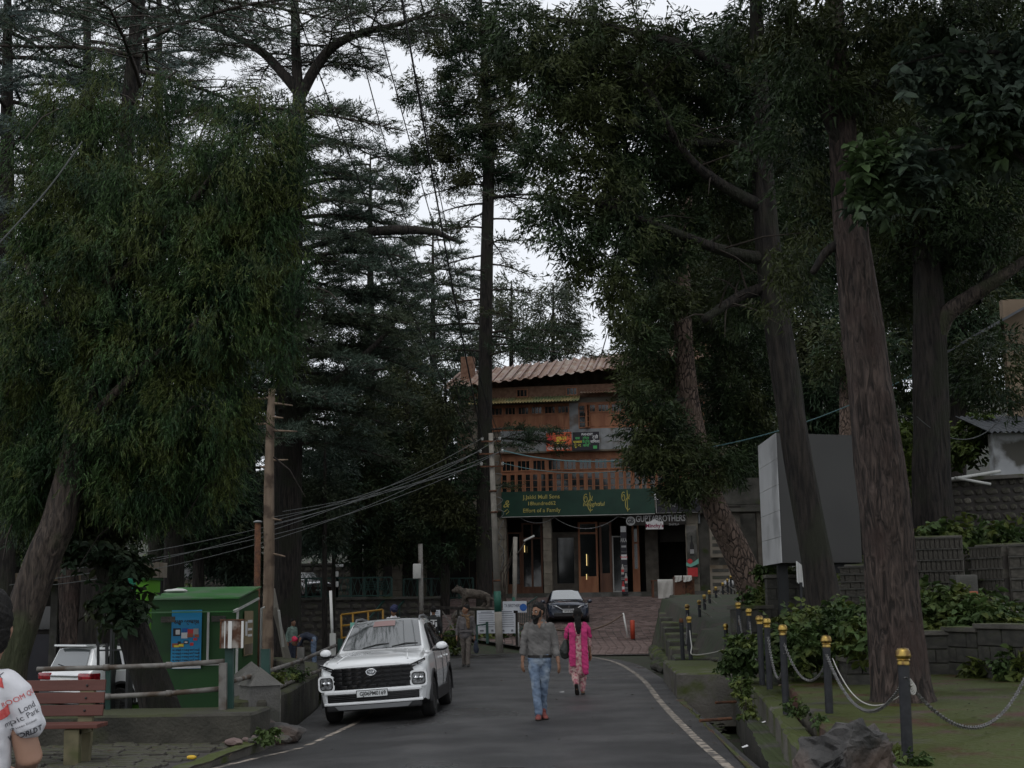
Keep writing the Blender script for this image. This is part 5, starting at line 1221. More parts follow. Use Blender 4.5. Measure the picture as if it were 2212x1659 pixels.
# --- white compact car, nearest, facing us
st=[(0,.33,.80,.84,.72,.90),(.05,.27,.845,.88,.745,.945),(.16,.24,.868,.92,.76,.985),(.45,.22,.882,.97,.765,1.03),(1.0,.22,.885,1.005,.745,1.08),(1.12,.22,.885,1.012,.74,1.10),(1.86,.22,.885,1.03,.605,1.55),(2.1,.22,.885,1.035,.60,1.585),(2.8,.22,.885,1.05,.595,1.59),(3.45,.23,.88,1.075,.575,1.545),(3.62,.25,.875,1.08,.57,1.50),(3.90,.28,.86,1.07,.66,1.14),(3.96,.30,.84,1.02,.70,1.02)]
c=Car(st,'parked_car','white compact car with black grille facing us on the left of the road','car',MATS['paint_white']);c.rz=.33
E=c.e
c.body([.82,3.32],.385)
for s in(.82,3.32):
    for sg in(-1,1):c.wheel(s,sg,.325,.205,5,'alloy')
    c.arch(s,.372,.06)
for sg in(-1,1):
    m=MB();rbox(m,(sg*.872,2.07,.33),(.05,1.68,.2),.02);m.build('sill_trim',MATS['trim_black'],E)
    m=MB();m.prism([(2.72,.40),(3.0,.40),(2.98,.52),(2.88,.60)],0,.02,Matrix.Translation((sg*.885-(.01),0,0))@Matrix(((0,0,1,0),(1,0,0,0),(0,1,0,0),(0,0,0,1))));m.build('sill_trim',MATS['trim_black'],E)
    c.side_glass([(1.18,1.80),(1.5,1.92),(1.9,2.05),(2.25,2.3)],.10,.90,sg,MATS['car_glass_side'])
    c.side_glass([(2.33,2.37),(2.7,2.7),(3.02,2.98)],.10,.90,sg,MATS['car_glass_side'])
    c.side_glass([(3.1,3.06),(3.3,3.22),(3.5,3.32)],.12,.86,sg,MATS['car_glass_side'])
    c.mirror(1.36,sg,1.10)
    for s in(2.08,3.0):
        m=MB();rbox(m,(sg*.895,s,.90),(.04,.19,.035),.012);m.build('door_handle',MATS['paint_white'],E)
    m=MB();m.tube([c.side(1.95,1.0,sg,0)+Vector((-sg*.06,0,.03)),c.side(2.1,1.0,sg,0)+Vector((-sg*.06,0,.085)),c.side(2.7,1,sg,0)+Vector((-sg*.06,0,.09)),c.side(3.3,1,sg,0)+Vector((-sg*.06,0,.08)),c.side(3.45,1,sg,0)+Vector((-sg*.06,0,.03))],.018,8);m.build('roof_rail',MATS['skid_grey'],E,True)
    # shut lines of the doors
    for s in(1.25,2.29,3.05):
        P=[Vector((sg*(c.ring(s)[k][0]+.002),s,c.ring(s)[k][1]))for k in(2,3,4,5)];m=MB();m.tube(P,.006,4);m.build('shut_line',MATS['gloss_black'],E)
ws=c.top_glass(1.13,1.845,.955,MATS['car_glass'],'windscreen',.012,bow=.05,u1=.97)
m=MB();m.box((-.08,1.42,1.262),(.02,.03,.03));m.build('sticker',MATS['white_print'],ws)
b=MB();K=6
for i in range(3):
    s=1.70+.07*i
    for k in range(K):q=-.34+.62*k/(K-1);b.v.append(c.top(s,q,.018)+Vector((0,-.012,0)))
for i in range(2):
    for k in range(K-1):b.f.append((i*K+k,(i+1)*K+k,(i+1)*K+k+1,i*K+k+1));b.m.append(0)
mat('visor_pink',(.26,.16,.15),rough=.15);b.build('sun_strip',MATS['visor_pink'],ws)
for u in(-.45,.25):
    m=MB();m.tube([c.top(1.14,u,.02),c.top(1.2,u+.34,.03),c.top(1.22,u+.62,.02)],.009,5);m.build('wiper',MATS['trim_black'],E)
c.top_glass(2.15,3.1,.80,MATS['gloss_black'],'sunroof',.006)
# bonnet creases
for sg in(-1,1):m=MB();m.tube([c.top(.12,sg*.78,.0),c.top(.5,sg*.70,.004),c.top(1.05,sg*.62,.004)],.012,6);m.build('bonnet_crease',MATS['paint_white'],E,True)
# face: grille, lamps, bumper
shape_front([(-.60,.545),(.60,.545),(.66,.80),(.60,.885),(-.60,.885),(-.66,.80)],.0,.035,MATS['gloss_black'],'grille_surround',E)
g=empty('grille');g.parent=E
mslot=MB();mslot.bbox((0,0,0),(.142,.022,.050),.009);me_slot=mslot.mesh('grille_tile',MATS['dark_chrome'],True,40)
for r_ in range(5):
    w_=.155;nrow=8 if r_<4 else 7
    for k in range(nrow):
        x=(k-(nrow-1)/2)*w_
        o=from_mesh('grille_tile',me_slot,g,(x,-.045+.09*(abs(x)/.85)**2.4,.855-r_*.066),(.25,0,0))
m=MB();m.lathe([(.055,-.01),(.062,0),(.055,.012),(.045,.012),(.045,-.005)],24,Matrix.Translation((0,-.075,.80))@Matrix.Rotation(PI/2,4,'X')@Matrix.Diagonal((1.5,.95,1,1)))
m.tube([(-.052,-.08,.77),(-.036,-.08,.82),(-.02,-.082,.80),(.02,-.082,.80),(.036,-.08,.78),(.052,-.08,.83)],.008,5)
m.build('badge',MATS['chrome'],E,True)
for sg in(-1,1):
    shape_front([(sg*x,z)for x,z in([(.60,.875),(.845,.965),(.85,.925),(.63,.82)]if sg>0 else[(.63,.82),(.85,.925),(.845,.965),(.60,.875)])],.03,.05,MATS['gloss_black'],'day_lamp',E)
    m=MB()
    for(x0,x1,z0,z1)in((.64,.72,.862,.872),(.74,.83,.895,.922)):m.bar((sg*x0,-.024,z0),(sg*x1,-.024,z1),.014,.022)
    m.build('lamp_strip',MATS['lamp_glass'],E)
    o=shape_front(rrect(sg*.735,.655,.27,.25,.06),.005,.055,MATS['paint_white'],'lamp_surround',E)
    o=shape_front(rrect(sg*.735,.655,.215,.195,.05),-.035,.02,MATS['gloss_black'],'headlight',E)
    l=shape_front(rrect(sg*.735,.655,.185,.165,.04),-.05,.012,MATS['lamp_glass'],'lens',o)
    m=MB()
    for k in(-1,1):m.lathe([(0,0),(.035,0),(.04,.012),(0,.02)],14,Matrix.Translation((sg*.735+k*.04,-.060,.66))@Matrix.Rotation(PI/2,4,'X'))
    m.build('bulb',MATS['chrome'],o,True)
m=MB();rbox(m,(0,-.012,.515),(1.56,.09,.07),.025);rbox(m,(0,-.004,.335),(1.58,.09,.045),.02);m.build('bumper',MATS['paint_white'],E,True,40)
m=MB();rbox(m,(0,-.012,.425),(1.46,.05,.125),.015);m.build('lower_grille',MATS['gloss_black'],E)
m=MB()
for k in range(4):m.box((0,-.040,.385+k*.027),(1.42,.012,.008))
m.build('lower_grille_bars',MATS['trim_black'],E)
m=MB();rbox(m,(0,.03,.27),(1.52,.12,.10),.03);m.build('bumper_skirt',MATS['trim_black'],E)
m=MB();m.prism([(-.55,.24),(.55,.24),(.62,.305),(-.62,.305)],0,.02,Matrix.Translation((0,-.028,0))@Matrix.Rotation(PI/2,4,'X'));m.build('skid_plate',MATS['skid_grey'],E)
def plate(E,txt,y,z,w=.50,h=.115,back=False,mm='plate_white',size=.085):
    m=MB();m.bbox((0,y,z),(w,.012,h),.004);o=m.build('number_plate',MATS[mm],E)
    m=MB()
    for(cx,cz,ww,hh)in((0,h/2-.004,w,.008),(0,-h/2+.004,w,.008),(-w/2+.004,0,.008,h-.016),(w/2-.004,0,.008,h-.016)):m.box((cx,y+(.008 if back else-.008),z+cz),(ww,.004,hh))
    m.build('plate_border',MATS['gloss_black'],o)
    M=Matrix.Translation((.01,y+(.009 if back else-.009),z-.003))@(Matrix.Rotation(PI,4,'Z')if back else Matrix.Identity(4))@Matrix.Rotation(PI/2,4,'X')
    lettering(txt,size,MATS['black_print'],M,o,bold=.0022,sx=.93);return o
plate(E,'GJ06PM0169',-.072,.475)
# fold the face back along the bow of the bumper: the whole face follows the curve of the nose
def bow(E,amount,lim=.2):
    def go(o):
        for ch in o.children:go(ch)
        if o.type=='MESH':
            if o.data.users>1:return
            if o.name.split('.')[0]!='body':
                bm=bmesh.new();bm.from_mesh(o.data)
                for xx in np.arange(-.8,.81,.1):bmesh.ops.bisect_plane(bm,geom=bm.verts[:]+bm.edges[:]+bm.faces[:],plane_co=(xx,0,0),plane_no=(1,0,0))
                bm.to_mesh(o.data);bm.free()
            for v in o.data.vertices:
                if v.co.y<lim:v.co.y+=amount*(abs(v.co.x)/.85)**2.4
    for o in E.children:
        if o.name.split('.')[0]in('body','grille_surround','day_lamp','lamp_strip','lamp_surround','headlight','bumper','lower_grille','lower_grille_bars','bumper_skirt','skid_plate'):go(o)
bow(E,.09)
p=gz(814,1530,0)
NOSE=at(812,1533,21.0)
E.location=(NOSE.x-.02,21.0,road_z(NOSE.x,22)-.005);E.rotation_euler=(0,-math.radians(3.4),math.radians(-3.0));E.scale=(.975,)*3
# --- dark blue hatchback on the square
st2=[(0,.30,.70,.66,.58,.74),(.06,.24,.78,.72,.64,.80),(.2,.2,.83,.78,.68,.86),(.5,.19,.865,.85,.70,.92),(1.0,.19,.872,.89,.70,.99),(1.1,.19,.872,.90,.70,1.01),(1.95,.19,.872,.92,.56,1.46),(2.6,.19,.872,.94,.555,1.50),(3.4,.2,.865,.97,.53,1.45),(3.85,.26,.84,.95,.62,1.04),(3.99,.3,.8,.9,.66,.92)]
c=Car(st2,'parked_car','dark blue hatchback with chrome smile grille parked on the brick square','car',MATS['paint_navy']);c.rz=.31;E=c.e
c.body([.80,3.30],.36)
for s in(.80,3.30):
    for sg in(-1,1):c.wheel(s,sg,.305,.19,6,'alloy')
for sg in(-1,1):
    c.side_glass([(1.2,1.86),(1.6,2.0),(2.2,2.24)],.10,.9,sg,MATS['car_glass_side']);c.side_glass([(2.3,2.32),(2.8,2.75),(3.2,3.0)],.10,.9,sg,MATS['car_glass_side'])
    c.mirror(1.4,sg,.98)
    o=shape_front([(sg*x,z)for x,z in([(.50,.66),(.74,.70),(.80,.84),(.70,.83)]if sg>0 else[(.70,.83),(.80,.84),(.74,.70),(.50,.66)])],.10,.06,MATS['lamp_glass'],'headlight',E)
    shape_front(rrect(sg*.60,.40,.2,.09,.03),.02,.05,MATS['trim_black'],'fog_lamp',E)
mat('car_glass_bright',(.10,.115,.12),rough=.06,spec=1.0,coat=1.0)
c.top_glass(1.11,1.93,.95,MATS['car_glass_bright'],'windscreen',.012,bow=.06)
shape_front([(-.50,.70),(-.28,.56),(.28,.56),(.50,.70),(.5,.73),(-.5,.73)],.0,.03,MATS['gloss_black'],'grille',E)
m=MB();m.tube([(-.62,-.03,.73),(-.46,-.05,.68),(-.27,-.06,.565),(.27,-.06,.565),(.46,-.05,.68),(.62,-.03,.73)],.017,6);m.build('grille_chrome',MATS['chrome'],E,True)
m=MB();m.tube([(.04,-.055,.70),(-.03,-.055,.675),(.03,-.055,.645),(-.04,-.055,.62)],.013,5);m.build('badge',MATS['chrome'],E)
m=MB();rbox(m,(0,-.0,.36),(1.2,.06,.16),.03);m.build('lower_grille',MATS['trim_black'],E)
plate(E,'HP 99 0290',-.045,.49)
m=MB();m.tube([(0,3.2,1.5),(0,3.3,1.68)],.008,4);m.build('aerial',MATS['trim_black'],E)
for o in E.children:
    if o.name.split('.')[0]in('headlight','fog_lamp'):
        for v in o.data.vertices:v.co.y+=.10*(abs(v.co.x)/.8)**2
p=at(1229,1338,54.5);E.location=(p.x,54.5,plaza_z(54.5)+.0);E.rotation_euler=(-math.radians(3.6),0,math.radians(1.5))
E.location.z=plaza_z(55)-.03
# --- brown off-roader on the upper road
st3=[(0,.45,.80,.86,.70,.95),(.06,.36,.84,.92,.73,1.0),(.4,.3,.9,1.0,.77,1.06),(1.1,.28,.91,1.04,.76,1.12),(1.2,.28,.91,1.05,.76,1.14),(1.9,.28,.91,1.07,.60,1.60),(2.7,.28,.91,1.09,.60,1.66),(3.8,.3,.90,1.12,.58,1.62),(4.2,.36,.88,1.1,.68,1.2),(4.3,.4,.85,1.0,.7,1.02)]
c=Car(st3,'parked_car','brown off roader parked on the upper road behind the cross braced railing','car',MATS['paint_brown']);c.rz=.36;E=c.e
c.body([.85,3.5],.42)
for s in(.85,3.5):
    for sg in(-1,1):c.wheel(s,sg,.35,.22,5,'alloy')
for sg in(-1,1):
    c.side_glass([(1.28,1.85),(1.7,2.0),(2.3,2.34)],.10,.9,sg,MATS['car_glass_side']);c.side_glass([(2.42,2.42),(2.9,2.88),(3.5,3.3)],.10,.9,sg,MATS['car_glass_side'])
    c.mirror(1.45,sg,1.12)
    shape_front(rrect(sg*.64,.86,.30,.16,.05),.05,.06,MATS['lamp_glass'],'headlight',E)
    m=MB();m.tube([c.side(2.0,1,sg,0)+Vector((-sg*.05,0,.02)),c.side(2.2,1,sg,0)+Vector((-sg*.05,0,.08)),c.side(3.5,1,sg,0)+Vector((-sg*.05,0,.08)),c.side(3.7,1,sg,0)+Vector((-sg*.05,0,.02))],.02,6);m.build('roof_rail',MATS['skid_grey'],E,True)
c.top_glass(1.22,1.88,.95,MATS['car_glass'],'windscreen',.012,bow=.05)
m=MB()
for z in(.80,.86,.92):m.bbox((0,-.02,z),(.82-abs(.86-z)*2,.04,.03),.008)
m.build('grille',MATS['chrome'],E)
m=MB();m.prism([(-.06,.86),(0,.80),(.06,.86),(0,.92)],0,.02,Matrix.Translation((0,-.04,0))@Matrix.Rotation(PI/2,4,'X'));m.build('badge',MATS['chrome'],E)
m=MB();rbox(m,(0,.01,.52),(1.5,.08,.22),.04);m.build('bumper',MATS['paint_brown'],E);m=MB();rbox(m,(0,-.02,.42),(1.2,.06,.1),.03);m.build('lower_grille',MATS['trim_black'],E)
plate(E,'HP 01 2240',-.05,.60)
p=at(690,1290,78);E.location=(p.x,78,2.09);E.rotation_euler=(0,0,math.radians(33))
# --- white off-roader seen from behind, left
st4=[(0,.40,.80,.86,.70,.95),(.08,.32,.86,.92,.73,1.0),(.5,.26,.91,1.0,.77,1.06),(1.15,.25,.92,1.04,.76,1.12),(1.25,.25,.92,1.05,.76,1.14),(2.0,.25,.92,1.06,.61,1.60),(2.8,.25,.92,1.08,.61,1.67),(4.0,.28,.91,1.13,.60,1.66),(4.18,.3,.905,1.15,.60,1.62),(4.40,.33,.89,1.14,.70,1.12),(4.5,.36,.86,1.05,.72,1.0)]
c=Car(st4,'parked_car','white off roader seen from behind, half hidden by the leaning trunk','car',MATS['paint_white']);c.rz=.37;E=c.e
c.body([.9,3.6],.43)
for s in(.9,3.6):
    for sg in(-1,1):c.wheel(s,sg,.35,.22,5,'alloy')
    c.arch(s,.42,.06)
for sg in(-1,1):
    c.side_glass([(1.3,1.9),(1.8,2.1),(2.4,2.44)],.10,.9,sg,MATS['car_glass_side']);c.side_glass([(2.52,2.52),(3.0,2.98),(3.4,3.36)],.10,.9,sg,MATS['car_glass_side']);c.side_glass([(3.48,3.44),(3.7,3.6),(4.0,3.7)],.12,.88,sg,MATS['car_glass_side'])
    c.mirror(1.5,sg,1.12)
    m=MB();rbox(m,(sg*.70,4.46,.98),(.42,.14,.17),.04);rbox(m,(sg*.875,4.34,.98),(.06,.28,.16),.02);m.build('tail_lamp',MATS['lamp_red'],E,True)
    for s in(2.2,3.1):m=MB();rbox(m,(sg*.925,s,.95),(.04,.19,.035),.012);m.build('door_handle',MATS['paint_white'],E)
    m=MB();m.tube([c.side(2.1,1,sg,0)+Vector((-sg*.05,0,.02)),c.side(2.3,1,sg,0)+Vector((-sg*.05,0,.08)),c.side(3.7,1,sg,0)+Vector((-sg*.05,0,.08)),c.side(3.9,1,sg,0)+Vector((-sg*.05,0,.02))],.02,6);m.build('roof_rail',MATS['trim_black'],E,True)
b=MB();K=6
for i in range(7):
    s=4.19+.2*i/6
    for k in range(K):q=-1+2*k/(K-1);b.v.append(c.top(s,q*.93,.006)+Vector((0,.025,0)))
for i in range(6):
    for k in range(K-1):b.f.append((i*K+k,i*K+k+1,(i+1)*K+k+1,(i+1)*K+k));b.m.append(0)
b.build('rear_window',MATS['car_glass_bright'],E,True)
m=MB();rbox(m,(0,4.22,1.69),(1.12,.3,.05),.02);m.build('spoiler',MATS['paint_white'],E)
m=MB();m.tube([(-.1,4.46,1.18),(.3,4.44,1.26)],.012,5);m.build('wiper',MATS['trim_black'],E)
m=MB();rbox(m,(0,4.50,.99),(.95,.03,.05),.01);m.build('chrome_bar',MATS['chrome'],E)
m=MB();rbox(m,(0,4.47,.50),(1.7,.16,.26),.05);m.build('bumper',MATS['trim_black'],E)
plate(E,'HP 01A',4.52,.84,.4,.12,True,'plate_yellow')
p=at(170,1510,33.2);E.location=(p.x+.10,33.2,-.80);E.rotation_euler=(0,0,math.radians(180-32))
R_=rotz(E.rotation_euler.z);cen=R_@Vector((0,4.5,0));tgt=at(138,1480,32.0);E.location=(tgt.x-cen.x,32.0-cen.y,-.80)
# ------------------------------------------------------------------ people
mat('skin_brown',(.20,.105,.065),(.24,.13,.08),scale=9,rough=.5,spec=.35)
mat('skin_light',(.30,.17,.115),(.34,.20,.14),scale=9,rough=.5,spec=.35)
mat('hair_black',(.007,.0065,.0065),(.013,.012,.011),scale=30,rough=.65,bump=.35,bscale=90,spec=.2)
mat('eye_white',(.5,.48,.45),rough=.3);mat('lip',(.16,.06,.05),rough=.5)
mat('shirt_grey',(.125,.12,.115),(.16,.153,.147),scale=5,rough=.9,bump=.9,bscale=7,c3=(.10,.096,.092),c3scale=4,c3amt=.4)
mat('denim',(.085,.125,.19),(.15,.20,.28),scale=6,rough=.9,bump=.8,bscale=9,c3=(.25,.30,.36),c3scale=4,c3amt=.35)
mat('belt_leather',(.012,.01,.009),rough=.4)
mat('shoe_red',(.15,.035,.03),(.2,.05,.04),scale=12,rough=.7);mat('sole_dark',(.02,.015,.012),rough=.8)
mat('pink_cloth',(.42,.028,.13),(.52,.045,.175),scale=4,rough=.85,bump=.8,bscale=8)
mat('pink_floral',(.45,.17,.21),(.25,.05,.08),scale=26,rough=.85,bump=.4,bscale=9,c3=(.52,.36,.33),c3scale=20,c3amt=.6)
mat('leather_black',(.016,.02,.017),(.026,.03,.026),scale=5,rough=.42,bump=.5,bscale=8)
mat('jacket_grey',(.085,.078,.08),(.125,.115,.115),scale=5,rough=.9,bump=.8,bscale=8)
mat('trouser_khaki',(.095,.08,.07),(.13,.112,.098),scale=5,rough=.9,bump=.8,bscale=8)
mat('scarf_tan',(.17,.105,.055),(.10,.062,.035),scale=14,rough=.9,bump=.6)
mat('shoe_black',(.02,.018,.017),rough=.5)
mat('tshirt_white',(.60,.60,.63),(.68,.68,.70),scale=3,rough=.9,bump=.7,bscale=5,sheen=.1)
mat('shirt_green',(.12,.18,.15),(.16,.22,.19),scale=5,rough=.9,bump=.6,bscale=8)
mat('trouser_navy',(.02,.026,.042),(.035,.042,.062),scale=5,rough=.9,bump=.6,bscale=8)
mat('cap_pink',(.62,.03,.09),rough=.7);mat('turban_navy',(.018,.022,.06),(.03,.035,.09),scale=6,rough=.85,bump=.6)
mat('vest_black',(.02,.022,.022),rough=.85)
def loft(mb,pts,rad,n=16,ax=(1,0,0)):
    """closed limb: elliptical rings (half width along ax, half depth) round a chain of joints, rounded ends"""
    pts=[Vector(p)for p in pts];rad=[(r,r)if not hasattr(r,'__len__')else r for r in rad];k=len(pts)
    P,R=[],[]
    d0=(pts[1]-pts[0]).normalized();d1=(pts[-1]-pts[-2]).normalized();m0,m1=min(rad[0]),min(rad[-1])
    for t in(.98,.75,.4):P.append(pts[0]-d0*m0*t*.9);R.append((rad[0][0]*math.sqrt(1-t*t),rad[0][1]*math.sqrt(1-t*t)))
    P+=pts;R+=rad
    for t in(.4,.75,.98):P.append(pts[-1]+d1*m1*t*.9);R.append((rad[-1][0]*math.sqrt(1-t*t),rad[-1][1]*math.sqrt(1-t*t)))
    vs=[];N_=len(P);ax=Vector(ax)
    for i in range(N_):
        T=(P[min(i+1,N_-1)]-P[max(i-1,0)]).normalized()
        a=ax-T*ax.dot(T)
        if a.length<.2:a=Vector((0,1,0))-T*T.y
        a.normalize();b=T.cross(a)
        vs+=[P[i]+a*math.cos(2*PI*j/n)*R[i][0]+b*math.sin(2*PI*j/n)*R[i][1]for j in range(n)]
    fs=[(i*n+j,i*n+(j+1)%n,(i+1)*n+(j+1)%n,(i+1)*n+j)for i in range(N_-1)for j in range(n)]
    fs+=[tuple(reversed(range(n))),tuple(range((N_-1)*n,N_*n))]
    return mb.add(vs,fs)
def fuse(mb,name,m,parent,voxel=.013,smooth=4,fold=0.0,fscale=9.0,seed=0):
    """fuse overlapping closed pieces into one continuous skin"""
    o=mb.build(name,m)
    bm=bmesh.new();bm.from_mesh(o.data);bmesh.ops.recalc_face_normals(bm,faces=bm.faces);bm.to_mesh(o.data);bm.free()
    r=o.modifiers.new('r','REMESH');r.mode='VOXEL';r.voxel_size=voxel
    s=o.modifiers.new('s','SMOOTH');s.iterations=smooth;s.factor=.5
    me=evaluated_mesh(o);o.modifiers.clear();o.data=me
    if fold:
        nv=len(me.vertices);co=np.empty(nv*3);me.vertices.foreach_get('co',co);nr=np.empty(nv*3);me.vertex_normals.foreach_get('vector',nr)
        co,nr=co.reshape(-1,3),nr.reshape(-1,3);Q=co*fscale;Q[:,2]=Q[:,2]*1.6+Q[:,0]*.8+seed
        dv=np.array([mnoise.noise(q)+.5*mnoise.noise((q[0]*2.3,q[1]*2.3,q[2]*2.3))for q in Q.tolist()])
        me.vertices.foreach_set('co',(co+nr*(fold*dv)[:,None]).ravel())
    me.polygons.foreach_set('use_smooth',[True]*len(me.polygons));me.update()
    if parent is not None:o.parent=parent
    return o
def hand(mb,wrist,tip_dir,palm_n,thumb,L=.18,curl=.35):
    """palm, four bent fingers of unequal length and a thumb leaving the side of the palm"""
    w,d,n=Vector(wrist),Vector(tip_dir).normalized(),Vector(palm_n).normalized();s=d.cross(n).normalized()*thumb
    n=s.cross(d).normalized()*thumb;n=n if n.dot(Vector(palm_n))>0 else-n
    loft(mb,[w,w+d*L*.25,w+d*L*.50],[(.027,.02),(.038,.016),(.040,.014)],12,s)
    for k,(off,ln)in enumerate(((.030,.40),(.011,.46),(-.009,.42),(-.028,.33))):
        b=w+d*L*.48+s*off;c=b;dirv=d;P=[w+d*L*.35+s*off*.9,b]
        for j in range(3):
            dirv=(dirv+n*curl).normalized();c=c+dirv*L*ln*(.45,.32,.25)[j];P.append(c)
        loft(mb,P,[.0095,.0095,.009,.0085,.0075],8,s)
    b=w+d*L*.18+s*.026
    loft(mb,[b,b+s*.022+d*.030+n*.008,b+s*.028+d*.062+n*.02,b+s*.024+d*.085+n*.032],[.013,.012,.0105,.008],8,n)
def head(mb,c,f,r=.098,up=(0,0,1),ears=True,nose=True):
    """skull, jaw, brow, nose, lips and ears; f is the facing direction"""
    c,f,u=Vector(c),Vector(f).normalized(),Vector(up).normalized();s=f.cross(u).normalized()
    loft(mb,[c-f*.012+u*.055,c-f*.016+u*.02,c-f*.006-u*.02],[(.070,.088),(.078,.100),(.072,.094)],18,s)
    loft(mb,[c+f*.02+u*.01,c+f*.026-u*.05,c+f*.036-u*.098],[(.066,.070),(.058,.064),(.034,.038)],16,s)
    if nose:
        loft(mb,[c+f*.090+u*.012,c+f*.104-u*.012,c+f*.114-u*.034],[(.009,.010),(.012,.013),(.017,.012)],10,s)
        loft(mb,[c+f*.086+u*.026-s*.045,c+f*.094+u*.026,c+f*.086+u*.026+s*.045],[.010,.012,.010],8,u)
        loft(mb,[c+f*.086-u*.064-s*.022,c+f*.092-u*.062,c+f*.086-u*.064+s*.022],[.008,.010,.008],8,u)
    if ears:
        for k in(-1,1):loft(mb,[c+s*k*.079+u*.022-f*.012,c+s*k*.084-f*.016,c+s*k*.076-u*.032-f*.008],[(.008,.016),(.009,.020),(.007,.011)],10,s)
def face_bits(c,f,parent,up=(0,0,1)):
    c,f,u=Vector(c),Vector(f).normalized(),Vector(up).normalized();s=f.cross(u).normalized()
    m=MB()
    for k in(-1,1):m.ball(c+f*.082+s*k*.032+u*.006,.0115,8,6)
    e=m.build('eyes',MATS['eye_white'],parent,True)
    m=MB()
    for k in(-1,1):m.ball(c+f*.0915+s*k*.032+u*.005,.006,8,6)
    m.build('irises',MATS['hair_black'],e,True)
    m=MB()
    for k in(-1,1):m.tube([c+f*.094+s*k*.012+u*.024,c+f*.096+s*k*.032+u*.032,c+f*.080+s*k*.054+u*.024],[.006,.007,.004],6)
    m.build('eyebrows',MATS['hair_black'],parent,True)
def hair_cap(mb,c,f,up=(0,0,1),back=.0,vol=.012,low=-.03):
    c,f,u=Vector(c),Vector(f).normalized(),Vector(up).normalized();s=f.cross(u).normalized()
    loft(mb,[c-f*.022+u*.078,c-f*.040+u*.045,c-f*.050+u*(low+.03)],[(.066+vol,.080+vol),(.077+vol,.076+vol),(.070+vol,.052+vol)],16,s)
    loft(mb,[c+f*.045+u*.098-s*.035,c+f*.050+u*.106,c+f*.045+u*.098+s*.035],[.012+vol*.6,.015+vol*.6,.012+vol*.6],10,u)
def shoe(mb,heel,fwd,L=.27,w=.048,h=.075,up=(0,0,1)):
    p,f,u=Vector(heel),Vector(fwd).normalized(),Vector(up).normalized();s=f.cross(u).normalized()
    loft(mb,[p+u*.05,p+f*L*.35+u*.046,p+f*L*.7+u*.034,p+f*L*.95+u*.026],[(w*.8,.05),(w*.85,.044),(w,.032),(w*.75,.024)],14,s)
    loft(mb,[p+u*.05+f*.03,p+u*.12+f*.03],[(w*.8,.05),(w*.78,.048)],12,s)
def sole_mb(mb,heel,fwd,L=.27,w=.05,up=(0,0,1)):
    p,f,u=Vector(heel),Vector(fwd).normalized(),Vector(up).normalized();s=f.cross(u).normalized()
    loft(mb,[p+u*.012,p+f*L*.4+u*.012,p+f*L*.75+u*.012,p+f*L+u*.014],[(w*.8,.014),(w*.8,.012),(w*1.02,.012),(w*.7,.012)],12,s)
def person(label,loc,rz=0.0,group=None):
    e=empty('person',loc,rz);tag(e,label,'person',group);return e
# --- man in grey shirt and jeans walking towards us
p=gz(1168,1553,0)
e=person('bearded man in grey rolled sleeve shirt and blue jeans walking towards us',(p.x,p.y,0));MAN=e
HC=(-.02,-.02,1.585);HF=Vector((-.62,-.78,-.02))
m=MB();head(m,HC,HF)
loft(m,[(-.01,.0,1.38),(-.012,-.005,1.50)],[(.062,.062),(.058,.060)])
loft(m,[(0,.01,.92),(0,.0,1.10),(0,.0,1.28),(0,.005,1.40)],[(.15,.10),(.145,.10),(.165,.11),(.13,.085)])
loft(m,[(-.19,.0,1.36),(-.235,.01,1.10),(-.262,-.045,.85)],[(.05,.05),(.042,.042),(.027,.03)])
loft(m,[(.19,.0,1.355),(.24,.02,1.07),(.282,-.06,.83)],[(.05,.05),(.042,.042),(.027,.03)])
hand(m,(-.262,-.045,.85),(.0,-.12,-1),(.75,.5,0),-1,.175,.30)
hand(m,(.282,-.06,.83),(.10,-.15,-1),(-.75,.5,0),1,.175,.22)
for l in([(-.085,.0,.90),(-.06,-.08,.50),(-.03,-.16,.10)],[(.085,.01,.90),(.055,.02,.50),(.045,.14,.12)]):loft(m,l,[(.06,.065),(.042,.045),(.034,.037)])
body=fuse(m,'body',MATS['skin_brown'],e,.0085,3)
face_bits(HC,HF,body)
m=MB();hair_cap(m,HC,HF,vol=.016);fuse(m,'hair',MATS['hair_black'],e,.009,2,.006,40)
m=MB();c_,f_=Vector(HC),HF.normalized();s_=f_.cross(Vector((0,0,1))).normalized();u_=Vector((0,0,1))
loft(m,[c_+f_*.06-u_*.07-s_*.045,c_+f_*.082-u_*.105,c_+f_*.06-u_*.07+s_*.045],[(.03,.03),(.042,.032),(.03,.03)],12,u_)
loft(m,[c_+f_*.05-u_*.10,c_+f_*.06-u_*.16],[(.052,.05),(.034,.034)],12,s_)
for k in(-1,1):
    loft(m,[c_+f_*.02+s_*k*.070+u_*.02,c_+f_*.035+s_*k*.062-u_*.06],[(.014,.02),(.02,.03)],10,s_)
loft(m,[c_+f_*.094-u_*.050-s_*.034,c_+f_*.102-u_*.045,c_+f_*.094-u_*.050+s_*.034],[.009,.011,.009],8,u_)
fuse(m,'beard',MATS['hair_black'],e,.008,2,.004,40)
m=MB()
loft(m,[(0,.01,.92),(.0,.0,1.02),(0,.0,1.14),(0,.0,1.28),(0,.005,1.375),(0,.01,1.42)],[(.178,.125),(.175,.122),(.172,.12),(.19,.128),(.185,.112),(.12,.08)],20)
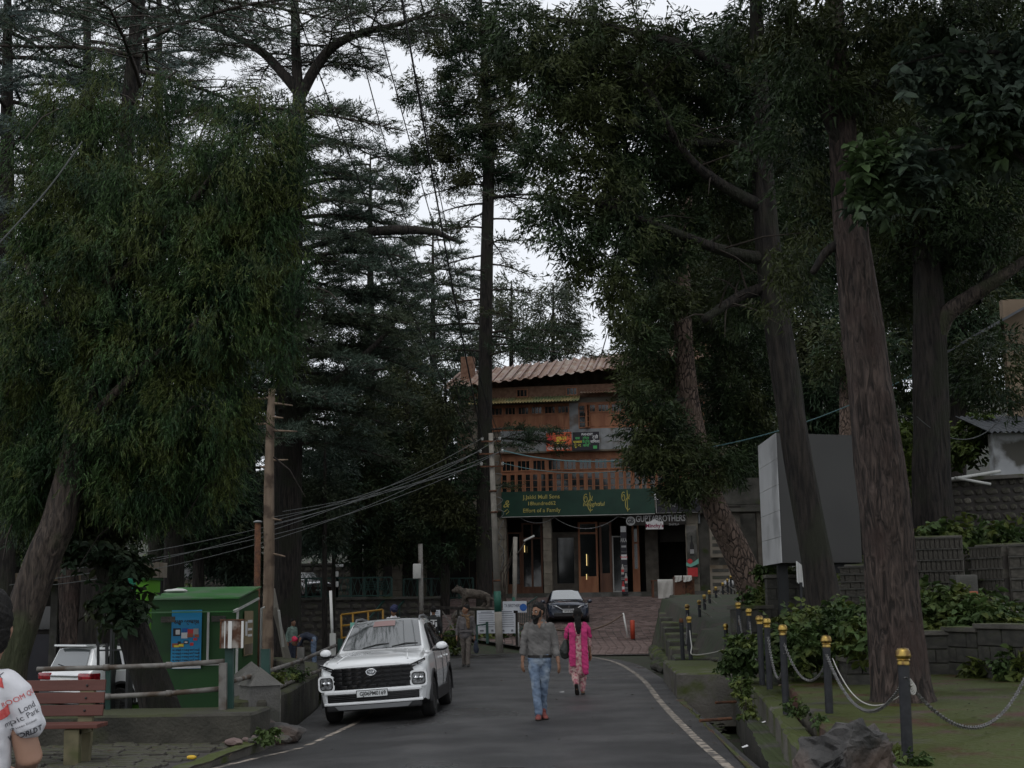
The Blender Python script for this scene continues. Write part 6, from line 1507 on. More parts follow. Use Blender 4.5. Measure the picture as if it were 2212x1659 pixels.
for sg,el_,wr in((-1,(-.238,.01,1.09),(-.246,-.005,.985)),(1,(.243,.02,1.06),(.252,-.0,.955))):
    loft(m,[(sg*.165,.005,1.375),(sg*.215,.005,1.25),el_,wr],[(.066,.07),(.064,.068),(.056,.06),(.058,.062)],14)
    w_=Vector(wr);loft(m,[w_+Vector((0,.0,.03)),w_+Vector((sg*.003,-.005,-.012))],[(.062,.066),(.062,.066)],14)
shirt=fuse(m,'shirt',MATS['shirt_grey'],e,.010,2,.010,8)
m=MB()
for sg in(-1,1):
    m.add([(sg*.012,-.075,1.37),(sg*.075,-.06,1.455),(sg*.095,-.098,1.405),(sg*.06,-.118,1.36)],[(0,1,2,3)])
    m.add([(sg*.075,-.06,1.455),(sg*.078,.05,1.47),(sg*.10,.055,1.425),(sg*.095,-.098,1.405)],[(0,1,2,3)])
m.build('collar',MATS['shirt_grey'],e,True)
m=MB();loft(m,[(0,-.098,1.405),(0,-.112,1.35)],[(.034,.02),(.008,.012)],10);m.build('neck_opening',MATS['skin_brown'],e,True)
m=MB();loft(m,[(.0,.01,.97),(0,.01,.86)],[(.165,.122),(.175,.125)],18)
loft(m,[(-.088,.005,.88),(-.085,-.03,.70),(-.066,-.09,.50),(-.048,-.13,.30),(-.032,-.165,.09)],[(.095,.10),(.086,.092),(.068,.072),(.062,.066),(.06,.064)],16)
loft(m,[(.088,.01,.88),(.080,.02,.70),(.055,.03,.50),(.045,.085,.30),(.045,.14,.10)],[(.095,.10),(.086,.092),(.068,.072),(.062,.066),(.058,.062)],16)
fuse(m,'jeans',MATS['denim'],e,.010,2,.012,9,3)
m=MB();n=24
for(z0,z1,a)in((.905,.945,1),):
    for j in range(n):
        t=2*PI*j/n
        for z in(z0,z1):m.v.append((.186*math.cos(t),.01+.136*math.sin(t),z))
    for j in range(n):k=(j+1)%n;m.f.append((2*j,2*k,2*k+1,2*j+1));m.m.append(0)
b_=m.build('belt',MATS['belt_leather'],e,True);m=MB();m.bbox((.02,-.132,.925),(.05,.012,.045),.004);m.build('buckle',MATS['dark_chrome'],b_)
for hp,fw in(((-.03,-.11,0),(-.06,-1,0)),((.045,.06,.0),(.12,-1,.0))):
    m=MB();shoe(m,hp,fw);o=fuse(m,'shoe',MATS['shoe_red'],e,.008,2)
    m=MB();sole_mb(m,hp,fw);m.build('sole',MATS['sole_dark'],o,True)
# --- woman in pink seen from behind
p=gz(1251,1500,0)
e=person('woman in pink scarf and floral suit walking away with a black shoulder bag',(p.x,p.y,0))
HC=(.0,.0,1.48);HF=Vector((.05,1,-.06))
m=MB();head(m,HC,HF)
loft(m,[(0,.0,1.26),(0,.0,1.40)],[(.052,.052),(.05,.05)])
loft(m,[(0,0,.82),(0,0,1.02),(0,0,1.2),(0,0,1.29)],[(.16,.11),(.12,.09),(.14,.10),(.11,.075)])
for sg,el_,wr in((-1,(-.215,.02,1.03),(-.20,.13,.86)),(1,(.205,.0,1.0),(.225,.02,.76))):
    loft(m,[(sg*.155,0,1.25),el_,wr],[(.042,.042),(.036,.036),(.024,.026)])
hand(m,(.225,.02,.76),(.03,.05,-1),(-.6,-.5,0),-1,.16,.3);hand(m,(-.20,.13,.86),(.1,.4,-1),(.6,-.5,0),1,.16,.5)
for l in([(-.075,.0,.80),(-.07,.02,.46),(-.065,-.22,.20)],[(.075,.0,.80),(.07,.03,.44),(.065,.0,.08)]):loft(m,l,[(.06,.065),(.04,.044),(.032,.036)])
loft(m,[(.065,-.02,.045),(.075,.05,.04),(.085,.13,.025)],[(.03,.035),(.034,.03),(.036,.018)],12)
loft(m,[(-.065,-.225,.20),(-.055,-.235,.12),(-.05,-.20,.03)],[(.03,.032),(.036,.028),(.036,.018)],12)
fuse(m,'body',MATS['skin_brown'],e,.009,3)
m=MB();hair_cap(m,HC,HF,vol=.012,low=-.04)
loft(m,[(.0,-.06,1.50),(0,-.085,1.40),(.005,-.115,1.27),(.01,-.12,1.15)],[(.075,.045),(.068,.045),(.058,.036),(.034,.022)],14)
fuse(m,'hair',MATS['hair_black'],e,.010,2,.008,26)
m=MB();loft(m,[(0,0,1.27),(0,0,1.14),(0,0,1.0),(0,0,.85),(0,0,.62),(0,.0,.44)],[(.16,.105),(.16,.12),(.135,.105),(.175,.135),(.185,.15),(.195,.16)],20)
loft(m,[(0,0,1.31),(0,0,1.24)],[(.09,.07),(.14,.095)],16)
for sg,el_ in((-1,(-.218,.02,1.02)),(1,(.208,.0,.99))):loft(m,[(sg*.15,0,1.255),(sg*.19,0,1.13),el_,(Vector(el_)+Vector((0,.03,-.09)))],[(.056,.06),(.054,.058),(.05,.052),(.05,.052)],12)
fuse(m,'kurta',MATS['pink_floral'],e,.011,2,.010,8)
m=MB();loft(m,[(-.08,.0,.78),(-.08,.02,.60),(-.07,.0,.44),(-.066,-.14,.28),(-.066,-.21,.20)],[(.10,.105),(.092,.1),(.088,.09),(.07,.07),(.05,.05)],14)
loft(m,[(.08,.0,.78),(.078,.02,.60),(.075,.03,.40),(.07,.02,.22),(.066,.0,.085)],[(.10,.105),(.092,.1),(.086,.09),(.07,.072),(.052,.054)],14)
fuse(m,'trousers',MATS['pink_floral'],e,.010,2,.012,10,5)
m=MB()
for sg,zb in((-1,.54),(1,.42)):
    x=sg*.115
    loft(m,[(sg*.055,.09,1.22),(sg*.075,.04,1.315),(sg*.12,-.055,1.30),(x,-.125,1.17),(x,-.13,1.0),(x*1.02,-.155,.80),(x*1.05,-.175,zb+.12),(x*1.05,-.18,zb)],[(.05,.02),(.06,.03),(.066,.032),(.066,.026),(.062,.026),(.066,.024),(.07,.022),(.062,.018)],14)
    loft(m,[(sg*.12,.0,1.29),(sg*.185,.0,1.22),(sg*.215,.0,1.08)],[(.07,.085),(.065,.078),(.058,.065)],14)
loft(m,[(.12,-.18,.50),(.13,-.19,.40)],[(.06,.04),(.055,.04)],12)
fuse(m,'scarf',MATS['pink_cloth'],e,.011,2,.012,11,8)
m=MB();loft(m,[(-.235,-.01,.99),(-.25,-.015,.88),(-.245,-.02,.78),(-.235,-.02,.72)],[(.055,.05),(.10,.07),(.115,.075),(.09,.06)],16)
bag=fuse(m,'shoulder_bag',MATS['leather_black'],None,.011,3,.008,9);tag(bag,'black leather shoulder bag hanging at the left side of the woman in pink','bag');bag.location=e.location
m=MB();m.tube([(-.20,-.05,.97),(-.185,-.10,1.12),(-.15,-.10,1.27),(-.13,.0,1.335),(-.16,.10,1.25),(-.22,.05,.97)],.010,6);m.build('strap',MATS['leather_black'],bag,True)
m=MB();sole_mb(m,(.065,-.06,.0),(.1,1,0),.23,.042);sole_mb(m,(-.066,-.265,.205),(.12,.35,-1),.22,.042,(0,-1,-.3));m.build('sandals',MATS['belt_leather'],e,True)
# --- man with grey jacket, scarf and bag, farther up the road
def simple_person(label,px,py,z,rz,top,legs,shoes_m,lean=0.0,hairm='hair_black',skin='skin_brown',stride=.12,arms=None,height=1.68,Y=None,extra=None,vox=.012,facing=None,group=None):
    p=gz(px,py,z)if Y is None else Vector((at(px,1300,Y).x,Y,z))
    e=person(label,(p.x,p.y,z),rz,group);k=height/1.70
    HC=Vector((0,-.02-lean*.6,1.56));f=facing or Vector((0,-1,-.05))
    ar=arms or(((-.235,.02,1.07),(-.25,-.06,.84)),((.235,.02,1.07),(.25,-.03,.84)))
    m=MB();head(m,HC,f);loft(m,[(0,0,1.34),(0,-.01-lean*.4,1.48)],[(.058,.058),(.055,.055)])
    loft(m,[(0,0,.9),(0,-lean*.1,1.1),(0,-lean*.3,1.34)],[(.14,.1),(.14,.1),(.13,.085)])
    for sg,(el_,wr)in zip((-1,1),ar):
        loft(m,[(sg*.18,-lean*.3,1.33),el_,wr],[(.045,.045),(.04,.04),(.027,.028)]);hand(m,wr,(Vector(wr)-Vector(el_)).normalized(),(-sg*.8,.4,0),sg,.17,.35)
    for sg in(-1,1):loft(m,[(sg*.08,0,.88),(sg*.075,-sg*stride*.4-.02,.48),(sg*.07,-sg*stride,.09)],[(.06,.065),(.042,.044),(.034,.036)])
    b_=fuse(m,'body',MATS[skin],e,.012,3);face_bits(HC,f,b_)
    if hairm:m=MB();hair_cap(m,HC,f,vol=.014);fuse(m,'hair',MATS[hairm],e,.011,2,.005,30)
    m=MB();loft(m,[(0,0,.84),(0,-lean*.1,1.0),(0,-lean*.2,1.2),(0,-lean*.3,1.34),(0,-lean*.3,1.39)],[(.185,.13),(.175,.125),(.188,.13),(.17,.11),(.10,.08)],18)
    for sg,(el_,wr)in zip((-1,1),ar):w_=Vector(el_).lerp(Vector(wr),.85);loft(m,[(sg*.16,-lean*.3,1.34),(Vector((sg*.19,-lean*.25,1.25))),el_,w_],[(.064,.068),(.06,.064),(.054,.056),(.044,.046)],12)
    fuse(m,'jacket',MATS[top],e,.012,2,.011,8,len(label))
    m=MB();loft(m,[(0,0,.93),(0,0,.82)],[(.16,.118),(.17,.12)],16)
    for sg in(-1,1):loft(m,[(sg*.085,0,.85),(sg*.082,-sg*stride*.2-.01,.66),(sg*.076,-sg*stride*.45-.02,.46),(sg*.07,-sg*stride,.08)],[(.094,.1),(.082,.088),(.07,.074),(.062,.066)],14)
    fuse(m,'trousers',MATS[legs],e,.012,2,.011,9,2)
    for sg in(-1,1):m=MB();shoe(m,(sg*.07,-sg*stride+.06,0),(sg*.1,-1,0));fuse(m,'shoe',MATS[shoes_m],e,.010,2)
    e.scale=(k,k,k)
    return e
e=simple_person('man in grey jacket with tan scarf and hanging bag walking down the road',1007,1440,0,math.radians(-4),'jacket_grey','trouser_khaki','shoe_black',stride=.16,facing=Vector((-.75,-.66,-.12)),height=1.72)
m=MB();loft(m,[(-.09,.05,1.40),(.0,-.09,1.39),(.07,-.125,1.30),(.08,-.14,1.15),(.085,-.14,1.05)],[(.04,.03),(.05,.034),(.055,.03),(.055,.028),(.04,.022)],12)
loft(m,[(-.08,-.06,1.40),(-.10,.05,1.40),(0,.1,1.41),(.10,.05,1.40),(.07,-.08,1.38)],[.036]*5,10);fuse(m,'scarf',MATS['scarf_tan'],e,.011,2,.010,14)
m=MB();m.bbox((-.09,-.145,1.10),(.14,.03,.16),.015);m.bbox((.02,-.14,.97),(.34,.03,.05),.012);m.build('chest_pocket',MATS['jacket_grey'],e)
kp=e.location
m=MB();loft(m,[(0,0,.06),(0,0,-.05),(.015,0,-.22),(.015,0,-.30)],[(.03,.03),(.05,.04),(.085,.06),(.06,.05)],14)
bg_=fuse(m,'carry_bag',MATS['trouser_navy'],None,.011,2,.010,12);tag(bg_,'dark blue cloth bag hanging from the hand of the man in grey jacket','bag');bg_.location=Vector(kp)+Vector((.275,-.05,.70))
m=MB();m.tube([(.0,0,.05),(.0,0,.12)],.012,6);m.build('handle',MATS['trouser_navy'],bg_)
# --- people behind
simple_person('man in pale green shirt standing by the wall, head bent, behind the railing',631,1425,-.24,math.radians(50),'shirt_green','trouser_navy','shoe_black',Y=47,lean=.12,stride=.02,height=1.56)
p=at(676,1420,46)
e=person('bending man in dark clothes with a bright pink cap, behind the railing',(p.x,46,-.24));f=Vector((-1,-.2,-.9))
m=MB();HC=Vector((-.62,-.05,.80));head(m,HC,f,up=(-.6,0,.8));loft(m,[(-.42,0,.92),(-.56,-.02,.86)],[.056,.055])
loft(m,[(.0,0,.90),(-.2,0,1.0),(-.42,0,.95)],[(.14,.12),(.14,.12),(.12,.1)],16,(0,1,0))
for y in(-.18,.18):loft(m,[(-.4,y,.92),(-.47,y*1.2,.64),(-.50,y,.40)],[.045,.04,.028]);hand(m,(-.5,y,.40),(0,0,-1),(-1,0,0),1 if y>0 else-1,.17,.3)
for y in(-.1,.1):loft(m,[(0.02,y,.88),(.02,y,.48),(.06,y,.09)],[.08,.055,.038])
fuse(m,'body',MATS['skin_brown'],e,.011,3)
m=MB();loft(m,[(.03,0,.88),(-.2,0,1.0),(-.40,0,.95),(-.46,0,.92)],[(.17,.14),(.17,.14),(.16,.12),(.1,.08)],16,(0,1,0))
for y in(-.18,.18):loft(m,[(-.38,y*.8,.93),(-.47,y*1.2,.66)],[.062,.05])
fuse(m,'shirt',MATS['trouser_navy'],e,.012,2,.012,8)
m=MB()
for y in(-.1,.1):loft(m,[(.03,y*.8,.90),(.02,y,.5),(.06,y,.06)],[.1,.074,.064])
fuse(m,'jeans',MATS['denim'],e,.012,2,.012,8)
m=MB();u_=Vector((-.6,0,.8));loft(m,[HC+Vector((.02,0,.07)),HC+Vector((-.02,0,.12))],[(.10,.11),(.085,.09)],14);loft(m,[HC+Vector((-.06,0,.06)),HC+Vector((-.17,-.02,-.01))],[(.07,.012),(.06,.01)],10,(0,1,0));fuse(m,'cap',MATS['cap_pink'],e,.011,2)
for y in(-.1,.1):m=MB();shoe(m,(.10,y,0),(-1,0,0));fuse(m,'shoe',MATS['shoe_black'],e,.011,2)
e=simple_person('man in dark blue turban seen just above the roof of the white car',850,1420,-.03,math.radians(20),'tshirt_white','trouser_navy','shoe_black',Y=41,hairm=None,height=1.72,facing=Vector((-.8,-.5,0)))
m=MB();loft(m,[(0,-.01,1.60),(.02,.0,1.66),(.03,.01,1.70)],[(.115,.125),(.125,.13),(.085,.09)],16);loft(m,[(-.05,-.10,1.63),(.06,-.02,1.72)],[(.09,.05),(.08,.05)],12);fuse(m,'turban',MATS['turban_navy'],e,.012,2,.01,20)
e=simple_person('person in black vest with white print, back turned, behind the white car',936,1420,-.02,math.radians(186),'vest_black','trouser_navy','shoe_black',Y=43,height=1.70)
m=MB()
for k,(x,z,w,h)in enumerate([(0,1.27,.2,.03),(0,1.20,.05,.12),(-.08,1.14,.05,.14),(.08,1.14,.05,.14),(0,1.04,.12,.04)]):m.box((x,.138,z),(w,.012,h))
m.build('printed_patch',MATS['white_print'],e)
# --- boy in white printed t-shirt, near left, back turned
p=at(-56,1300,4.85)
e=person('boy in white printed t-shirt, back turned, cut off by the left picture edge',(p.x,4.85,.0),math.radians(8));BOY=e
HC=Vector((.048,.03,1.635));HF=Vector((.12,1,-.10))
m=MB();head(m,HC,HF);loft(m,[(.0,.0,1.44),(.035,.02,1.56)],[(.060,.060),(.052,.054)],18)
loft(m,[(0,0,.96),(0,0,1.15),(0,0,1.35),(0,0,1.46)],[(.13,.09),(.125,.09),(.145,.095),(.11,.075)])
for sg in(-1,1):loft(m,[(sg*.15,0,1.41),(sg*.215,.0,1.19),(sg*.15,.20,1.10)],[(.042,.042),(.047,.047),(.028,.03)]);hand(m,(sg*.15,.20,1.10),(-sg*.5,.8,.1),(-sg*.5,-.3,-.6),sg,.17,.4)
for sg in(-1,1):loft(m,[(sg*.085,0,.94),(sg*.085,.01,.50),(sg*.085,0,.09)],[.06,.042,.036])
fuse(m,'body',MATS['skin_light'],e,.0085,3)
m=MB();hair_cap(m,HC,HF,vol=.020,low=-.07);loft(m,[HC-HF.normalized()*.05+Vector((0,0,-.01)),HC-HF.normalized()*.045+Vector((0,0,-.07))],[(.078,.05),(.06,.035)],14);fuse(m,'hair',MATS['hair_black'],e,.0075,2,.004,55)
m=MB();loft(m,[(0,0,.80),(0,0,.95),(0,0,1.12),(0,0,1.30),(0,0,1.42),(.0,.0,1.49)],[(.158,.125),(.154,.122),(.152,.12),(.158,.122),(.155,.102),(.095,.078)],24)
for sg in(-1,1):loft(m,[(sg*.115,0,1.445),(sg*.168,0,1.405),(sg*.198,.0,1.345),(sg*.212,.0,1.305)],[(.056,.066),(.056,.066),(.054,.068),(.056,.072)],16)
loft(m,[(.005,.005,1.515),(.003,.0,1.46)],[(.072,.072),(.11,.085)],18)
shirt=fuse(m,'t_shirt',MATS['tshirt_white'],e,.0085,3,.009,7)
m=MB();loft(m,[(0,0,.99),(0,0,.88)],[(.155,.115),(.165,.12)],16)
for sg in(-1,1):loft(m,[(sg*.088,0,.90),(sg*.088,.01,.50),(sg*.085,0,.07)],[.1,.075,.066])
fuse(m,'trousers',MATS['trouser_navy'],e,.012,2,.01,8)
for sg in(-1,1):m=MB();shoe(m,(sg*.085,-.07,0),(sg*.1,1,0));fuse(m,'shoe',MATS['shoe_black'],e,.010,2)
bvh=BVHTree.FromPolygons([v.co.copy()for v in shirt.data.vertices],[tuple(q.vertices)for q in shirt.data.polygons])
def printed(txt,centre,size,m,normal=(0,-1,0),tilt=0.0,sx=1.0,bold=.0,me=None):
    """lettering printed on the cloth: laid on the shirt along its own surface"""
    me=me or text_mesh(txt,size,None,'CENTER',0,sx,bold)
    bm=bmesh.new();bm.from_mesh(me)
    for k in range(8):
        w=max(v.co.x for v in bm.verts)-min(v.co.x for v in bm.verts);x0=min(v.co.x for v in bm.verts)
    for xx in np.arange(-.3,.3,.012):bmesh.ops.bisect_plane(bm,geom=bm.verts[:]+bm.edges[:]+bm.faces[:],plane_co=(xx,0,0),plane_no=(1,0,0))
    for yy in np.arange(-.3,.3,.012):bmesh.ops.bisect_plane(bm,geom=bm.verts[:]+bm.edges[:]+bm.faces[:],plane_co=(0,yy,0),plane_no=(0,1,0))
    n=Vector(normal).normalized();xd=Vector((0,0,1)).cross(n).normalized();yd=n.cross(xd)
    c_,s_=math.cos(tilt),math.sin(tilt);xd,yd=xd*c_+yd*s_,yd*c_-xd*s_;dead=[]
    for v in bm.verts:
        o=Vector(centre)+xd*v.co.x+yd*v.co.y+n*.5
        h=bvh.ray_cast(o,-n,1.0)
        if h[0]is None:dead.append(v);continue
        v.co=h[0]+h[1]*.0025
    bmesh.ops.delete(bm,geom=dead,context='VERTS');me2=bpy.data.meshes.new('print');bm.to_mesh(me2);bm.free();me2.materials.clear();me2.materials.append(m)
    return from_mesh('shirt_print',me2,shirt)
mat('print_red',(.50,.05,.05),(.62,.13,.12),scale=60,rough=.8);mat('print_ink',(.05,.05,.06),(.09,.09,.1),scale=50,rough=.8)
printed('BLOCK',(.075,0,1.475),.032,MATS['print_ink'])
printed('TC',(.045,0,1.375),.20,MATS['print_red'],tilt=.25,bold=.006,sx=.78)
NS=(.55,-.82,.1)
printed('ROOM QU',(.182,-.05,1.400),.025,MATS['print_red'],NS,.42)
printed('Lond',(.208,-.05,1.366),.030,MATS['print_ink'],NS,.42)
printed('mpic Park',(.195,-.05,1.332),.028,MATS['print_ink'],NS,.42)
printed('Queen Elizabeth',(.203,-.05,1.308),.011,MATS['print_ink'],NS,.40)
printed('___________',(.208,-.05,1.296),.020,MATS['print_ink'],NS,.34)
printed('WORLD T',(.214,-.05,1.278),.024,MATS['print_ink'],NS,.34,bold=.0008,sx=.9)
printed('- - -',(.10,0,1.24),.03,MATS['print_ink'],tilt=-.1);printed('- - - - -',(.08,0,1.21),.02,MATS['print_ink'])
# ------------------------------------------------------------------ street furniture and small things
mat('post_black',(.012,.013,.016),(.018,.019,.022),scale=8,rough=.55,bump=.1)
mat('gold',(.34,.225,.055),(.46,.33,.10),scale=9,rough=.36,metal=.9,c3=(.16,.10,.04),c3scale=9,c3amt=.35)
mat('chain_steel',(.20,.20,.20),(.10,.095,.09),scale=25,rough=.5,metal=.5)
mat('rope_white',(.42,.41,.38),rough=.9);mat('rope_brown',(.12,.085,.065),rough=.9)
mat('pipe_grey',(.12,.115,.105),(.18,.17,.155),scale=8,rough=.6,c3=(.07,.05,.035),c3scale=3,c3amt=.4)
mat('bench_red',(.080,.026,.019),(.125,.042,.030),scale=3,stretch=(.2,1,1),rough=.6,bump=.2)
mat('bench_leg',(.10,.09,.05),(.16,.14,.08),scale=5,rough=.8,moss=(.06,.07,.02),moss_amt=.4)
mat('kiosk_green',(.011,.057,.012),(.017,.074,.016),scale=1.2,rough=.5,c3=(.01,.045,.012),c3scale=.9,c3amt=.4)
mat('kiosk_roof',(.04,.15,.04),(.06,.20,.06),scale=1.5,rough=.35,c3=(.10,.17,.10),c3scale=1.6,c3amt=.35)
mat('lime_wall',(.085,.26,.012),(.10,.30,.02),scale=1,rough=.6)
mat('tank_teal',(.02,.20,.12),(.03,.25,.15),scale=2,rough=.5)
mat('poster_blue',(.015,.19,.40),(.02,.25,.47),scale=1.2,rough=.45)
mat('poster_tan',(.22,.17,.09),(.28,.22,.13),scale=2,rough=.6)
mat('rust_box',(.34,.32,.29),(.10,.042,.018),scale=5,rough=.85,bump=.3,c3=(.07,.03,.015),c3scale=6,c3amt=.5)
mat('yellow_paint',(.21,.11,.010),(.27,.145,.015),scale=6,rough=.6)
mat('led_grey',(.036,.035,.033),(.044,.043,.04),scale=.7,rough=.5)
mat('led_side',(.48,.48,.48),(.56,.56,.56),scale=1.0,rough=.5,c3=(.34,.34,.34),c3scale=.7,c3amt=.3)
mat('statue_stone',(.055,.045,.036),(.13,.11,.09),scale=6,rough=.9,bump=.8,bscale=14)
mat('board_white',(.50,.52,.56),(.58,.60,.64),scale=2,rough=.5)
mat('ink_grey',(.16,.17,.2),rough=.6)
mat('terracotta',(.30,.085,.045),(.36,.12,.06),scale=5,rough=.8)
mat('white_wall',(.42,.43,.44),(.52,.53,.54),scale=1.5,rough=.85,c3=(.10,.095,.08),c3scale=1.1,c3amt=.45)
mat('beige_wall',(.17,.125,.085),(.23,.175,.12),scale=1.2,rough=.85)
mat('blue_tin',(.045,.05,.056),(.075,.08,.088),scale=2,rough=.5)
mat('cable',(.02,.02,.02),rough=.6);mat('cable_pale',(.085,.09,.088),rough=.6);mat('cable_teal',(.08,.16,.17),rough=.6)
mat('pole_concrete',(.20,.185,.16),(.28,.26,.225),scale=3,rough=.85,bump=.3)
mat('green_paint',(.02,.10,.07),rough=.6)
mat('red_post',(.42,.055,.025),rough=.6)
mat('plastic_white',(.6,.6,.58),rough=.5)
# --- bollards with gilded heads, chains between them
BOL=[]
def bollard(label,px,py_top,py_base,Y,capped=True,r=.046,m='post_black'):
    s=sc(Y);t=at(px,py_top,Y);z1=t.z;b=at(px+(py_base-py_top)*.045,py_base,Y);z0=b.z
    e=empty('bollard',(b.x,Y,z0));tag(e,label,'bollard','gold headed bollards along the terrace and square');h=z1-z0
    d=Vector((t.x-b.x,0,h));L=d.length;M=d.to_track_quat('Z','Y').to_matrix().to_4x4();e.rotation_euler=M.to_euler()
    k=r/.046*.86;r*=.93
    mb=MB();mb.lathe([(r,-.05),(r,L-.13*k)],18);mb.build('post',MATS[m],e,True,40)
    if capped:
        mb=MB();z=L-.15*k;mb.lathe([(r*1.10,z),(r*1.14,z+.012),(r*1.02,z+.022),(r*1.02,z+.03),(r*1.22,z+.042*k),(r*1.05,z+.052*k),(r*1.40,z+.072*k),(r*1.44,z+.080*k),(r*1.38,z+.090*k),(r*1.28,z+.118*k),(r*.98,z+.142*k),(r*.45,z+.15*k),(0,z+.152*k)],22);mb.build('cap',MATS['gold'],e,True,50)
    else:
        mb=MB();mb.lathe([(r*1.02,L-.14),(r*1.05,L-.06),(0,L-.05)],14);mb.build('cap',MATS['rust'],e,True)
    e['L']=L;BOL.append(e);bpy.context.view_layer.update();return e
def on_post(e,f,side=(0,0,0)):return e.matrix_world@Vector((side[0],side[1],e['L']*f))
B={}
B[1]=bollard('nearest bollard, in front of the big reddish trunk and behind the rock',1950,1399,1668,10.4)
B[2]=bollard('second nearest bollard, just left of the big reddish trunk',1784,1372,1552,14.8)
B[3]=bollard('bollard on the lower step, third from the picture bottom, with a cord hanging on it',1690,1349,1534,16.6)
B[4]=bollard('right one of the two close set bollards on the terrace step',1656,1335,1481,18.9)
B[5]=bollard('left one of the two close set bollards on the terrace step',1640,1329,1472,20.0)
B[6]=bollard('bollard behind the nettle clump, just left of the close set pair',1617,1314,1418,24.0)
B[7]=bollard('bollard at the left end of the terrace row, beside the block planter edge',1594,1300,1406,26.5)
B[8]=bollard('short bollard wound with cord at the back of the broken slab',1567,1347,1416,29.0)
B[9]=bollard('front right bollard of the pair at the corner of the broken slab',1488,1331,1420,27.5)
B[10]=bollard('plain topped bollard without gold head at the slab corner',1471,1330,1420,27.8,False)
B[11]=bollard('bollard just behind the corner pair, ringed with white cloth',1484,1305,1402,31.5)
B[0]=bollard('bollard cut off by the right picture edge, beside a leafy plant',2224,1392,1560,13.6)
row=[(1486,1297,1392,34.5),(1510,1296,1380,37),(1521,1284,1365,40),(1532,1275,1352,43),(1546,1267,1338,46),(1561,1258,1325,49),(1571,1250,1312,52),(1578,1243,1302,55)]
for k,(a,b_,c_,Y)in enumerate(row[1:]):
    bollard(['first','second','third','fourth','fifth','sixth','farthest'][k]+' bollard of the receding row beside the stepped path',a,b_,c_,Y)
def chain(label,a,b,sag,link=.045,m='chain_steel',name='chain',cat='chain',group='chains between the bollards',thin=False):
    n=max(8,int((a-b).length*1.25/(link*.74)));P=[]
    for i in range(400+1):
        t=i/400;p=a.lerp(b,t);p.z-=sag*4*t*(1-t);P.append(p)
    L=sum((P[i+1]-P[i]).length for i in range(400));n=int(L/(link*.72));mb=MB()
    for i in range(n):
        t=(i+.5)/n;acc=0;tgt=t*L;k=0
        while k<399 and acc+(P[k+1]-P[k]).length<tgt:acc+=(P[k+1]-P[k]).length;k+=1
        p=P[k];T=(P[min(k+1,400)]-P[max(k-1,0)]).normalized();up=Vector((0,0,1))if abs(T.z)<.95 else Vector((1,0,0))
        sd=T.cross(up).normalized();nn=sd.cross(T)
        if i%2:sd,nn=nn,sd
        w=link*.30;h=link*.5
        ring=[p+T*h*math.cos(a_)+sd*w*math.sin(a_)for a_ in np.linspace(0,2*PI,9)]
        mb.tube(ring,link*.11,4,cap=False)
    return tag(mb.build(name,MATS[m]),label,cat,group)
def rope(label,pts,r,m,cat='rope',n=24,name='rope',group=None):
    mb=MB();mb.tube(smooth_poly(pts,n),r,6);return tag(mb.build(name,MATS[m],None,True),label,cat,group)
chain('heavy chain from the nearest bollard to the right picture edge',on_post(B[1],.78,(.05,0)),on_post(B[0],.74),.50,.052)
chain('chain between the nearest two bollards, below the white rope',on_post(B[2],.80,(.05,0)),on_post(B[1],.76,(-.05,0)),.42,.048)
chain('chain sagging between the second and third bollards',on_post(B[3],.84,(.05,0)),on_post(B[2],.72,(-.05,0)),.36,.046)
chain('chain hanging from the close set pair towards the third bollard',on_post(B[4],.72,(.04,0)),on_post(B[3],.66,(-.05,0)),.42,.046)
chain('chain at the back of the nettle clump, between the sixth bollard and the pair',on_post(B[6],.72,(.04,0)),on_post(B[5],.5,(-.04,0)),.38,.046)
chain('chain between the two bollards left of the nettle clump',on_post(B[7],.72,(.04,0)),on_post(B[6],.6,(-.04,0)),.35,.046)
rope('slack grey cord from the short wound bollard to the terrace row',[on_post(B[8],.55,(.05,0)),on_post(B[8],.3,(.2,0)),on_post(B[7],.45,(-.12,0)),on_post(B[7],.75,(-.05,0))],.012,'pipe_grey')
rope('cord sagging from the corner bollard to the short wound bollard',[on_post(B[9],.72),on_post(B[9],.30,(.22,0)),on_post(B[9],.08,(.55,0)),on_post(B[8],.2,(-.2,0)),on_post(B[8],.62,(-.04,0))],.012,'rope_white')
chain('chain between the plain topped bollard and the cloth ringed one',on_post(B[10],.78,(.04,0)),on_post(B[11],.8),.55,.05)
rope('white rope tied along the near chain and knotted to the nearest bollard',[on_post(B[2],.72,(-.05,-.05)).lerp(on_post(B[1],.70,(-.04,-.05)),t)-Vector((0,0,.33*4*t*(1-t)*(1.1-.3*t)))for t in(0,.1,.25,.4,.55,.7,.82,.92,1)],.006,'rope_white',n=40)
mb=MB()
for k in range(4):mb.tube([on_post(B[1],.70,(.05,-.05))+Vector((math.cos(t)*.022+k*.008,-.01,math.sin(t)*.04-k*.012))for t in np.linspace(0,6.3,12)],.007,5)
tag(mb.build('rope_knot',MATS['rope_white']),'white knot of rope on the nearest bollard','rope')
rope('thin cord hanging straight down beside the third bollard',[on_post(B[3],.9,(.06,-.03)),on_post(B[3],.5,(.10,-.04)),on_post(B[3],.04,(.09,-.04))],.006,'rope_white')
for k in range(6,0,-1):
    a,b_=[e for e in BOL if 'receding' in e['label']][k-1],[e for e in BOL if 'receding' in e['label']][k]
    rope(['first','second','third','fourth','fifth','last'][k-1]+' slack cord of the receding bollard row, counted from the slab',[on_post(a,.78,(.05,0)),on_post(a,.35,(.06,.5)),on_post(b_,.35,(0,-.5)),on_post(b_,.78)],.012,'pipe_grey',n=14,group='cords of the receding bollard row')
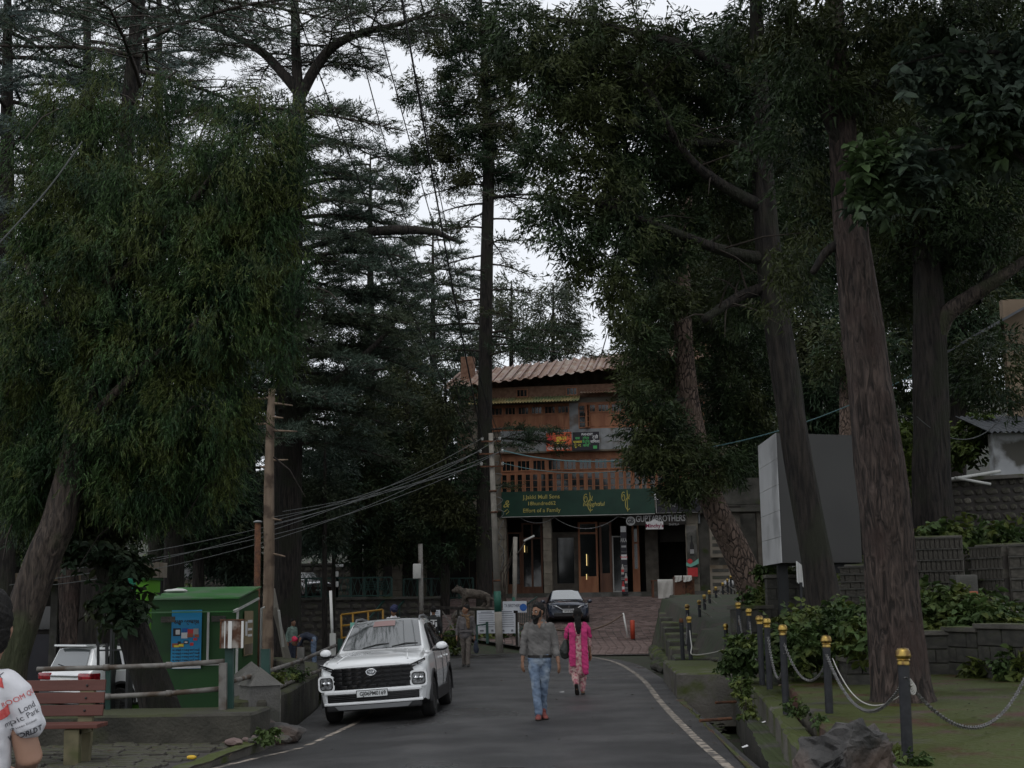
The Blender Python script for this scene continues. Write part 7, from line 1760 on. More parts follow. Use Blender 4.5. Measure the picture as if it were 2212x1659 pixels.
# --- rock at the bottom, pot on it, litter
def hull_rock(seed,d,n=22,rough=.075):
    """an angular boulder: hull of scattered points, faces roughened"""
    r=random.Random(seed);bm=bmesh.new()
    for k in range(n):
        v=Vector((r.gauss(0,1),r.gauss(0,1),r.gauss(0,1))).normalized()*r.uniform(.42,.56);bm.verts.new((v.x*d[0],v.y*d[1],max(v.z,-.35)*d[2]))
    bmesh.ops.convex_hull(bm,input=bm.verts[:]);bmesh.ops.delete(bm,geom=[v for v in bm.verts if not v.link_faces],context='VERTS')
    bmesh.ops.bevel(bm,geom=bm.edges[:],offset=.012,segments=1,affect='EDGES');bmesh.ops.triangulate(bm,faces=bm.faces[:])
    bmesh.ops.subdivide_edges(bm,edges=bm.edges[:],cuts=5,use_grid_fill=True)
    for v in bm.verts:q=v.co*4;v.co+=v.co.normalized()*rough*(mnoise.noise(q+Vector((seed,0,0)))+.7*mnoise.noise(q*3)+.4*mnoise.noise(q*7))
    bm.verts.index_update();m=MB().add([v.co for v in bm.verts],[[v.index for v in f.verts]for f in bm.faces]);bm.free();return m
b=at(1838,1640,9.7);o=hull_rock(12,(.84,.66,1.15)).build('boulder',MATS['rock']);o.location=(b.x,9.75,.50);o.rotation_euler=(.1,.2,.5);tag(o,'big grey boulder at the picture bottom in front of the nearest bollard','rock')
p=gz(1863,1590,.55);e=empty('clay_pot',(p.x,p.y,.555));tag(e,'small tipped over terracotta pot lying behind the boulder','pot')
mb=MB();mb.lathe([(.0,-.05),(.035,-.05),(.045,.0),(.05,.03),(.056,.03),(.056,.045),(.046,.045),(.04,0),(0,-.03)],16,Matrix.Rotation(1.5,4,'Y')@Matrix.Rotation(.4,4,'X'));mb.build('shell',MATS['terracotta'],e,True,40)
# --- fallen stones by the low wall
for k,(px,py,d,l)in enumerate([(605,1586,(.66,.34,.34),'large loaf shaped stone lying at the wall end beside the road line'),(570,1575,(.40,.30,.42),'block of stone leaning against the gate pier'),(490,1608,(.48,.26,.20),'mossy stone at the left of the fallen rubble'),(610,1560,(.5,.5,.12),'flat broken kerb stone behind the loaf shaped stone')]):
    p=gz(px,py,0);o=rock_mb(20+k,d,3,.22).build('stone',MATS['rock' if k!=2 else 'dark_concrete']);o.location=(p.x,p.y,d[2]*.34+road_z(p.x,p.y));o.rotation_euler=(0,0,k*.8);tag(o,l,'stone','fallen stones at the wall end')
for k,(px,py)in enumerate([(520,1600),(538,1603),(552,1596),(575,1598),(590,1604),(560,1606),(600,1597),(505,1610),(530,1592),(615,1604)]):
    p=gz(px,py,0);o=rock_mb(40+k,(.22+.1*(k%3)/2,.16,.11),2,.3).build('rubble_piece',MATS['brick_paver' if k%3==1 else 'cobble']);o.location=(p.x,p.y,.04);o.rotation_euler=(0,0,k*1.3);tag(o,['first ','second ','third ','fourth ','fifth ','sixth ','seventh ','eighth ','ninth ','last '][[4,5,6,7,8,3,9,2,1,0][k]if 0 else sorted(range(10),key=lambda i:[520,538,552,575,590,560,600,505,530,615][i]).index(k)]+('brick' if k%3==1 else 'stone')+' lump of the rubble heap at the wall end, from the left','rubble','rubble at the wall end')
p=gz(413,1645,0);o=rock_mb(61,(.11,.07,.05),2,.2).build('crumpled_wrapper',MATS['plate_yellow']);o.location=(p.x,p.y,.045);tag(o,'pale crumpled wrapper lying on the cobbles','litter')
for k,(px,py,m_,l)in enumerate([(1668,1537,'white_print','white scrap of litter on the gutter edge below the step'),(1615,1523,'orange_sign','orange scrap of litter in the gutter'),(1625,1592,'white_print','white scrap of paper on the gutter edge, nearest')]):
    p=gz(px-20,py+30,.0);mb=MB();mb.add([(0,0,0),(.07,.02,.015),(.06,.06,.03),(-.01,.05,.005)],[(0,1,2,3)]);o=mb.build('litter',MATS[m_]);o.location=(p.x,p.y,.035);tag(o,l,'litter')
p=gz(1219,1491,0);mb=MB();mb.add([(0,0,0),(.09,.01,.004),(.08,.05,.012),(0,.04,.002)],[(0,1,2,3)]);o=mb.build('litter',MATS['white_print']);o.location=(p.x-.12,p.y-.8,.012);tag(o,'white scrap of paper on the asphalt between the two walkers','litter')
# sticks across the gutter, broken slab stones
for k,(a,b_,l)in enumerate([((1512,1597),(1580,1592),'iron bar lying across the gutter'),((1545,1558),(1590,1556),'short iron bar across the gutter near the weeds')]):
    a,b_=gz(a[0],a[1]-40,.1),gz(b_[0],b_[1]-40,.1);mb=MB();mb.tube([a,b_],.022,7);tag(mb.build('iron_bar',MATS['rust']),l,'bar')
for k,(px,py,d,l)in enumerate([(1500,1424,(.5,.3,.14),'flat broken stone on the slab bridge, left'),(1530,1420,(.5,.25,.12),'reddish broken brick piece on the slab bridge'),(1552,1428,(.45,.3,.1),'flat stone at the right end of the slab bridge'),(1510,1390,(.7,.5,.3),'mossy block behind the corner bollards'),(1640,1440,(.4,.25,.14),'brick lying at the edge of the terrace step under the nettles')]):
    p=gz(px,py,.45);o=rock_mb(80+k,d,2,.16).build('stone',MATS['terracotta' if k==1 else 'mossy_concrete']);o.location=(p.x,p.y,.45+d[2]*.35);o.rotation_euler=(0,0,k);tag(o,l,'stone')
# --- slatted red bench on the pavement, left
Yb=15.6;xb1=at(230,1500,Yb).x;xb0=xb1-2.0
e=empty('park_bench',((xb0+xb1)/2,Yb,.0));tag(e,'red slatted bench with concrete legs beside the boy, white lettering on its top slat','bench');w=2.0
for k,(z,y)in enumerate([(.845,.26),(.705,.23),(.565,.20)]):
    mb=MB();mb.bbox((-.04,y,z),(w-.1,.035,.125),.006,rot_x(-.18));o=mb.build('back_slat',MATS['bench_red'],e)
    for x in(.70,-.72):mb=MB();mb.ball((x,y-.024,z),.014,8,5);mb.build('bolt',MATS['metal_dark'],o,True)
    if k==0:lettering('हिमाचल   कमला',.085,MATS['grey_print'],Matrix.Translation((-.26,y-.024,z))@Matrix.Rotation(PI/2+.18,4,'X'),o)
for k,y in enumerate((-.24,-.10,.04)):mb=MB();mb.bbox((0,y,.425),(w,.125,.045),.006);mb.build('seat_slat',MATS['bench_red'],e)
for x in(-.72,.70):
    mb=MB();mb.bbox((x,-.20,.19),(.17,.11,.40),.012,rot_x(.06));mb.bbox((x,.0,.36),(.17,.5,.07),.012);mb.bbox((x,.235,.42),(.17,.09,.98),.012,rot_x(-.14));mb.build('leg',MATS['bench_leg'],e)
# --- pipe railing with posts on the low wall
rl=empty('pipe_railing',gz(497,1515,.37));tag(rl,'rusty two pipe railing on green posts running along the low walls','railing')
def adq(mb,name,m,e,smooth=True):return adopt(mb.build(name,m,None,smooth),e)
def RP(px,py,Y):return at(px,py,Y)
for pts in([(80,1446,18.4),(230,1442,18.4),(365,1437,18.4),(490,1428,18.5)],[(80,1510,18.4),(232,1505,18.4),(365,1498,18.4),(495,1486,18.5)],[(500,1472,18.6),(560,1456,20.5),(650,1427,24),(725,1394,28.5)],[(565,1499,20.0),(600,1486,22),(655,1462,25),(735,1432,29)]):
    mb=MB();mb.tube([RP(*q)for q in pts],.034,10);adq(mb,'rail',MATS['pipe_grey'],rl)
    for q in pts[1:-1]:mb=MB();mb.tube([RP(*q)+Vector((-.04,0,0)),RP(*q)+Vector((.04,0,0))],.045,8);adq(mb,'joint',MATS['pipe_grey'],rl)
for(px,pt,pb,Y,wd,mm)in((496,1398,1522,18.5,.11,'green_metal'),(482,1432,1520,18.3,.10,'pipe_grey'),(234,1446,1512,18.6,.06,'green_metal'),(574,1402,1486,20.6,.13,'green_metal'),(650,1398,1470,24.2,.12,'concrete'),(719,1368,1452,28.5,.12,'frame_white'),(735,1380,1440,28.9,.10,'green_metal')):
    a,b_=RP(px,pt,Y),RP(px,pb,Y);b_.z-=.15;mb=MB();mb.bar(b_,a,wd,wd*.8,(0,1,0));adq(mb,'post',MATS[mm],rl,False)
# rusty notice box on the green post
p=at(502,1370,18.4);e=empty('notice_box',p);tag(e,'rusty flaking notice box on top of the green railing post','sign')
s=sc(18.4);ww,hh=46/s,58/s
mb=MB();mb.bbox((0,0,0),(ww,.10,hh),.006);mb.build('box',MATS['rust_box'],e)
for(x,m_,wd)in((-ww*.5,'rust',.02),(-.02,'plastic_white',.05),(ww*.5,'plastic_white',.03),(-.09,'plastic_white',.012)):mb=MB();mb.box((x,-.058,-.005),(wd,.012,hh*.97));mb.build('strip',MATS[m_],e)
mb=MB();mb.box((0,0,hh/2+.008),(ww+.03,.13,.014));mb.build('lid',MATS['rust'],e)
# --- green kiosk
Yk=28.5;s=sc(Yk)
c0=at(322,1500,Yk);c1=at(505,1500,Yk-.3);zt=at(320,1296,Yk).z;zr=at(360,1270,Yk).z+.05
e=empty('kiosk',((c0.x+c1.x)/2,Yk,-.8));tag(e,'green tin kiosk with sloping roof behind the railing','kiosk')
x0,x1=c0.x,c1.x;dpt=2.2;sk=.0  # the side wall runs back to the right
def KB(u,v,z):return Vector((x0+(x1-x0)*u+sk*v*dpt*.55,Yk+v*dpt,z))
zb=-.8
mb=MB();mb.add([KB(0,0,zb),KB(1,0,zb),KB(1,1,zb),KB(0,1,zb),KB(0,0,zt),KB(1,0,zt),KB(1,1,zt+.2),KB(0,1,zt+.2)],[(0,1,5,4),(1,2,6,5),(2,3,7,6),(3,0,4,7),(4,5,6,7)]);adq(mb,'wall',MATS['kiosk_green'],e,False)
mb=MB();A=[KB(-.02,-.04,zt+.0),KB(1.02,-.04,zt),KB(1.02,1.05,zt+.26),KB(-.02,1.05,zt+.26)];mb.add([a+Vector((0,0,.03))for a in A]+A,[(0,1,2,3),(7,6,5,4),(0,4,5,1),(1,5,6,2),(2,6,7,3),(3,7,4,0)]);adq(mb,'roof',MATS['kiosk_roof'],e,False)
za=at(400,1322,Yk).z
mb=MB();mb.bar(KB(-.08,-.16,za),KB(1.0,-.16,za),.30,.025);adq(mb,'awning',MATS['kiosk_roof'],e,False)
mb=MB();mb.bar(KB(1.0,-.2,za),KB(1.0,1.0,za+.28),.05,.05);adq(mb,'awning_edge',MATS['frame_white'],e,False)
for(u,z0_,z1_)in((1.0,zb,za),(.665,at(400,1435,Yk).z,za)):mb=MB();mb.bar(KB(u,-.03,z0_),KB(u,-.03,z1_),.045,.045);adq(mb,'trim',MATS['frame_white'],e,False)
mb=MB();z_=at(400,1436,Yk).z;mb.bar(KB(.44,-.03,z_),KB(.80,-.03,z_),.04,.03);adq(mb,'trim',MATS['frame_white'],e,False)
mb=MB();z_=at(400,1491,Yk).z;mb.bar(KB(.32,-.03,z_),KB(.98,-.03,z_),.04,.03);adq(mb,'trim',MATS['frame_white'],e,False)
for u in(.20,.78):mb=MB();mb.box(KB(u,-.02,za-.15),(.3,.03,.12));adq(mb,'vent',MATS['dark_concrete'],e,False)
o=rock_mb(201,(.5,.35,.10),2,.3).build('plastic_sheet',MATS['plastic_white']);o.location=KB(.12,.55,zt+.20);tag(o,'white crumpled plastic sheet lying on the kiosk roof','sheet')
# posters on it
def flat_sign(name,label,c,w,h,m,th=.012,rz=0.0,cat='poster',group=None):
    q=empty(name,c,rz);tag(q,label,cat,group);mb=MB();mb.bbox((0,0,0),(w,th,h),.003);mb.build('sheet',MATS[m],q)
    def T(txt,x,z,size,mm,**k):return lettering(txt,size,MATS[mm],Matrix.Translation((x,-th/2-.004,z))@Matrix.Rotation(PI/2,4,'X'),q,**k)
    def P(x,z,pw_,ph,mm,d=.003):b=MB();b.box((x,-th/2-d,z),(pw_,.004,ph));return b.build('printed_patch',MATS[mm],q)
    return q,T,P
pc=at(403,1381,Yk-.03);w_,h_=64/s,122/s
q,T,P=flat_sign('poster','tall blue poster with food pictures and Gujarati lettering on the kiosk',pc+Vector((0,-.02,0)),w_,h_,'poster_blue')
T('ઠાકુર બ્રધર્સ',0,h_*.30,.105,'black_print',bold=.004)
for k,(x,z,a,b_,mm)in enumerate([(-.20,.15,.16,.16,'banner_black'),(-.18,.15,.09,.10,'white_print'),(-.03,.17,.12,.12,'blue_print'),(-.04,.08,.13,.12,'white_print'),(.09,.16,.13,.10,'red_print'),(.08,.08,.12,.08,'terracotta'),(.20,.15,.11,.14,'grey_print'),(.22,.07,.09,.06,'terracotta'),(.19,-.0,.08,.05,'red_print'),(.12,-.10,.07,.06,'red_print'),(-.0,-.06,.10,.07,'banner_black'),(0,-.06,.06,.03,'white_print'),(-.17,-.12,.24,.08,'terracotta'),(-.14,-.08,.06,.08,'banner_black'),(-.10,-.12,.1,.05,'yellow_print'),(-.2,-.14,.1,.04,'yellow_print')]):P(x,z,a,b_,mm,.003+k*.0008)
for k,z in enumerate((-.22,-.29,-.36,-.43)):T('ચા નાસ્તો જમવાનું મળશે અહીં',0,z,.052,'banner_black',bold=.0015)
P(0,-h_*.47,w_,.06,'white_print')
pc=KB(1.0,.45,at(560,1370,28).z)+Vector((.03,0,0));q,T,P=flat_sign('poster','faded tan notice on the side wall of the kiosk',pc,.95,.95,'poster_tan',rz=PI/2)
P(-.3,.1,.22,.3,'white_print');P(.1,.25,.5,.06,'white_print');P(.1,.08,.45,.05,'white_print');P(.1,-.05,.45,.05,'white_print');P(0,-.34,.9,.22,'plaster')
# things behind the kiosk
p=at(300,1290,33);e=empty('tin_booth',(p.x,33,-.8));tag(e,'bright lime green booth wall left of the kiosk','booth')
mb=MB();za_,zb_=at(300,1252,33).z,-.8;xa,xb=at(272,1300,33).x,at(317,1300,33).x;mb.box(((xa+xb)/2,33.6,(za_+zb_)/2),(xb-xa,1.2,za_-zb_));adq(mb,'wall',MATS['lime_wall'],e,False);mb=MB();mb.box(((xa+xb)/2,33.6,za_+.02),(xb-xa+.1,1.35,.05));adq(mb,'roof',MATS['kiosk_green'],e,False)
p=at(268,1258,32);e=empty('water_tank',(p.x,32,at(268,1320,32).z));tag(e,'teal ribbed plastic water tank beside the lime green booth','water tank')
hh=at(268,1212,32).z-e.location.z;prof=[(.0,0),(.27,0)]
for k in range(6):prof+=[(.27,hh*(.05+k*.13)),(.285,hh*(.08+k*.13)),(.285,hh*(.13+k*.13)),(.27,hh*(.16+k*.13))]
prof+=[(.26,hh*.86),(.22,hh*.94),(.12,hh),(0,hh)];mb=MB();mb.lathe(prof,22);mb.build('shell',MATS['tank_teal'],e,True,40)
st=empty('tank_stand',(e.location.x,32,-.8));tag(st,'dark stand under the teal water tank','stand')
for sx in(-.2,.2):mb=MB();mb.box((sx,0,(e.location.z+.8)/2),(.06,.4,e.location.z+.8));mb.build('leg',MATS['metal_dark'],st)
mb=MB();mb.box((0,0,e.location.z+.8-.03),(.5,.5,.05));mb.build('top',MATS['metal_dark'],st)
e=empty('sheet_fence',at(350,1240,44));tag(e,'pale grey corrugated sheet fence behind the kiosk, left of the stout trunk','fence')
for k in range(9):
    a=at(288+k*8.6,1214+(k%3),44);b_=at(288+k*8.6,1248,44);mb=MB();mb.bbox(((a.x+b_.x)/2,44+.02*(k%2),(a.z+b_.z)/2),(.125,.03,a.z-b_.z),.008);adq(mb,'sheet',MATS['plaster'],e,False)
for k in(1,7):a=at(288+k*8.6,1248,44.1);mb=MB();mb.box((a.x,44.1,(a.z-.8)/2),(.06,.06,a.z+.8));adq(mb,'post',MATS['metal_dark'],e,False)
e=empty('gate_column',at(412,1260,72));tag(e,'white painted column lit between the two trunks behind the kiosk','column');a,b_=at(412,1170,72),at(412,1258,72)
mb=MB();mb.bbox((a.x,72,(a.z+b_.z)/2),(.72,.5,a.z-b_.z),.02);adq(mb,'shaft',MATS['white_wall'],e,False);mb=MB();mb.bbox((a.x,72,b_.z+.05),(.9,.6,.2),.02);adq(mb,'base',MATS['plaster'],e,False)
# dark building at the far left
e=empty('roadside_building',(at(80,1300,40).x,40,-.8));tag(e,'dark low building with shuttered bays at the left edge behind the leaning trunk','building')
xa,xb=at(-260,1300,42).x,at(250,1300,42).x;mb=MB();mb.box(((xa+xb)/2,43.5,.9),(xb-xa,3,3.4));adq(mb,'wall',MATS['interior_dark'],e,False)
mb=MB();mb.box(((xa+xb)/2,42.6,2.72),(xb-xa+.4,4.4,.25));adq(mb,'roof_slab',MATS['plaster'],e,False)
for k in range(6):
    x=xa+.6+k*(xb-xa-1.2)/5;mb=MB();mb.box((x,41.9,.9),(.22,.3,3.4));adq(mb,'pillar',MATS['dark_concrete'],e,False)
    if k<5:mb=MB();mb.box((x+.75,41.95,.25),(1.25,.08,1.5));adq(mb,'shutter',MATS['banner_black'],e,False);mb=MB();mb.box((x+.75,41.93,1.5),(1.25,.06,.7));adq(mb,'window',MATS['glass_dark'],e,False)
e=empty('iron_fence',(at(215,1400,29.5).x,29.5,-.8));tag(e,'dark iron mesh gate standing in front of the parked white off roader','gate')
for(pa,pb,wd)in(((212,1340),(212,1445),.05),((247,1352),(245,1445),.03),((231,1390),(231,1530),.06),((212,1358),(305,1352),.035),((212,1405),(290,1403),.035)):mb=MB();mb.bar(at(pa[0],pa[1],29.5),at(pb[0],pb[1],29.5),wd,wd,(0,1,0));adq(mb,'bar',MATS['metal_dark'],e,False)
# --- bare lopped trunk and the poles near it
Y=35;e=tree('dead_tree','bare lopped pale trunk standing between kiosk and forked cedar',at(578,1440,Y))
adopt(trunk_obj(P3([(578,1450,Y),(578,1350,Y),(581,1200,Y),(581,1050,Y),(583,930,Y),(588,840,Y)]),[.175,.15,.14,.13,.115,.085],MATS['bark_bare'],None,'trunk',18,70,.10,knots=[(.2,4.6,.07),(.36,4.9,.06),(.5,4.3,.07),(.62,5.0,.06),(.73,4.5,.07),(.83,4.9,.06),(.88,4.2,.05)],seed=71),e)
for k,(y,dx)in enumerate([(1195,34),(1120,26),(1010,-20),(995,40),(930,60),(915,-46),(870,50),(860,-60),(900,30)]):limb(e,P3([(582,y,Y),(582+dx,y+random.randint(-6,8),Y-.1)]),[.04,.018],MATS['bark_bare'],6,6,seed=k)
e=empty('iron_pole',at(556,1480,32));tag(e,'dark red iron pole with a flat cap beside the bare trunk','pole');mb=MB();mb.tube([at(553,1490,32)-Vector((0,0,.3)),at(557,1130,32)],.075,12);adq(mb,'shaft',MATS['rust'],e);mb=MB();a=at(557,1129,32);mb.lathe([(.10,0),(.12,.02),(.06,.05),(0,.06)],12,Matrix.Translation(a));adq(mb,'cap',MATS['tin_grey'],e)
e=empty('pipe_pole',at(565,1480,31));tag(e,'thin pale pipe standing right of the dark red pole','pole');mb=MB();mb.tube([at(562,1490,31)-Vector((0,0,.3)),at(565,1314,31),at(572,1312,31)],.028,8);adq(mb,'shaft',MATS['frame_white'],e)
for k,(a,b_,l)in enumerate([((622,1420),(588,1272),'left grey plank leaning on the bare trunk'),((630,1420),(592,1312),'right grey plank leaning on the bare trunk'),((612,1372),(602,1318),'short pale batten leaning with the grey planks')]):
    mb=MB();mb.bar(at(a[0],a[1],36.2-.4*k)-Vector((0,0,.3)),at(b_[0],b_[1],35.6-.3*k),.14 if k<2 else .06,.03,(0,1,0));tag(mb.build('plank',MATS['pole_concrete' if k<2 else 'frame_white']),l,'plank','planks leaning on the bare trunk')
# --- retaining wall of the upper road, its railing, bench, signs
YR=60.0;ux0,ux1=at(560,1300,YR).x,at(948,1300,YR).x
rw=empty('retaining_wall',((ux0+ux1)/2,YR,-.8));tag(rw,'tall mossy stone retaining wall below the cross braced railing','wall')
mb=MB();mb.box(((ux0+ux1)/2,YR+.35,.62),(ux1-ux0,.5,2.84));adq(mb,'core',MATS['mortar'],rw,False)
rmesh=[rock_mb(100+i,(1.05,.7,1.05),1,.16).mesh('stone',MATS['wall_stone'])for i in range(7)]
z=-.78;cnt=0
while z<1.95:
    h=random.uniform(.24,.34);x=ux0+random.uniform(0,.3)
    while x<ux1-.2:
        w=random.uniform(.38,.75);o=from_mesh('stone',rmesh[cnt%7]);o.location=(x+w/2,YR+.12+random.uniform(-.03,.03),z+h/2);o.scale=(w*.98,.28,h*.98);adopt(o,rw);x+=w;cnt+=1
    z+=h
mb=MB();mb.bbox(((ux0+ux1)/2,YR+.25,2.07),(ux1-ux0+.2,.6,.12),.02);adq(mb,'coping',MATS['dark_concrete'],rw,False)
up=MB();up.add([(-60,60.6,2.075),(-4.0,60.6,2.075),(-4.0,92,2.075),(-60,92,2.075)],[(0,1,2,3)]);tag(up.build('upper_road',MATS['asphalt']),kind='structure')
def xfence(label,px0,px1,Y,zb_,h,bays):
    a,b_=at(px0,1300,Y).x,at(px1,1300,Y).x;e=empty('railing',((a+b_)/2,Y,zb_));tag(e,label,'railing','cross braced railings of the upper road');w=(b_-a)/bays
    for z in(zb_+.06,zb_+h):mb=MB();mb.bar((a,Y,z),(b_,Y,z),.06,.06);adq(mb,'rail',MATS['green_metal'],e,False)
    for k in range(bays+1):mb=MB();mb.box((a+k*w,Y,zb_+h/2),(.09,.09,h));adq(mb,'post',MATS['green_metal'],e,False)
    for k in range(bays):
        for q in range(2):
            x0_,x1_=a+(k+q*.5)*w+.04,a+(k+q*.5+.5)*w-.02
            for(p_,q_)in(((x0_,Y+.01,zb_+.08),(x1_,Y+.01,zb_+h-.03)),((x0_,Y-.01,zb_+h-.03),(x1_,Y-.01,zb_+.08))):mb=MB();mb.bar(p_,q_,.028,.02,(0,1,0));adq(mb,'brace',MATS['green_metal'],e,False)
xfence('left stretch of the cross braced railing, in front of the brown off roader',560,728,60.2,2.13,.86,5)
xfence('right stretch of the cross braced railing, in front of the green bench',728,846,60.2,2.13,.86,4)
xfence('short stretch of cross braced railing right of the stair, near the tiger statue',872,1022,62.5,2.0,.95,5)
e=empty('park_bench',ground:=Vector((at(795,1300,66).x,66,2.08)));tag(e,'green slatted park bench on the upper road behind the railing','bench')
for k in range(4):mb=MB();mb.box((0,.2+k*.02,.50+k*.11),(1.9,.03,.07));mb.build('back_slat',MATS['green_metal'],e)
for k in range(3):mb=MB();mb.box((0,-.2+k*.14,.44),(1.9,.1,.03));mb.build('seat_slat',MATS['green_metal'],e)
for sx in(-.85,.85):mb=MB();mb.bar((sx,-.2,0),(sx,-.2,.62),.05);mb.bar((sx,.2,0),(sx,.28,.88),.05);mb.bar((sx,-.22,.62),(sx,.24,.62),.05);mb.build('leg',MATS['green_metal'],e)
# stair handrails
for k,(a,b_,l)in enumerate([((790,1345),(842,1282),'left sloping handrail of the stair through the retaining wall'),((846,1330),(880,1288),'right sloping handrail of the stair through the retaining wall')]):
    e=empty('handrail',at(*a,59));tag(e,l,'handrail','stair handrails');mb=MB();mb.bar(at(a[0],a[1],58.6),at(b_[0],b_[1],60.6),.08,.05);adq(mb,'rail',MATS['green_metal'],e,False)
    for t in(.05,.5,.95):p=at(a[0],a[1],58.6).lerp(at(b_[0],b_[1],60.6),t);mb=MB();mb.box((p.x,p.y,p.z-.45),(.05,.05,.9));adq(mb,'post',MATS['green_metal'],e,False)
# far stone wall behind the upper road with a green notice
fw=empty('far_wall',(at(770,1300,90).x,90,2.0));tag(fw,'rough stone wall along the far side of the upper road','wall')
a,b_=at(440,1300,90).x,at(850,1300,90).x;mb=MB();mb.box(((a+b_)/2,90.4,3.2),(b_-a,.5,2.6));adq(mb,'core',MATS['mortar'],fw,False)
z=2.0;cnt=0
while z<4.3:
    h=random.uniform(.36,.46);x=a
    while x<b_-.3:w=random.uniform(.55,1.0);o=from_mesh('stone',rmesh[cnt%7]);o.location=(x+w/2,90.15,z+h/2);o.scale=(w*.98,.3,h*.98);adopt(o,fw);x+=w;cnt+=1
    z+=h
mb=MB();mb.bbox(((a+b_)/2,90.35,4.55),(b_-a,.7,.16),.02);adq(mb,'coping',MATS['dark_concrete'],fw,False)
p=at(800,1241,89.6);q,T,P=flat_sign('notice_board','green and white notice board on the far stone wall',p,.86,.72,'teal_print',.04,-.1,'sign');P(-.2,.06,.40,.48,'white_print');P(-.2,.16,.3,.05,'ink_grey');P(-.2,.04,.3,.05,'ink_grey');P(.2,.18,.3,.05,'white_print');P(.2,-.22,.3,.04,'white_print')
# cctv pole, white pole
e=empty('camera_pole',at(719,1345,58));tag(e,'dark pole with white surveillance cameras in front of the brown off roader','pole');mb=MB();mb.tube([at(717,1400,58)-Vector((0,0,.4)),at(722,1175,58)],.09,10);adq(mb,'shaft',MATS['bark_dark'],e)
for(y,dx)in((1222,1),(1240,1),(1262,1)):p=at(728,y,57.9);mb=MB();mb.bbox(p+Vector((.1*(y==1222),0,0)),(.34 if y==1222 else .12,.12,.12 if y==1222 else .24),.03,rotz(.2));adq(mb,'security_camera',MATS['plastic_white'],e)
e=empty('white_pole',at(717,1390,33));tag(e,'thin white pole rising behind the pipe railing beside the white car','pole');mb=MB();mb.tube([at(719,1400,33),at(714,1276,33)],.035,8);adq(mb,'shaft',MATS['plastic_white'],e)
e=empty('meter_pole',at(908,1330,50));tag(e,'grey pole with a white meter box left of the man in grey jacket','pole');mb=MB();mb.tube([at(912,1380,50)-Vector((0,0,.8)),at(908,1175,50)],.085,10);adq(mb,'shaft',MATS['pipe_grey'],e);mb=MB();mb.bbox(at(901,1234,49.9),(.30,.2,.55),.03);adq(mb,'meter_box',MATS['frame_white'],e)
# yellow barrier
e=empty('barrier_gate',at(780,1370,37));tag(e,'yellow pipe barrier gate standing behind the white car','barrier');Z=lambda x,y:at(x,y,37)
for(a,b_)in(((737,1328),(739,1420)),((737,1328),(827,1317)),((827,1317),(828,1400)),((762,1325),(764,1415)),((795,1321),(797,1410)),((738,1352),(828,1342)),((739,1378),(828,1370))):mb=MB();mb.tube([Z(*a),Z(*b_)],.028,8);adq(mb,'bar',MATS['yellow_paint'],e)
p=at(770,1356,36.9);mb=MB();mb.box(p,(.34,.03,.28));adq(mb,'plate',MATS['teal_print'],e,False)
# --- fence with notice boards in front of the statue
YF=46.5
fe=empty('board_fence',at(1020,1375,YF));tag(fe,'dark timber fence carrying white notice boards in front of the tiger statue','fence')
def FP(x,y):return at(x,y,YF-(x-930)*.004)
for(a,b_,wd)in(((915,1310),(1118,1322),.09),((925,1374),(1020,1372),.06)):mb=MB();mb.bar(FP(*a),FP(*b_),wd,wd);adq(mb,'rail',MATS['bark_dark'],fe,False)
for px in(930,953,990,1028,1074,1116):mb=MB();a,b_=FP(px,1312+(px-930)*.06),FP(px,1378);b_.z-=.3;mb.bar(b_,a,.08,.08,(0,1,0));adq(mb,'post',MATS['bark_dark'],fe,False)
for(a,b_)in(((955,1320),(990,1372)),((990,1318),(956,1372)),((992,1320),(1026,1370)),((1026,1320),(992,1370))):mb=MB();mb.bar(FP(*a),FP(*b_),.04,.03,(0,1,0));adq(mb,'brace',MATS['pipe_grey'],fe,False)
for(x0_,y0_,x1_,y1_,l)in((930,1318,951,1366,'tall white notice board on the fence left of the man in grey jacket'),(1030,1319,1072,1368,'white notice board with fine print left of the concrete pole'),(1076,1318,1114,1368,'white notice board with fine print right of the concrete pole')):
    a,b_=at(x0_,y0_,YF-.75),at(x1_,y1_,YF-.75);w_,h_=b_.x-a.x,a.z-b_.z
    q,T,P=flat_sign('notice_board',l,(a+b_)/2,w_,h_,'board_white',.03,0,'sign','white notice boards on the fence')
    for k in range(7):P(random.uniform(-.02,.02),h_*(.36-k*.095),w_*random.uniform(.7,.86),.018,'ink_grey')
    P(0,h_*.43,w_*.6,.03,'ink_grey');P(-w_*.25,-h_*.38,w_*.2,.05,'ink_grey');P(w_*.3,-h_*.38,w_*.12,.07,'ink_grey')
p=at(1112,1311,48);q,T,P=flat_sign('shop_board','white shop name board tilted behind the fence, with a blue round emblem',p,52/sc(48),24/sc(48),'board_white',.04,-.25,'sign');T('TA BROTHERS',-.08,.04,.15,'ink_grey',bold=.004,sx=.62)
b=MB();b.lathe([(0,0),(.13,0),(.13,.006),(0,.006)],18,Matrix.Translation((.32,-.03,-.02))@Matrix.Rotation(PI/2,4,'X'));b.build('emblem',MATS['blue_print'],q)
e=empty('low_rail',at(1060,1385,46));tag(e,'green low barrier rail in front of the notice boards','railing')
for(a,b_,wd,mm)in(((1040,1350),(1052,1348),.06,'green_metal'),((1052,1343),(1053,1390),.09,'green_metal'),((1038,1378),(1052,1382),.07,'pipe_grey'),((1030,1352),(1031,1388),.07,'green_metal'),((1030,1351),(1053,1348),.05,'green_metal')):mb=MB();mb.bar(at(a[0],a[1],45.5),at(b_[0],b_[1],45.5),wd,wd,(0,1,0));adq(mb,'rail',MATS[mm],e,False)
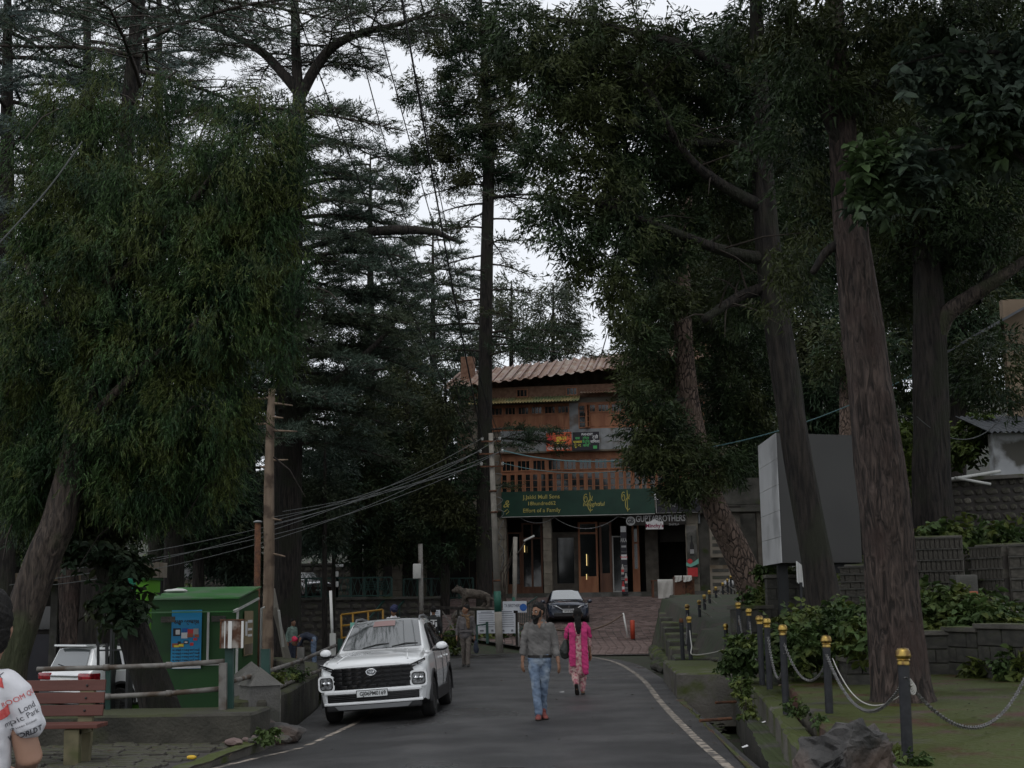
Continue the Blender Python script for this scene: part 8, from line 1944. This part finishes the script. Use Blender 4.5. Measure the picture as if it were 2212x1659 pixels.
e=empty('white_post',at(1120,1395,46));tag(e,'thin white marker post at the left end of the rope','post');mb=MB();mb.tube([at(1120,1393,46),at(1119,1344,46)],.035,8);adq(mb,'shaft',MATS['plastic_white'],e)
e=empty('white_post',at(1352,1380,50.5));tag(e,'leaning white marker post holding the rope on the brick square','post');A_=at(1357,1381,50.5);B_=at(1346,1324,50.5);mb=MB();mb.tube([A_,B_],.035,8);adq(mb,'shaft',MATS['plastic_white'],e);mb=MB();mb.lathe([(.26,-.03),(.25,.03),(.05,.05)],16,Matrix.Translation(A_));adq(mb,'base',MATS['mossy_concrete'],e)
e=empty('red_post',at(1367,1380,50));tag(e,'short orange red post on the brick square beside the leaning white one','post');mb=MB();mb.lathe([(.085,0),(.085,.66),(.06,.68),(0,.68)],14,Matrix.Translation(at(1367,1380,50)));adq(mb,'shaft',MATS['red_post'],e)
rope('thick brown rope sagging across the brick square between the white posts',[at(1345,1328,50.5),at(1320,1344,49.8),at(1290,1357,49),at(1255,1363,48),at(1200,1360,47),at(1150,1353,46.5),at(1120,1347,46)],.035,'rope_brown',n=30)
e=empty('iron_railing',at(1140,1320,57));tag(e,'dark iron railing slanting down left of the dark blue hatchback','railing')
A_,B_=at(1112,1322,50),at(1160,1290,60)
for t in np.linspace(0,1,14):p=A_.lerp(B_,t);mb=MB();mb.bar(p,p-Vector((0,0,.8)),.03);adq(mb,'bar',MATS['green_metal'],e,False)
for dz in(0,-.8):mb=MB();mb.bar(A_+Vector((0,0,dz)),B_+Vector((0,0,dz)),.05);adq(mb,'rail',MATS['green_metal'],e,False)
# --- tiger statue
p=at(1025,1312,54);e=empty('tiger_statue',(p.x,54,p.z));tag(e,'weathered stone statue of a walking tiger behind the notice boards','statue')
mb=MB();k=1.0
loft(mb,[(-.40,0,.56),(-.10,0,.54),(.25,0,.50),(.52,0,.40)],[(.17,.20),(.165,.19),(.165,.17),(.15,.15)],16,(0,1,0))
loft(mb,[(-.42,0,.58),(-.60,-.02,.70),(-.70,-.04,.72)],[(.14,.15),(.13,.14),(.12,.13)],14,(0,1,0));loft(mb,[(-.70,-.04,.72),(-.84,-.06,.66)],[(.10,.10),(.075,.07)],12,(0,1,0))
for y in(-.09,.08):mb.ball((-.68,y,.86),.045,8,6)
for(x,y,fx)in((-.38,-.12,-.48),(-.34,.12,-.24),(.46,-.12,.56),(.48,.12,.34)):loft(mb,[(x,y,.50),((x+fx)/2+(.05 if x>0 else-.01),y,.24),(fx,y,.05),(fx-.08,y,.04)],[(.085,.10),(.06,.07),(.055,.055),(.05,.04)],12,(0,1,0))
loft(mb,[(.60,0,.40),(.78,.02,.26),(.90,.04,.10),(1.02,.05,.08)],[.05,.042,.038,.036],10)
fuse(mb,'body',MATS['statue_stone'],e,.02,2,.014,14)
pl_=rock_mb(131,(2.3,1.2,.9),3,.2).build('plinth_rock',MATS['statue_stone']);pl_.location=(p.x+.1,54.1,p.z-.40);tag(pl_,'rough rock plinth under the tiger statue','rock')
# --- concrete power pole with insulators, its wires
Y=45.5;PT,PB=at(1060,936,Y),at(1079,1397,Y)
pp=empty('power_pole',PB);tag(pp,'tall leaning concrete power pole with a green painted band','pole')
def PPt(t):return PB.lerp(PT,t)
mb=MB();mb.tube([PPt(-.03),PPt(.16)],.125,14,cap=True);adq(mb,'lower_shaft',MATS['pole_concrete'],pp);mb=MB();mb.tube([PPt(.16),PPt(.255)],.124,14);adq(mb,'painted_band',MATS['green_paint'],pp);mb=MB();mb.tube([PPt(.255),PPt(1.0)],[.118,.075],14);adq(mb,'upper_shaft',MATS['pole_concrete'],pp)
for t in(.30,.62,.72):mb=MB();mb.tube([PPt(t),PPt(t+.008)],.13,12);adq(mb,'clamp',MATS['rust'],pp)
INS=[]
for t,sp in((.90,.42),(.96,.34),(.84,.40)):
    c=PPt(t);mb=MB();mb.bar(c+Vector((-sp,-.1,0)),c+Vector((sp,-.1,0)),.05,.05);adq(mb,'cross_arm',MATS['rust'],pp,False)
    for sx in(-1,1):
        q=c+Vector((sx*(sp-.04),-.1,.03));mb=MB();mb.lathe([(.02,0),(.05,.03),(.03,.05),(.055,.08),(.02,.12),(0,.13)],10,Matrix.Translation(q));adq(mb,'insulator',MATS['frame_white'],pp);INS.append(q+Vector((0,0,.08)))
mb=MB()
for k in range(9):
    P=[PPt(.35+.06*k)+Vector((.13+.04*math.sin(k*2),-.1,0)),PPt(.38+.06*k)+Vector((.2+.15*random.random(),-.1,0)),PPt(.42+.055*k)+Vector((.12+.2*(k%3==0),-.1,0))];mb.tube(smooth_poly(P,8),.014,4)
tag(adq(mb,'cable_loops',MATS['cable_pale'],pp),kind='stuff')
def wire(label,pts,r,m='cable',group='overhead wires',n=26):
    mb=MB();mb.tube(smooth_poly(pts,n),r,5,cap=False);return tag(mb.build('power_cable',MATS[m]),label,'cable',group)
def sagline(a,b,sag):return[a.lerp(b,t)-Vector((0,0,sag*4*t*(1-t)))for t in np.linspace(0,1,9)]
for k,(q,px,py,Y2)in enumerate([(INS[0],640,1105,40),(INS[1],640,1112,40),(INS[4],660,1085,42),(INS[4],640,1097,41)]):
    wire(['upper','second','top','third'][k]+' wire of the bundle from the power pole to the bare trunk',sagline(q,at(px-50,py+20,Y2),.15),.010,'cable_pale')
for k,(px,py)in enumerate([(255,1178),(265,1188),(140,1222),(150,1232)]):
    wire(['uppermost','second','third','lowest'][k]+' long wire from the power pole running left behind the kiosk',sagline(INS[k%4],at(px-120,py+42,30),.5+.12*k),.009,'cable_pale')
for k,(px,py,Y2)in enumerate([(862,-40,26),(790,-50,24),(735,-60,24),(855,-60,25.5),(590,-120,20)]):
    wire(['thickest','second','third','fourth','leftmost'][k]+' of the dark wires dropping from the picture top to the power pole',sagline(at(px,py,Y2),INS[(k+2)%6],.35+.1*k),.024 if k==0 else .013)
wire('teal wire from the power pole to the leaning pine on the right',sagline(INS[1],at(1500,972,36),.35),.02,'cable_teal')
wire('thin wire from the power pole to the leaning pine, below the teal one',sagline(INS[5],at(1505,985,36),.4),.012,'cable_teal')
wire('wire from the leaning pine over the billboard top to the slope',sagline(at(1500,972,36),at(1990,800,36),.3),.016,'cable_teal')
wire('slack wire between the slope trunk and the house at the right',sagline(at(1980,900,31),at(2180,880,36),.7),.014,'cable_pale')
wire('pale wire crossing the weeping cypress at the left edge',[at(-20,545,19),at(40,480,19),at(110,400,19),at(178,306,19)],.012,'cable_pale')
# --- lamp post with solar lamp
Y=52;e=empty('lamp_post',at(1112,1340,Y));tag(e,'short grey post with an outreaching solar street lamp left of the shop doors','street lamp');mb=MB();mb.tube([at(1111,1345,Y),at(1113,1160,Y)],.085,10);adq(mb,'shaft',MATS['pole_concrete'],e);mb=MB();mb.tube([at(1111,1320,Y),at(1111,1290,Y)],.088,10);adq(mb,'painted_band',MATS['green_paint'],e)
mb=MB();mb.tube(smooth_poly([at(1113,1200,Y),at(1126,1185,Y-.2),at(1134,1172,Y-.3)],8),.025,6);adq(mb,'arm',MATS['pipe_grey'],e);mb=MB();p=at(1143,1163,Y-.4);mb.bbox(p,(.46,.22,.07),.02,Matrix.Rotation(-.45,3,'Y'));adq(mb,'lamp_head',MATS['frame_white'],e)
mb=MB()
for k in range(7):a=at(1095+random.randint(-8,6),1330,Y+.3);mb.tube(smooth_poly([a,at(1092+random.randint(-12,14),1250,Y+.3),at(1098+random.randint(-14,16),1180+random.randint(-20,30),Y+.3)],8),[.03,.028,.026,.024,.02,.016,.012,.006],5)
tag(mb.build('creeper_stems',MATS['bark_brown']),'bare twisted creeper stems beside the short lamp post','creeper')
# --- billboard
Y=27.5;e=empty('billboard',at(1745,1240,Y));tag(e,'large blank grey box billboard on legs behind the dark leaning trunk','billboard')
a,b_,c_=at(1690,1216,Y),at(1690,935,Y),at(1862,1216,Y+.6);l0=at(1650,1216,Y+2.3)
z0,z1=a.z,b_.z;P0,P1,P2=Vector((l0.x,l0.y,0)),Vector((a.x,a.y,0)),Vector((c_.x,c_.y,0));back=P2+(P0-P1)
mb=MB();mb.add([p+Vector((0,0,z))for z in(z0,z1)for p in(P0,P1,P2,back)],[(1,2,6,5),(2,3,7,6),(3,0,4,7),(4,5,6,7),(3,2,1,0)]);adq(mb,'screen_box',MATS['led_grey'],e,False)
n_=5
for k in range(n_):
    zz0,zz1=z0+(z1-z0)*k/n_+.004,z0+(z1-z0)*(k+1)/n_-.004;d=(P1-P0);nn=Vector((d.y,-d.x,0)).normalized()*.02
    mb=MB();mb.add([P0+nn+Vector((0,0,zz0)),P1+nn+Vector((0,0,zz0)),P1+nn+Vector((0,0,zz1)),P0+nn+Vector((0,0,zz1)),P0+Vector((0,0,zz0)),P1+Vector((0,0,zz0)),P1+Vector((0,0,zz1)),P0+Vector((0,0,zz1))],[(0,1,2,3),(4,7,6,5),(0,4,5,1),(3,2,6,7),(1,5,6,2),(0,3,7,4)]);adq(mb,'side_panel',MATS['led_side'],e,False)
for k in range(2):
    q0,q1=P1.lerp(P2,k/2+.001),P1.lerp(P2,(k+1)/2-.001);d=(P2-P1);nn=Vector((d.y,-d.x,0)).normalized()*.012
    for r_ in range(1):
        zz0,zz1=z0+.004,z1-.004;mb=MB();mb.add([q0+nn+Vector((0,0,zz0)),q1+nn+Vector((0,0,zz0)),q1+nn+Vector((0,0,zz1)),q0+nn+Vector((0,0,zz1))],[(0,1,2,3)]);adq(mb,'screen_panel',MATS['led_grey'],e,False)
for px in(1690,1838):q=at(px,1240,Y+1);mb=MB();mb.box((q.x,q.y,(z0+gh(q.x,q.y))/2),(.2,.2,z0-gh(q.x,q.y)+.2));adq(mb,'leg',MATS['metal_dark'],e,False)
mb=MB();q=at(1828,1222,Y+.9);mb.box((q.x,q.y,z0-.11),(1.0,.3,.2));adq(mb,'junction_box',MATS['metal_dark'],e,False)
e=empty('tin_sheet_screen',at(1732,1240,26.6));tag(e,'narrow white corrugated sheet standing under the billboard','sheet');a,b_=at(1720,1212,26.6),at(1742,1258,26.6)
mb=MB()
for k in range(7):x0_,x1_=a.x+(b_.x-a.x)*k/7,a.x+(b_.x-a.x)*(k+.6)/7;mb.box(((x0_+x1_)/2,26.6+.02*(k%2),(a.z+b_.z)/2-k*.02),((b_.x-a.x)/7,.015,a.z-b_.z));
adq(mb,'sheet',MATS['plastic_white'],e,False)
mb=MB();mb.bar(at(1730,1258,26.6),at(1732,1345,26.6),.05,.05,(0,1,0));adq(mb,'post',MATS['metal_dark'],e,False)
# --- block planter, gabions, block wall, stone wall, pipes, house
unitb=[rock_mb(140+i,(1,1,1),1,.05).mesh('block',MATS['dark_concrete'])for i in range(3)]
def block_box(mm,seed,ch=.03):
    r=random.Random(seed);mb=MB();mb.bbox((0,0,0),(1,1,1),ch);mb.v=[(x+r.uniform(-.012,.012),y+r.uniform(-.012,.012),z+r.uniform(-.012,.012))for x,y,z in mb.v];return mb.mesh('block',MATS[mm])
BLK=[block_box('dark_concrete',i)for i in range(5)];BLKT=[block_box('bark_dark',i)for i in range(1)]
def block_wall(label,pa,pb,zb_,zt_,rows,lw,th=.25,name='block_wall',cat='wall',cap=True,mats_=BLK,gap=.97,group=None):
    pa,pb=Vector((pa.x,pa.y,0)),Vector((pb.x,pb.y,0));d=pb-pa;L=d.length;ang=math.atan2(d.y,d.x);e=empty(name,(*((pa+pb)/2).xy,zb_));tag(e,label,cat,group);h=(zt_-zb_)/rows
    mb=MB();mb.box((*((pa+pb)/2).xy,(zb_+zt_)/2),(L-.02,th*.8,zt_-zb_-.01),rotz(ang));adq(mb,'mortar_core',MATS['mortar'],e,False)
    for r_ in range(rows):
        x=-(r_%2)*lw*.5
        while x<L-.05:
            x0_,x1_=max(0,x),min(L,x+lw)
            if x1_-x0_>.06:
                o=from_mesh('block',mats_[(r_*3+int(x/lw))%len(mats_)]);c=pa+d.normalized()*((x0_+x1_)/2);o.location=(c.x,c.y,zb_+h*(r_+.5));o.rotation_euler=(0,0,ang);o.scale=((x1_-x0_)-.018,th,h-.018);adopt(o,e)
            x+=lw
    if cap:mb=MB();mb.bbox((*((pa+pb)/2).xy,zt_+.04),(L+.06,th+.1,.08),.015,rotz(ang));adq(mb,'coping',MATS['mossy_concrete'],e,False)
    return e
a,b_=at(1655,1300,29.5),at(1740,1300,29.5);block_wall('dark block planter with plants on top, right of the leaning pine foot',a,b_,.6,at(1700,1249,29.5).z,7,.42,.3,'planter_wall','planter')
a,b_=at(1585,1300,28.5),at(1655,1300,29.0);block_wall('low dark wall left of the block planter at the pine foot',a,b_,.55,at(1600,1316,28.7).z,2,.42,.3)
pts=[at(1985,1400,22.2),at(2060,1400,21.9),at(2130,1400,21.0),at(2240,1400,19.8)]
for k in range(3):block_wall(['curved block wall behind the terrace, its left stretch beside the big trunk','curved block wall behind the terrace, middle stretch','curved block wall behind the terrace, right stretch at the picture edge'][k],pts[k],pts[k+1],.46,1.12+.06*k,3,.62,.3,group='curved block wall stretches')
a,b_=at(1818,1400,19.8),at(1880,1400,19.8);block_wall('low block step wall just left of the big trunk',a,b_,.48,.82,2,.45,.5)
a,b_=at(1800,1400,21.5),at(1870,1400,21.3);block_wall('taller block behind the low step wall, left of the big trunk',a,b_,.48,1.02,2,.8,.5)
BST=[block_box('wall_stone',30+i,.10)for i in range(5)]
def gabion(label,pa,pb,zb_,zt_,rows,lw,th=1.0):
    e=block_wall(label,pa,pb,zb_,zt_,rows,lw,.3,'gabion','gabion',False,BST)
    pa,pb=Vector((pa.x,pa.y,0)),Vector((pb.x,pb.y,0));d=pb-pa;ang=math.atan2(d.y,d.x);n=Vector((d.y,-d.x,0)).normalized();h=(zt_-zb_)/rows
    for r_ in range(rows+1):mb=MB();q=n*.17+Vector((0,0,zb_+r_*h));mb.bar(pa+q,pb+q,.04,.03);adq(mb,'band',MATS['dark_concrete'],e,False)
    mb=MB();c=(pa+pb)/2-n*th*.5;mb.bbox((c.x,c.y,(zb_+zt_)/2+.03),(d.length+.02,th,zt_-zb_+.06),.03,rotz(ang));adq(mb,'fill',MATS['mossy_concrete'],e,False)
Yg=29.0;gabion('gabion of upright stones right of the big trunk, farther one',at(1968,1200,Yg),at(2080,1200,Yg-.3),at(2000,1282,Yg).z,at(2000,1164,Yg).z,5,.10)
gabion('gabion of upright stones at the right edge, nearer one',at(2106,1200,26.4),at(2178,1200,25.6),at(2120,1300,26).z,at(2120,1182,26).z,5,.10)
gabion('return face of the right hand gabion at the picture edge',at(2180,1200,25.6),at(2240,1200,25.4),at(2120,1300,26).z,at(2120,1182,26).z,5,.4)
gabion('gabion of stones half hidden between the two big trunks',at(1822,1200,27.0),at(1885,1200,26.4),at(1850,1335,26.7).z,at(1850,1225,26.7).z,7,.26)
# stone retaining wall under the house
Ys=33;a,b_=at(2030,1100,Ys),at(2230,1100,Ys-1);d=(b_-a);ang=math.atan2(d.y,d.x)
e=empty('stone_wall',(*((a+b_)/2).xy,at(2100,1150,Ys).z));tag(e,'dark rubble stone retaining wall below the white house','wall');zb_,zt_=at(2100,1165,Ys).z,at(2100,1042,Ys).z
mb=MB();mb.box(((a.x+b_.x)/2,(a.y+b_.y)/2+.3,(zb_+zt_)/2),(d.xy.length,.5,zt_-zb_),rotz(ang));adq(mb,'core',MATS['mortar'],e,False)
rpale=[rock_mb(170+i,(1.05,.7,1.05),1,.16).mesh('stone',MATS['wall_stone_pale'])for i in range(2)]
z=zb_;cnt=0
while z<zt_-.08:
    h=random.uniform(.17,.25);x=0
    while x<d.xy.length-.1:
        w=random.uniform(.2,.38);o=from_mesh('stone',(rpale[cnt%2]if cnt in(31,14)else rmesh[cnt%7]));c=Vector((a.x,a.y,0))+Vector((d.x,d.y,0)).normalized()*(x+w/2);o.location=(c.x,c.y+.05,z+h/2);o.rotation_euler=(0,0,ang);o.scale=(w,.26,h);adopt(o,e);x+=w;cnt+=1
    z+=h
mb=MB();mb.bbox(((a.x+b_.x)/2,(a.y+b_.y)/2+.25,zt_+.05),(d.xy.length,.8,.1),.02,rotz(ang));adq(mb,'coping',MATS['mossy_concrete'],e,False)
e=empty('water_pipe',at(2030,1140,32));tag(e,'pale bent water pipe in front of the rubble stone wall','pipe');mb=MB();mb.tube([at(1970,1162,31.6),at(2032,1143,31.8),at(2021,1040,32),at(2160,1018,32.4)],.04,8);adq(mb,'pipe',MATS['frame_white'],e);mb=MB();mb.tube([at(2062,1032,32),at(2140,1046,32)],.035,8);adq(mb,'pipe',MATS['frame_white'],e)
mb=MB();mb.tube([at(2150,1295,24.4),at(2180,1318,23.8),at(2220,1335,23)],.045,8);tag(mb.build('water_pipe',MATS['pipe_grey'],None,True),'grey pipe lying on the leafy bank at the right edge','pipe')
mb=MB();mb.bar(at(1985,1330,24.5),at(2060,1285,26),.18,.05);tag(mb.build('timber_beam',MATS['pole_concrete']),'grey timber lying on the leafy bank below the gabions','beam')
mb=MB();mb.bbox(at(2082,1268,26.0),(.42,.4,.46),.02);tag(mb.build('concrete_block',MATS['concrete']),'square concrete block between the two gabions','block')
mb=MB();mb.bbox(at(2092,1288,24.6),(.3,.2,.18),.02,rotz(.5));tag(mb.build('brick_piece',MATS['terracotta']),'reddish brick lying on the bank below the concrete block','brick')
e=empty('house',at(2200,1020,38));tag(e,'white and beige house with blue grey tin roof at the right edge','house');Yh=38
x0_=at(2147,980,Yh).x;x1_=x0_+6;zb_,zt_=at(2180,1022,Yh).z,at(2180,935,Yh).z
mb=MB();mb.box(((x0_+x1_)/2,Yh+.2,(zb_+zt_)/2-.9),(x1_-x0_,.4,zt_-zb_+1.8));adq(mb,'lower_wall',MATS['white_wall'],e,False)
o=corrugated('porch_roof',x0_-.30,x1_,Yh-.5,at(2125,938,Yh).z,Yh+2.2,at(2180,884,Yh).z+.1,MATS['blue_tin'],.17,.025,None);adopt(o,e)
xu=at(2178,780,Yh+2).x;z1_=at(2180,690,Yh+2).z
mb=MB();mb.box((xu+2.5,Yh+2.25,(zt_+z1_)/2+.2),(5,.3,z1_-zt_+.9));adq(mb,'upper_wall',MATS['beige_wall'],e,False)
mb=MB();mb.add([(xu-1.0,Yh+1.4,z1_-.55),(xu+3,Yh+1.4,z1_+1.6),(xu+3,Yh+6,z1_+1.6),(xu-1.0,Yh+6,z1_-.55),(xu-1.0,Yh+1.4,z1_-.47),(xu+3,Yh+1.4,z1_+1.68),(xu+3,Yh+6,z1_+1.68),(xu-1.0,Yh+6,z1_-.47)],[(3,2,1,0),(4,5,6,7),(0,1,5,4),(3,7,6,2),(0,4,7,3)]);adq(mb,'roof',MATS['blue_tin'],e,False)
mb=MB();mb.box((xu+2.5,Yh+2.08,at(2190,868,Yh+2).z),(5.06,.06,.08));adq(mb,'string_course',MATS['metal_dark'],e,False)
# scrap heap behind the far bollards
e=empty('scrap_frame',at(1580,1290,56));tag(e,'dark trestle frame with cross braces behind the receding bollards','frame');A_=[at(1557,1300,56),at(1640,1300,56)]
zt_,zb_=at(1600,1272,56).z,at(1600,1320,56).z
mb=MB();mb.bar((A_[0].x,56,zt_),(A_[1].x,56,zt_),.08);adq(mb,'rail',MATS['pipe_grey'],e,False)
for t in(0,.33,.66,1):x=A_[0].x+(A_[1].x-A_[0].x)*t;mb=MB();mb.box((x,56,(zt_+zb_)/2),(.05,.05,zt_-zb_));adq(mb,'post',MATS['pipe_grey'],e,False)
for t in(0,.33,.66):x,x2=A_[0].x+(A_[1].x-A_[0].x)*t,A_[0].x+(A_[1].x-A_[0].x)*(t+.33);mb=MB();mb.bar((x,56.03,zb_),(x2,56.03,zt_),.035,.03,(0,1,0));adq(mb,'brace',MATS['pipe_grey'],e,False)
mb=MB();mb.bbox(at(1608,1264,56.5),(.5,.4,.34),.02,rotz(.3));tag(mb.build('cardboard_box',MATS['poster_tan']),'worn cardboard box on the trestle behind the bollards','box')
o=rock_mb(191,(.5,.4,.4),2,.3).build('plastic_bundle',MATS['grey_print']);o.location=at(1574,1262,56.5);tag(o,'pale plastic bundle beside the cardboard box on the trestle','bundle')
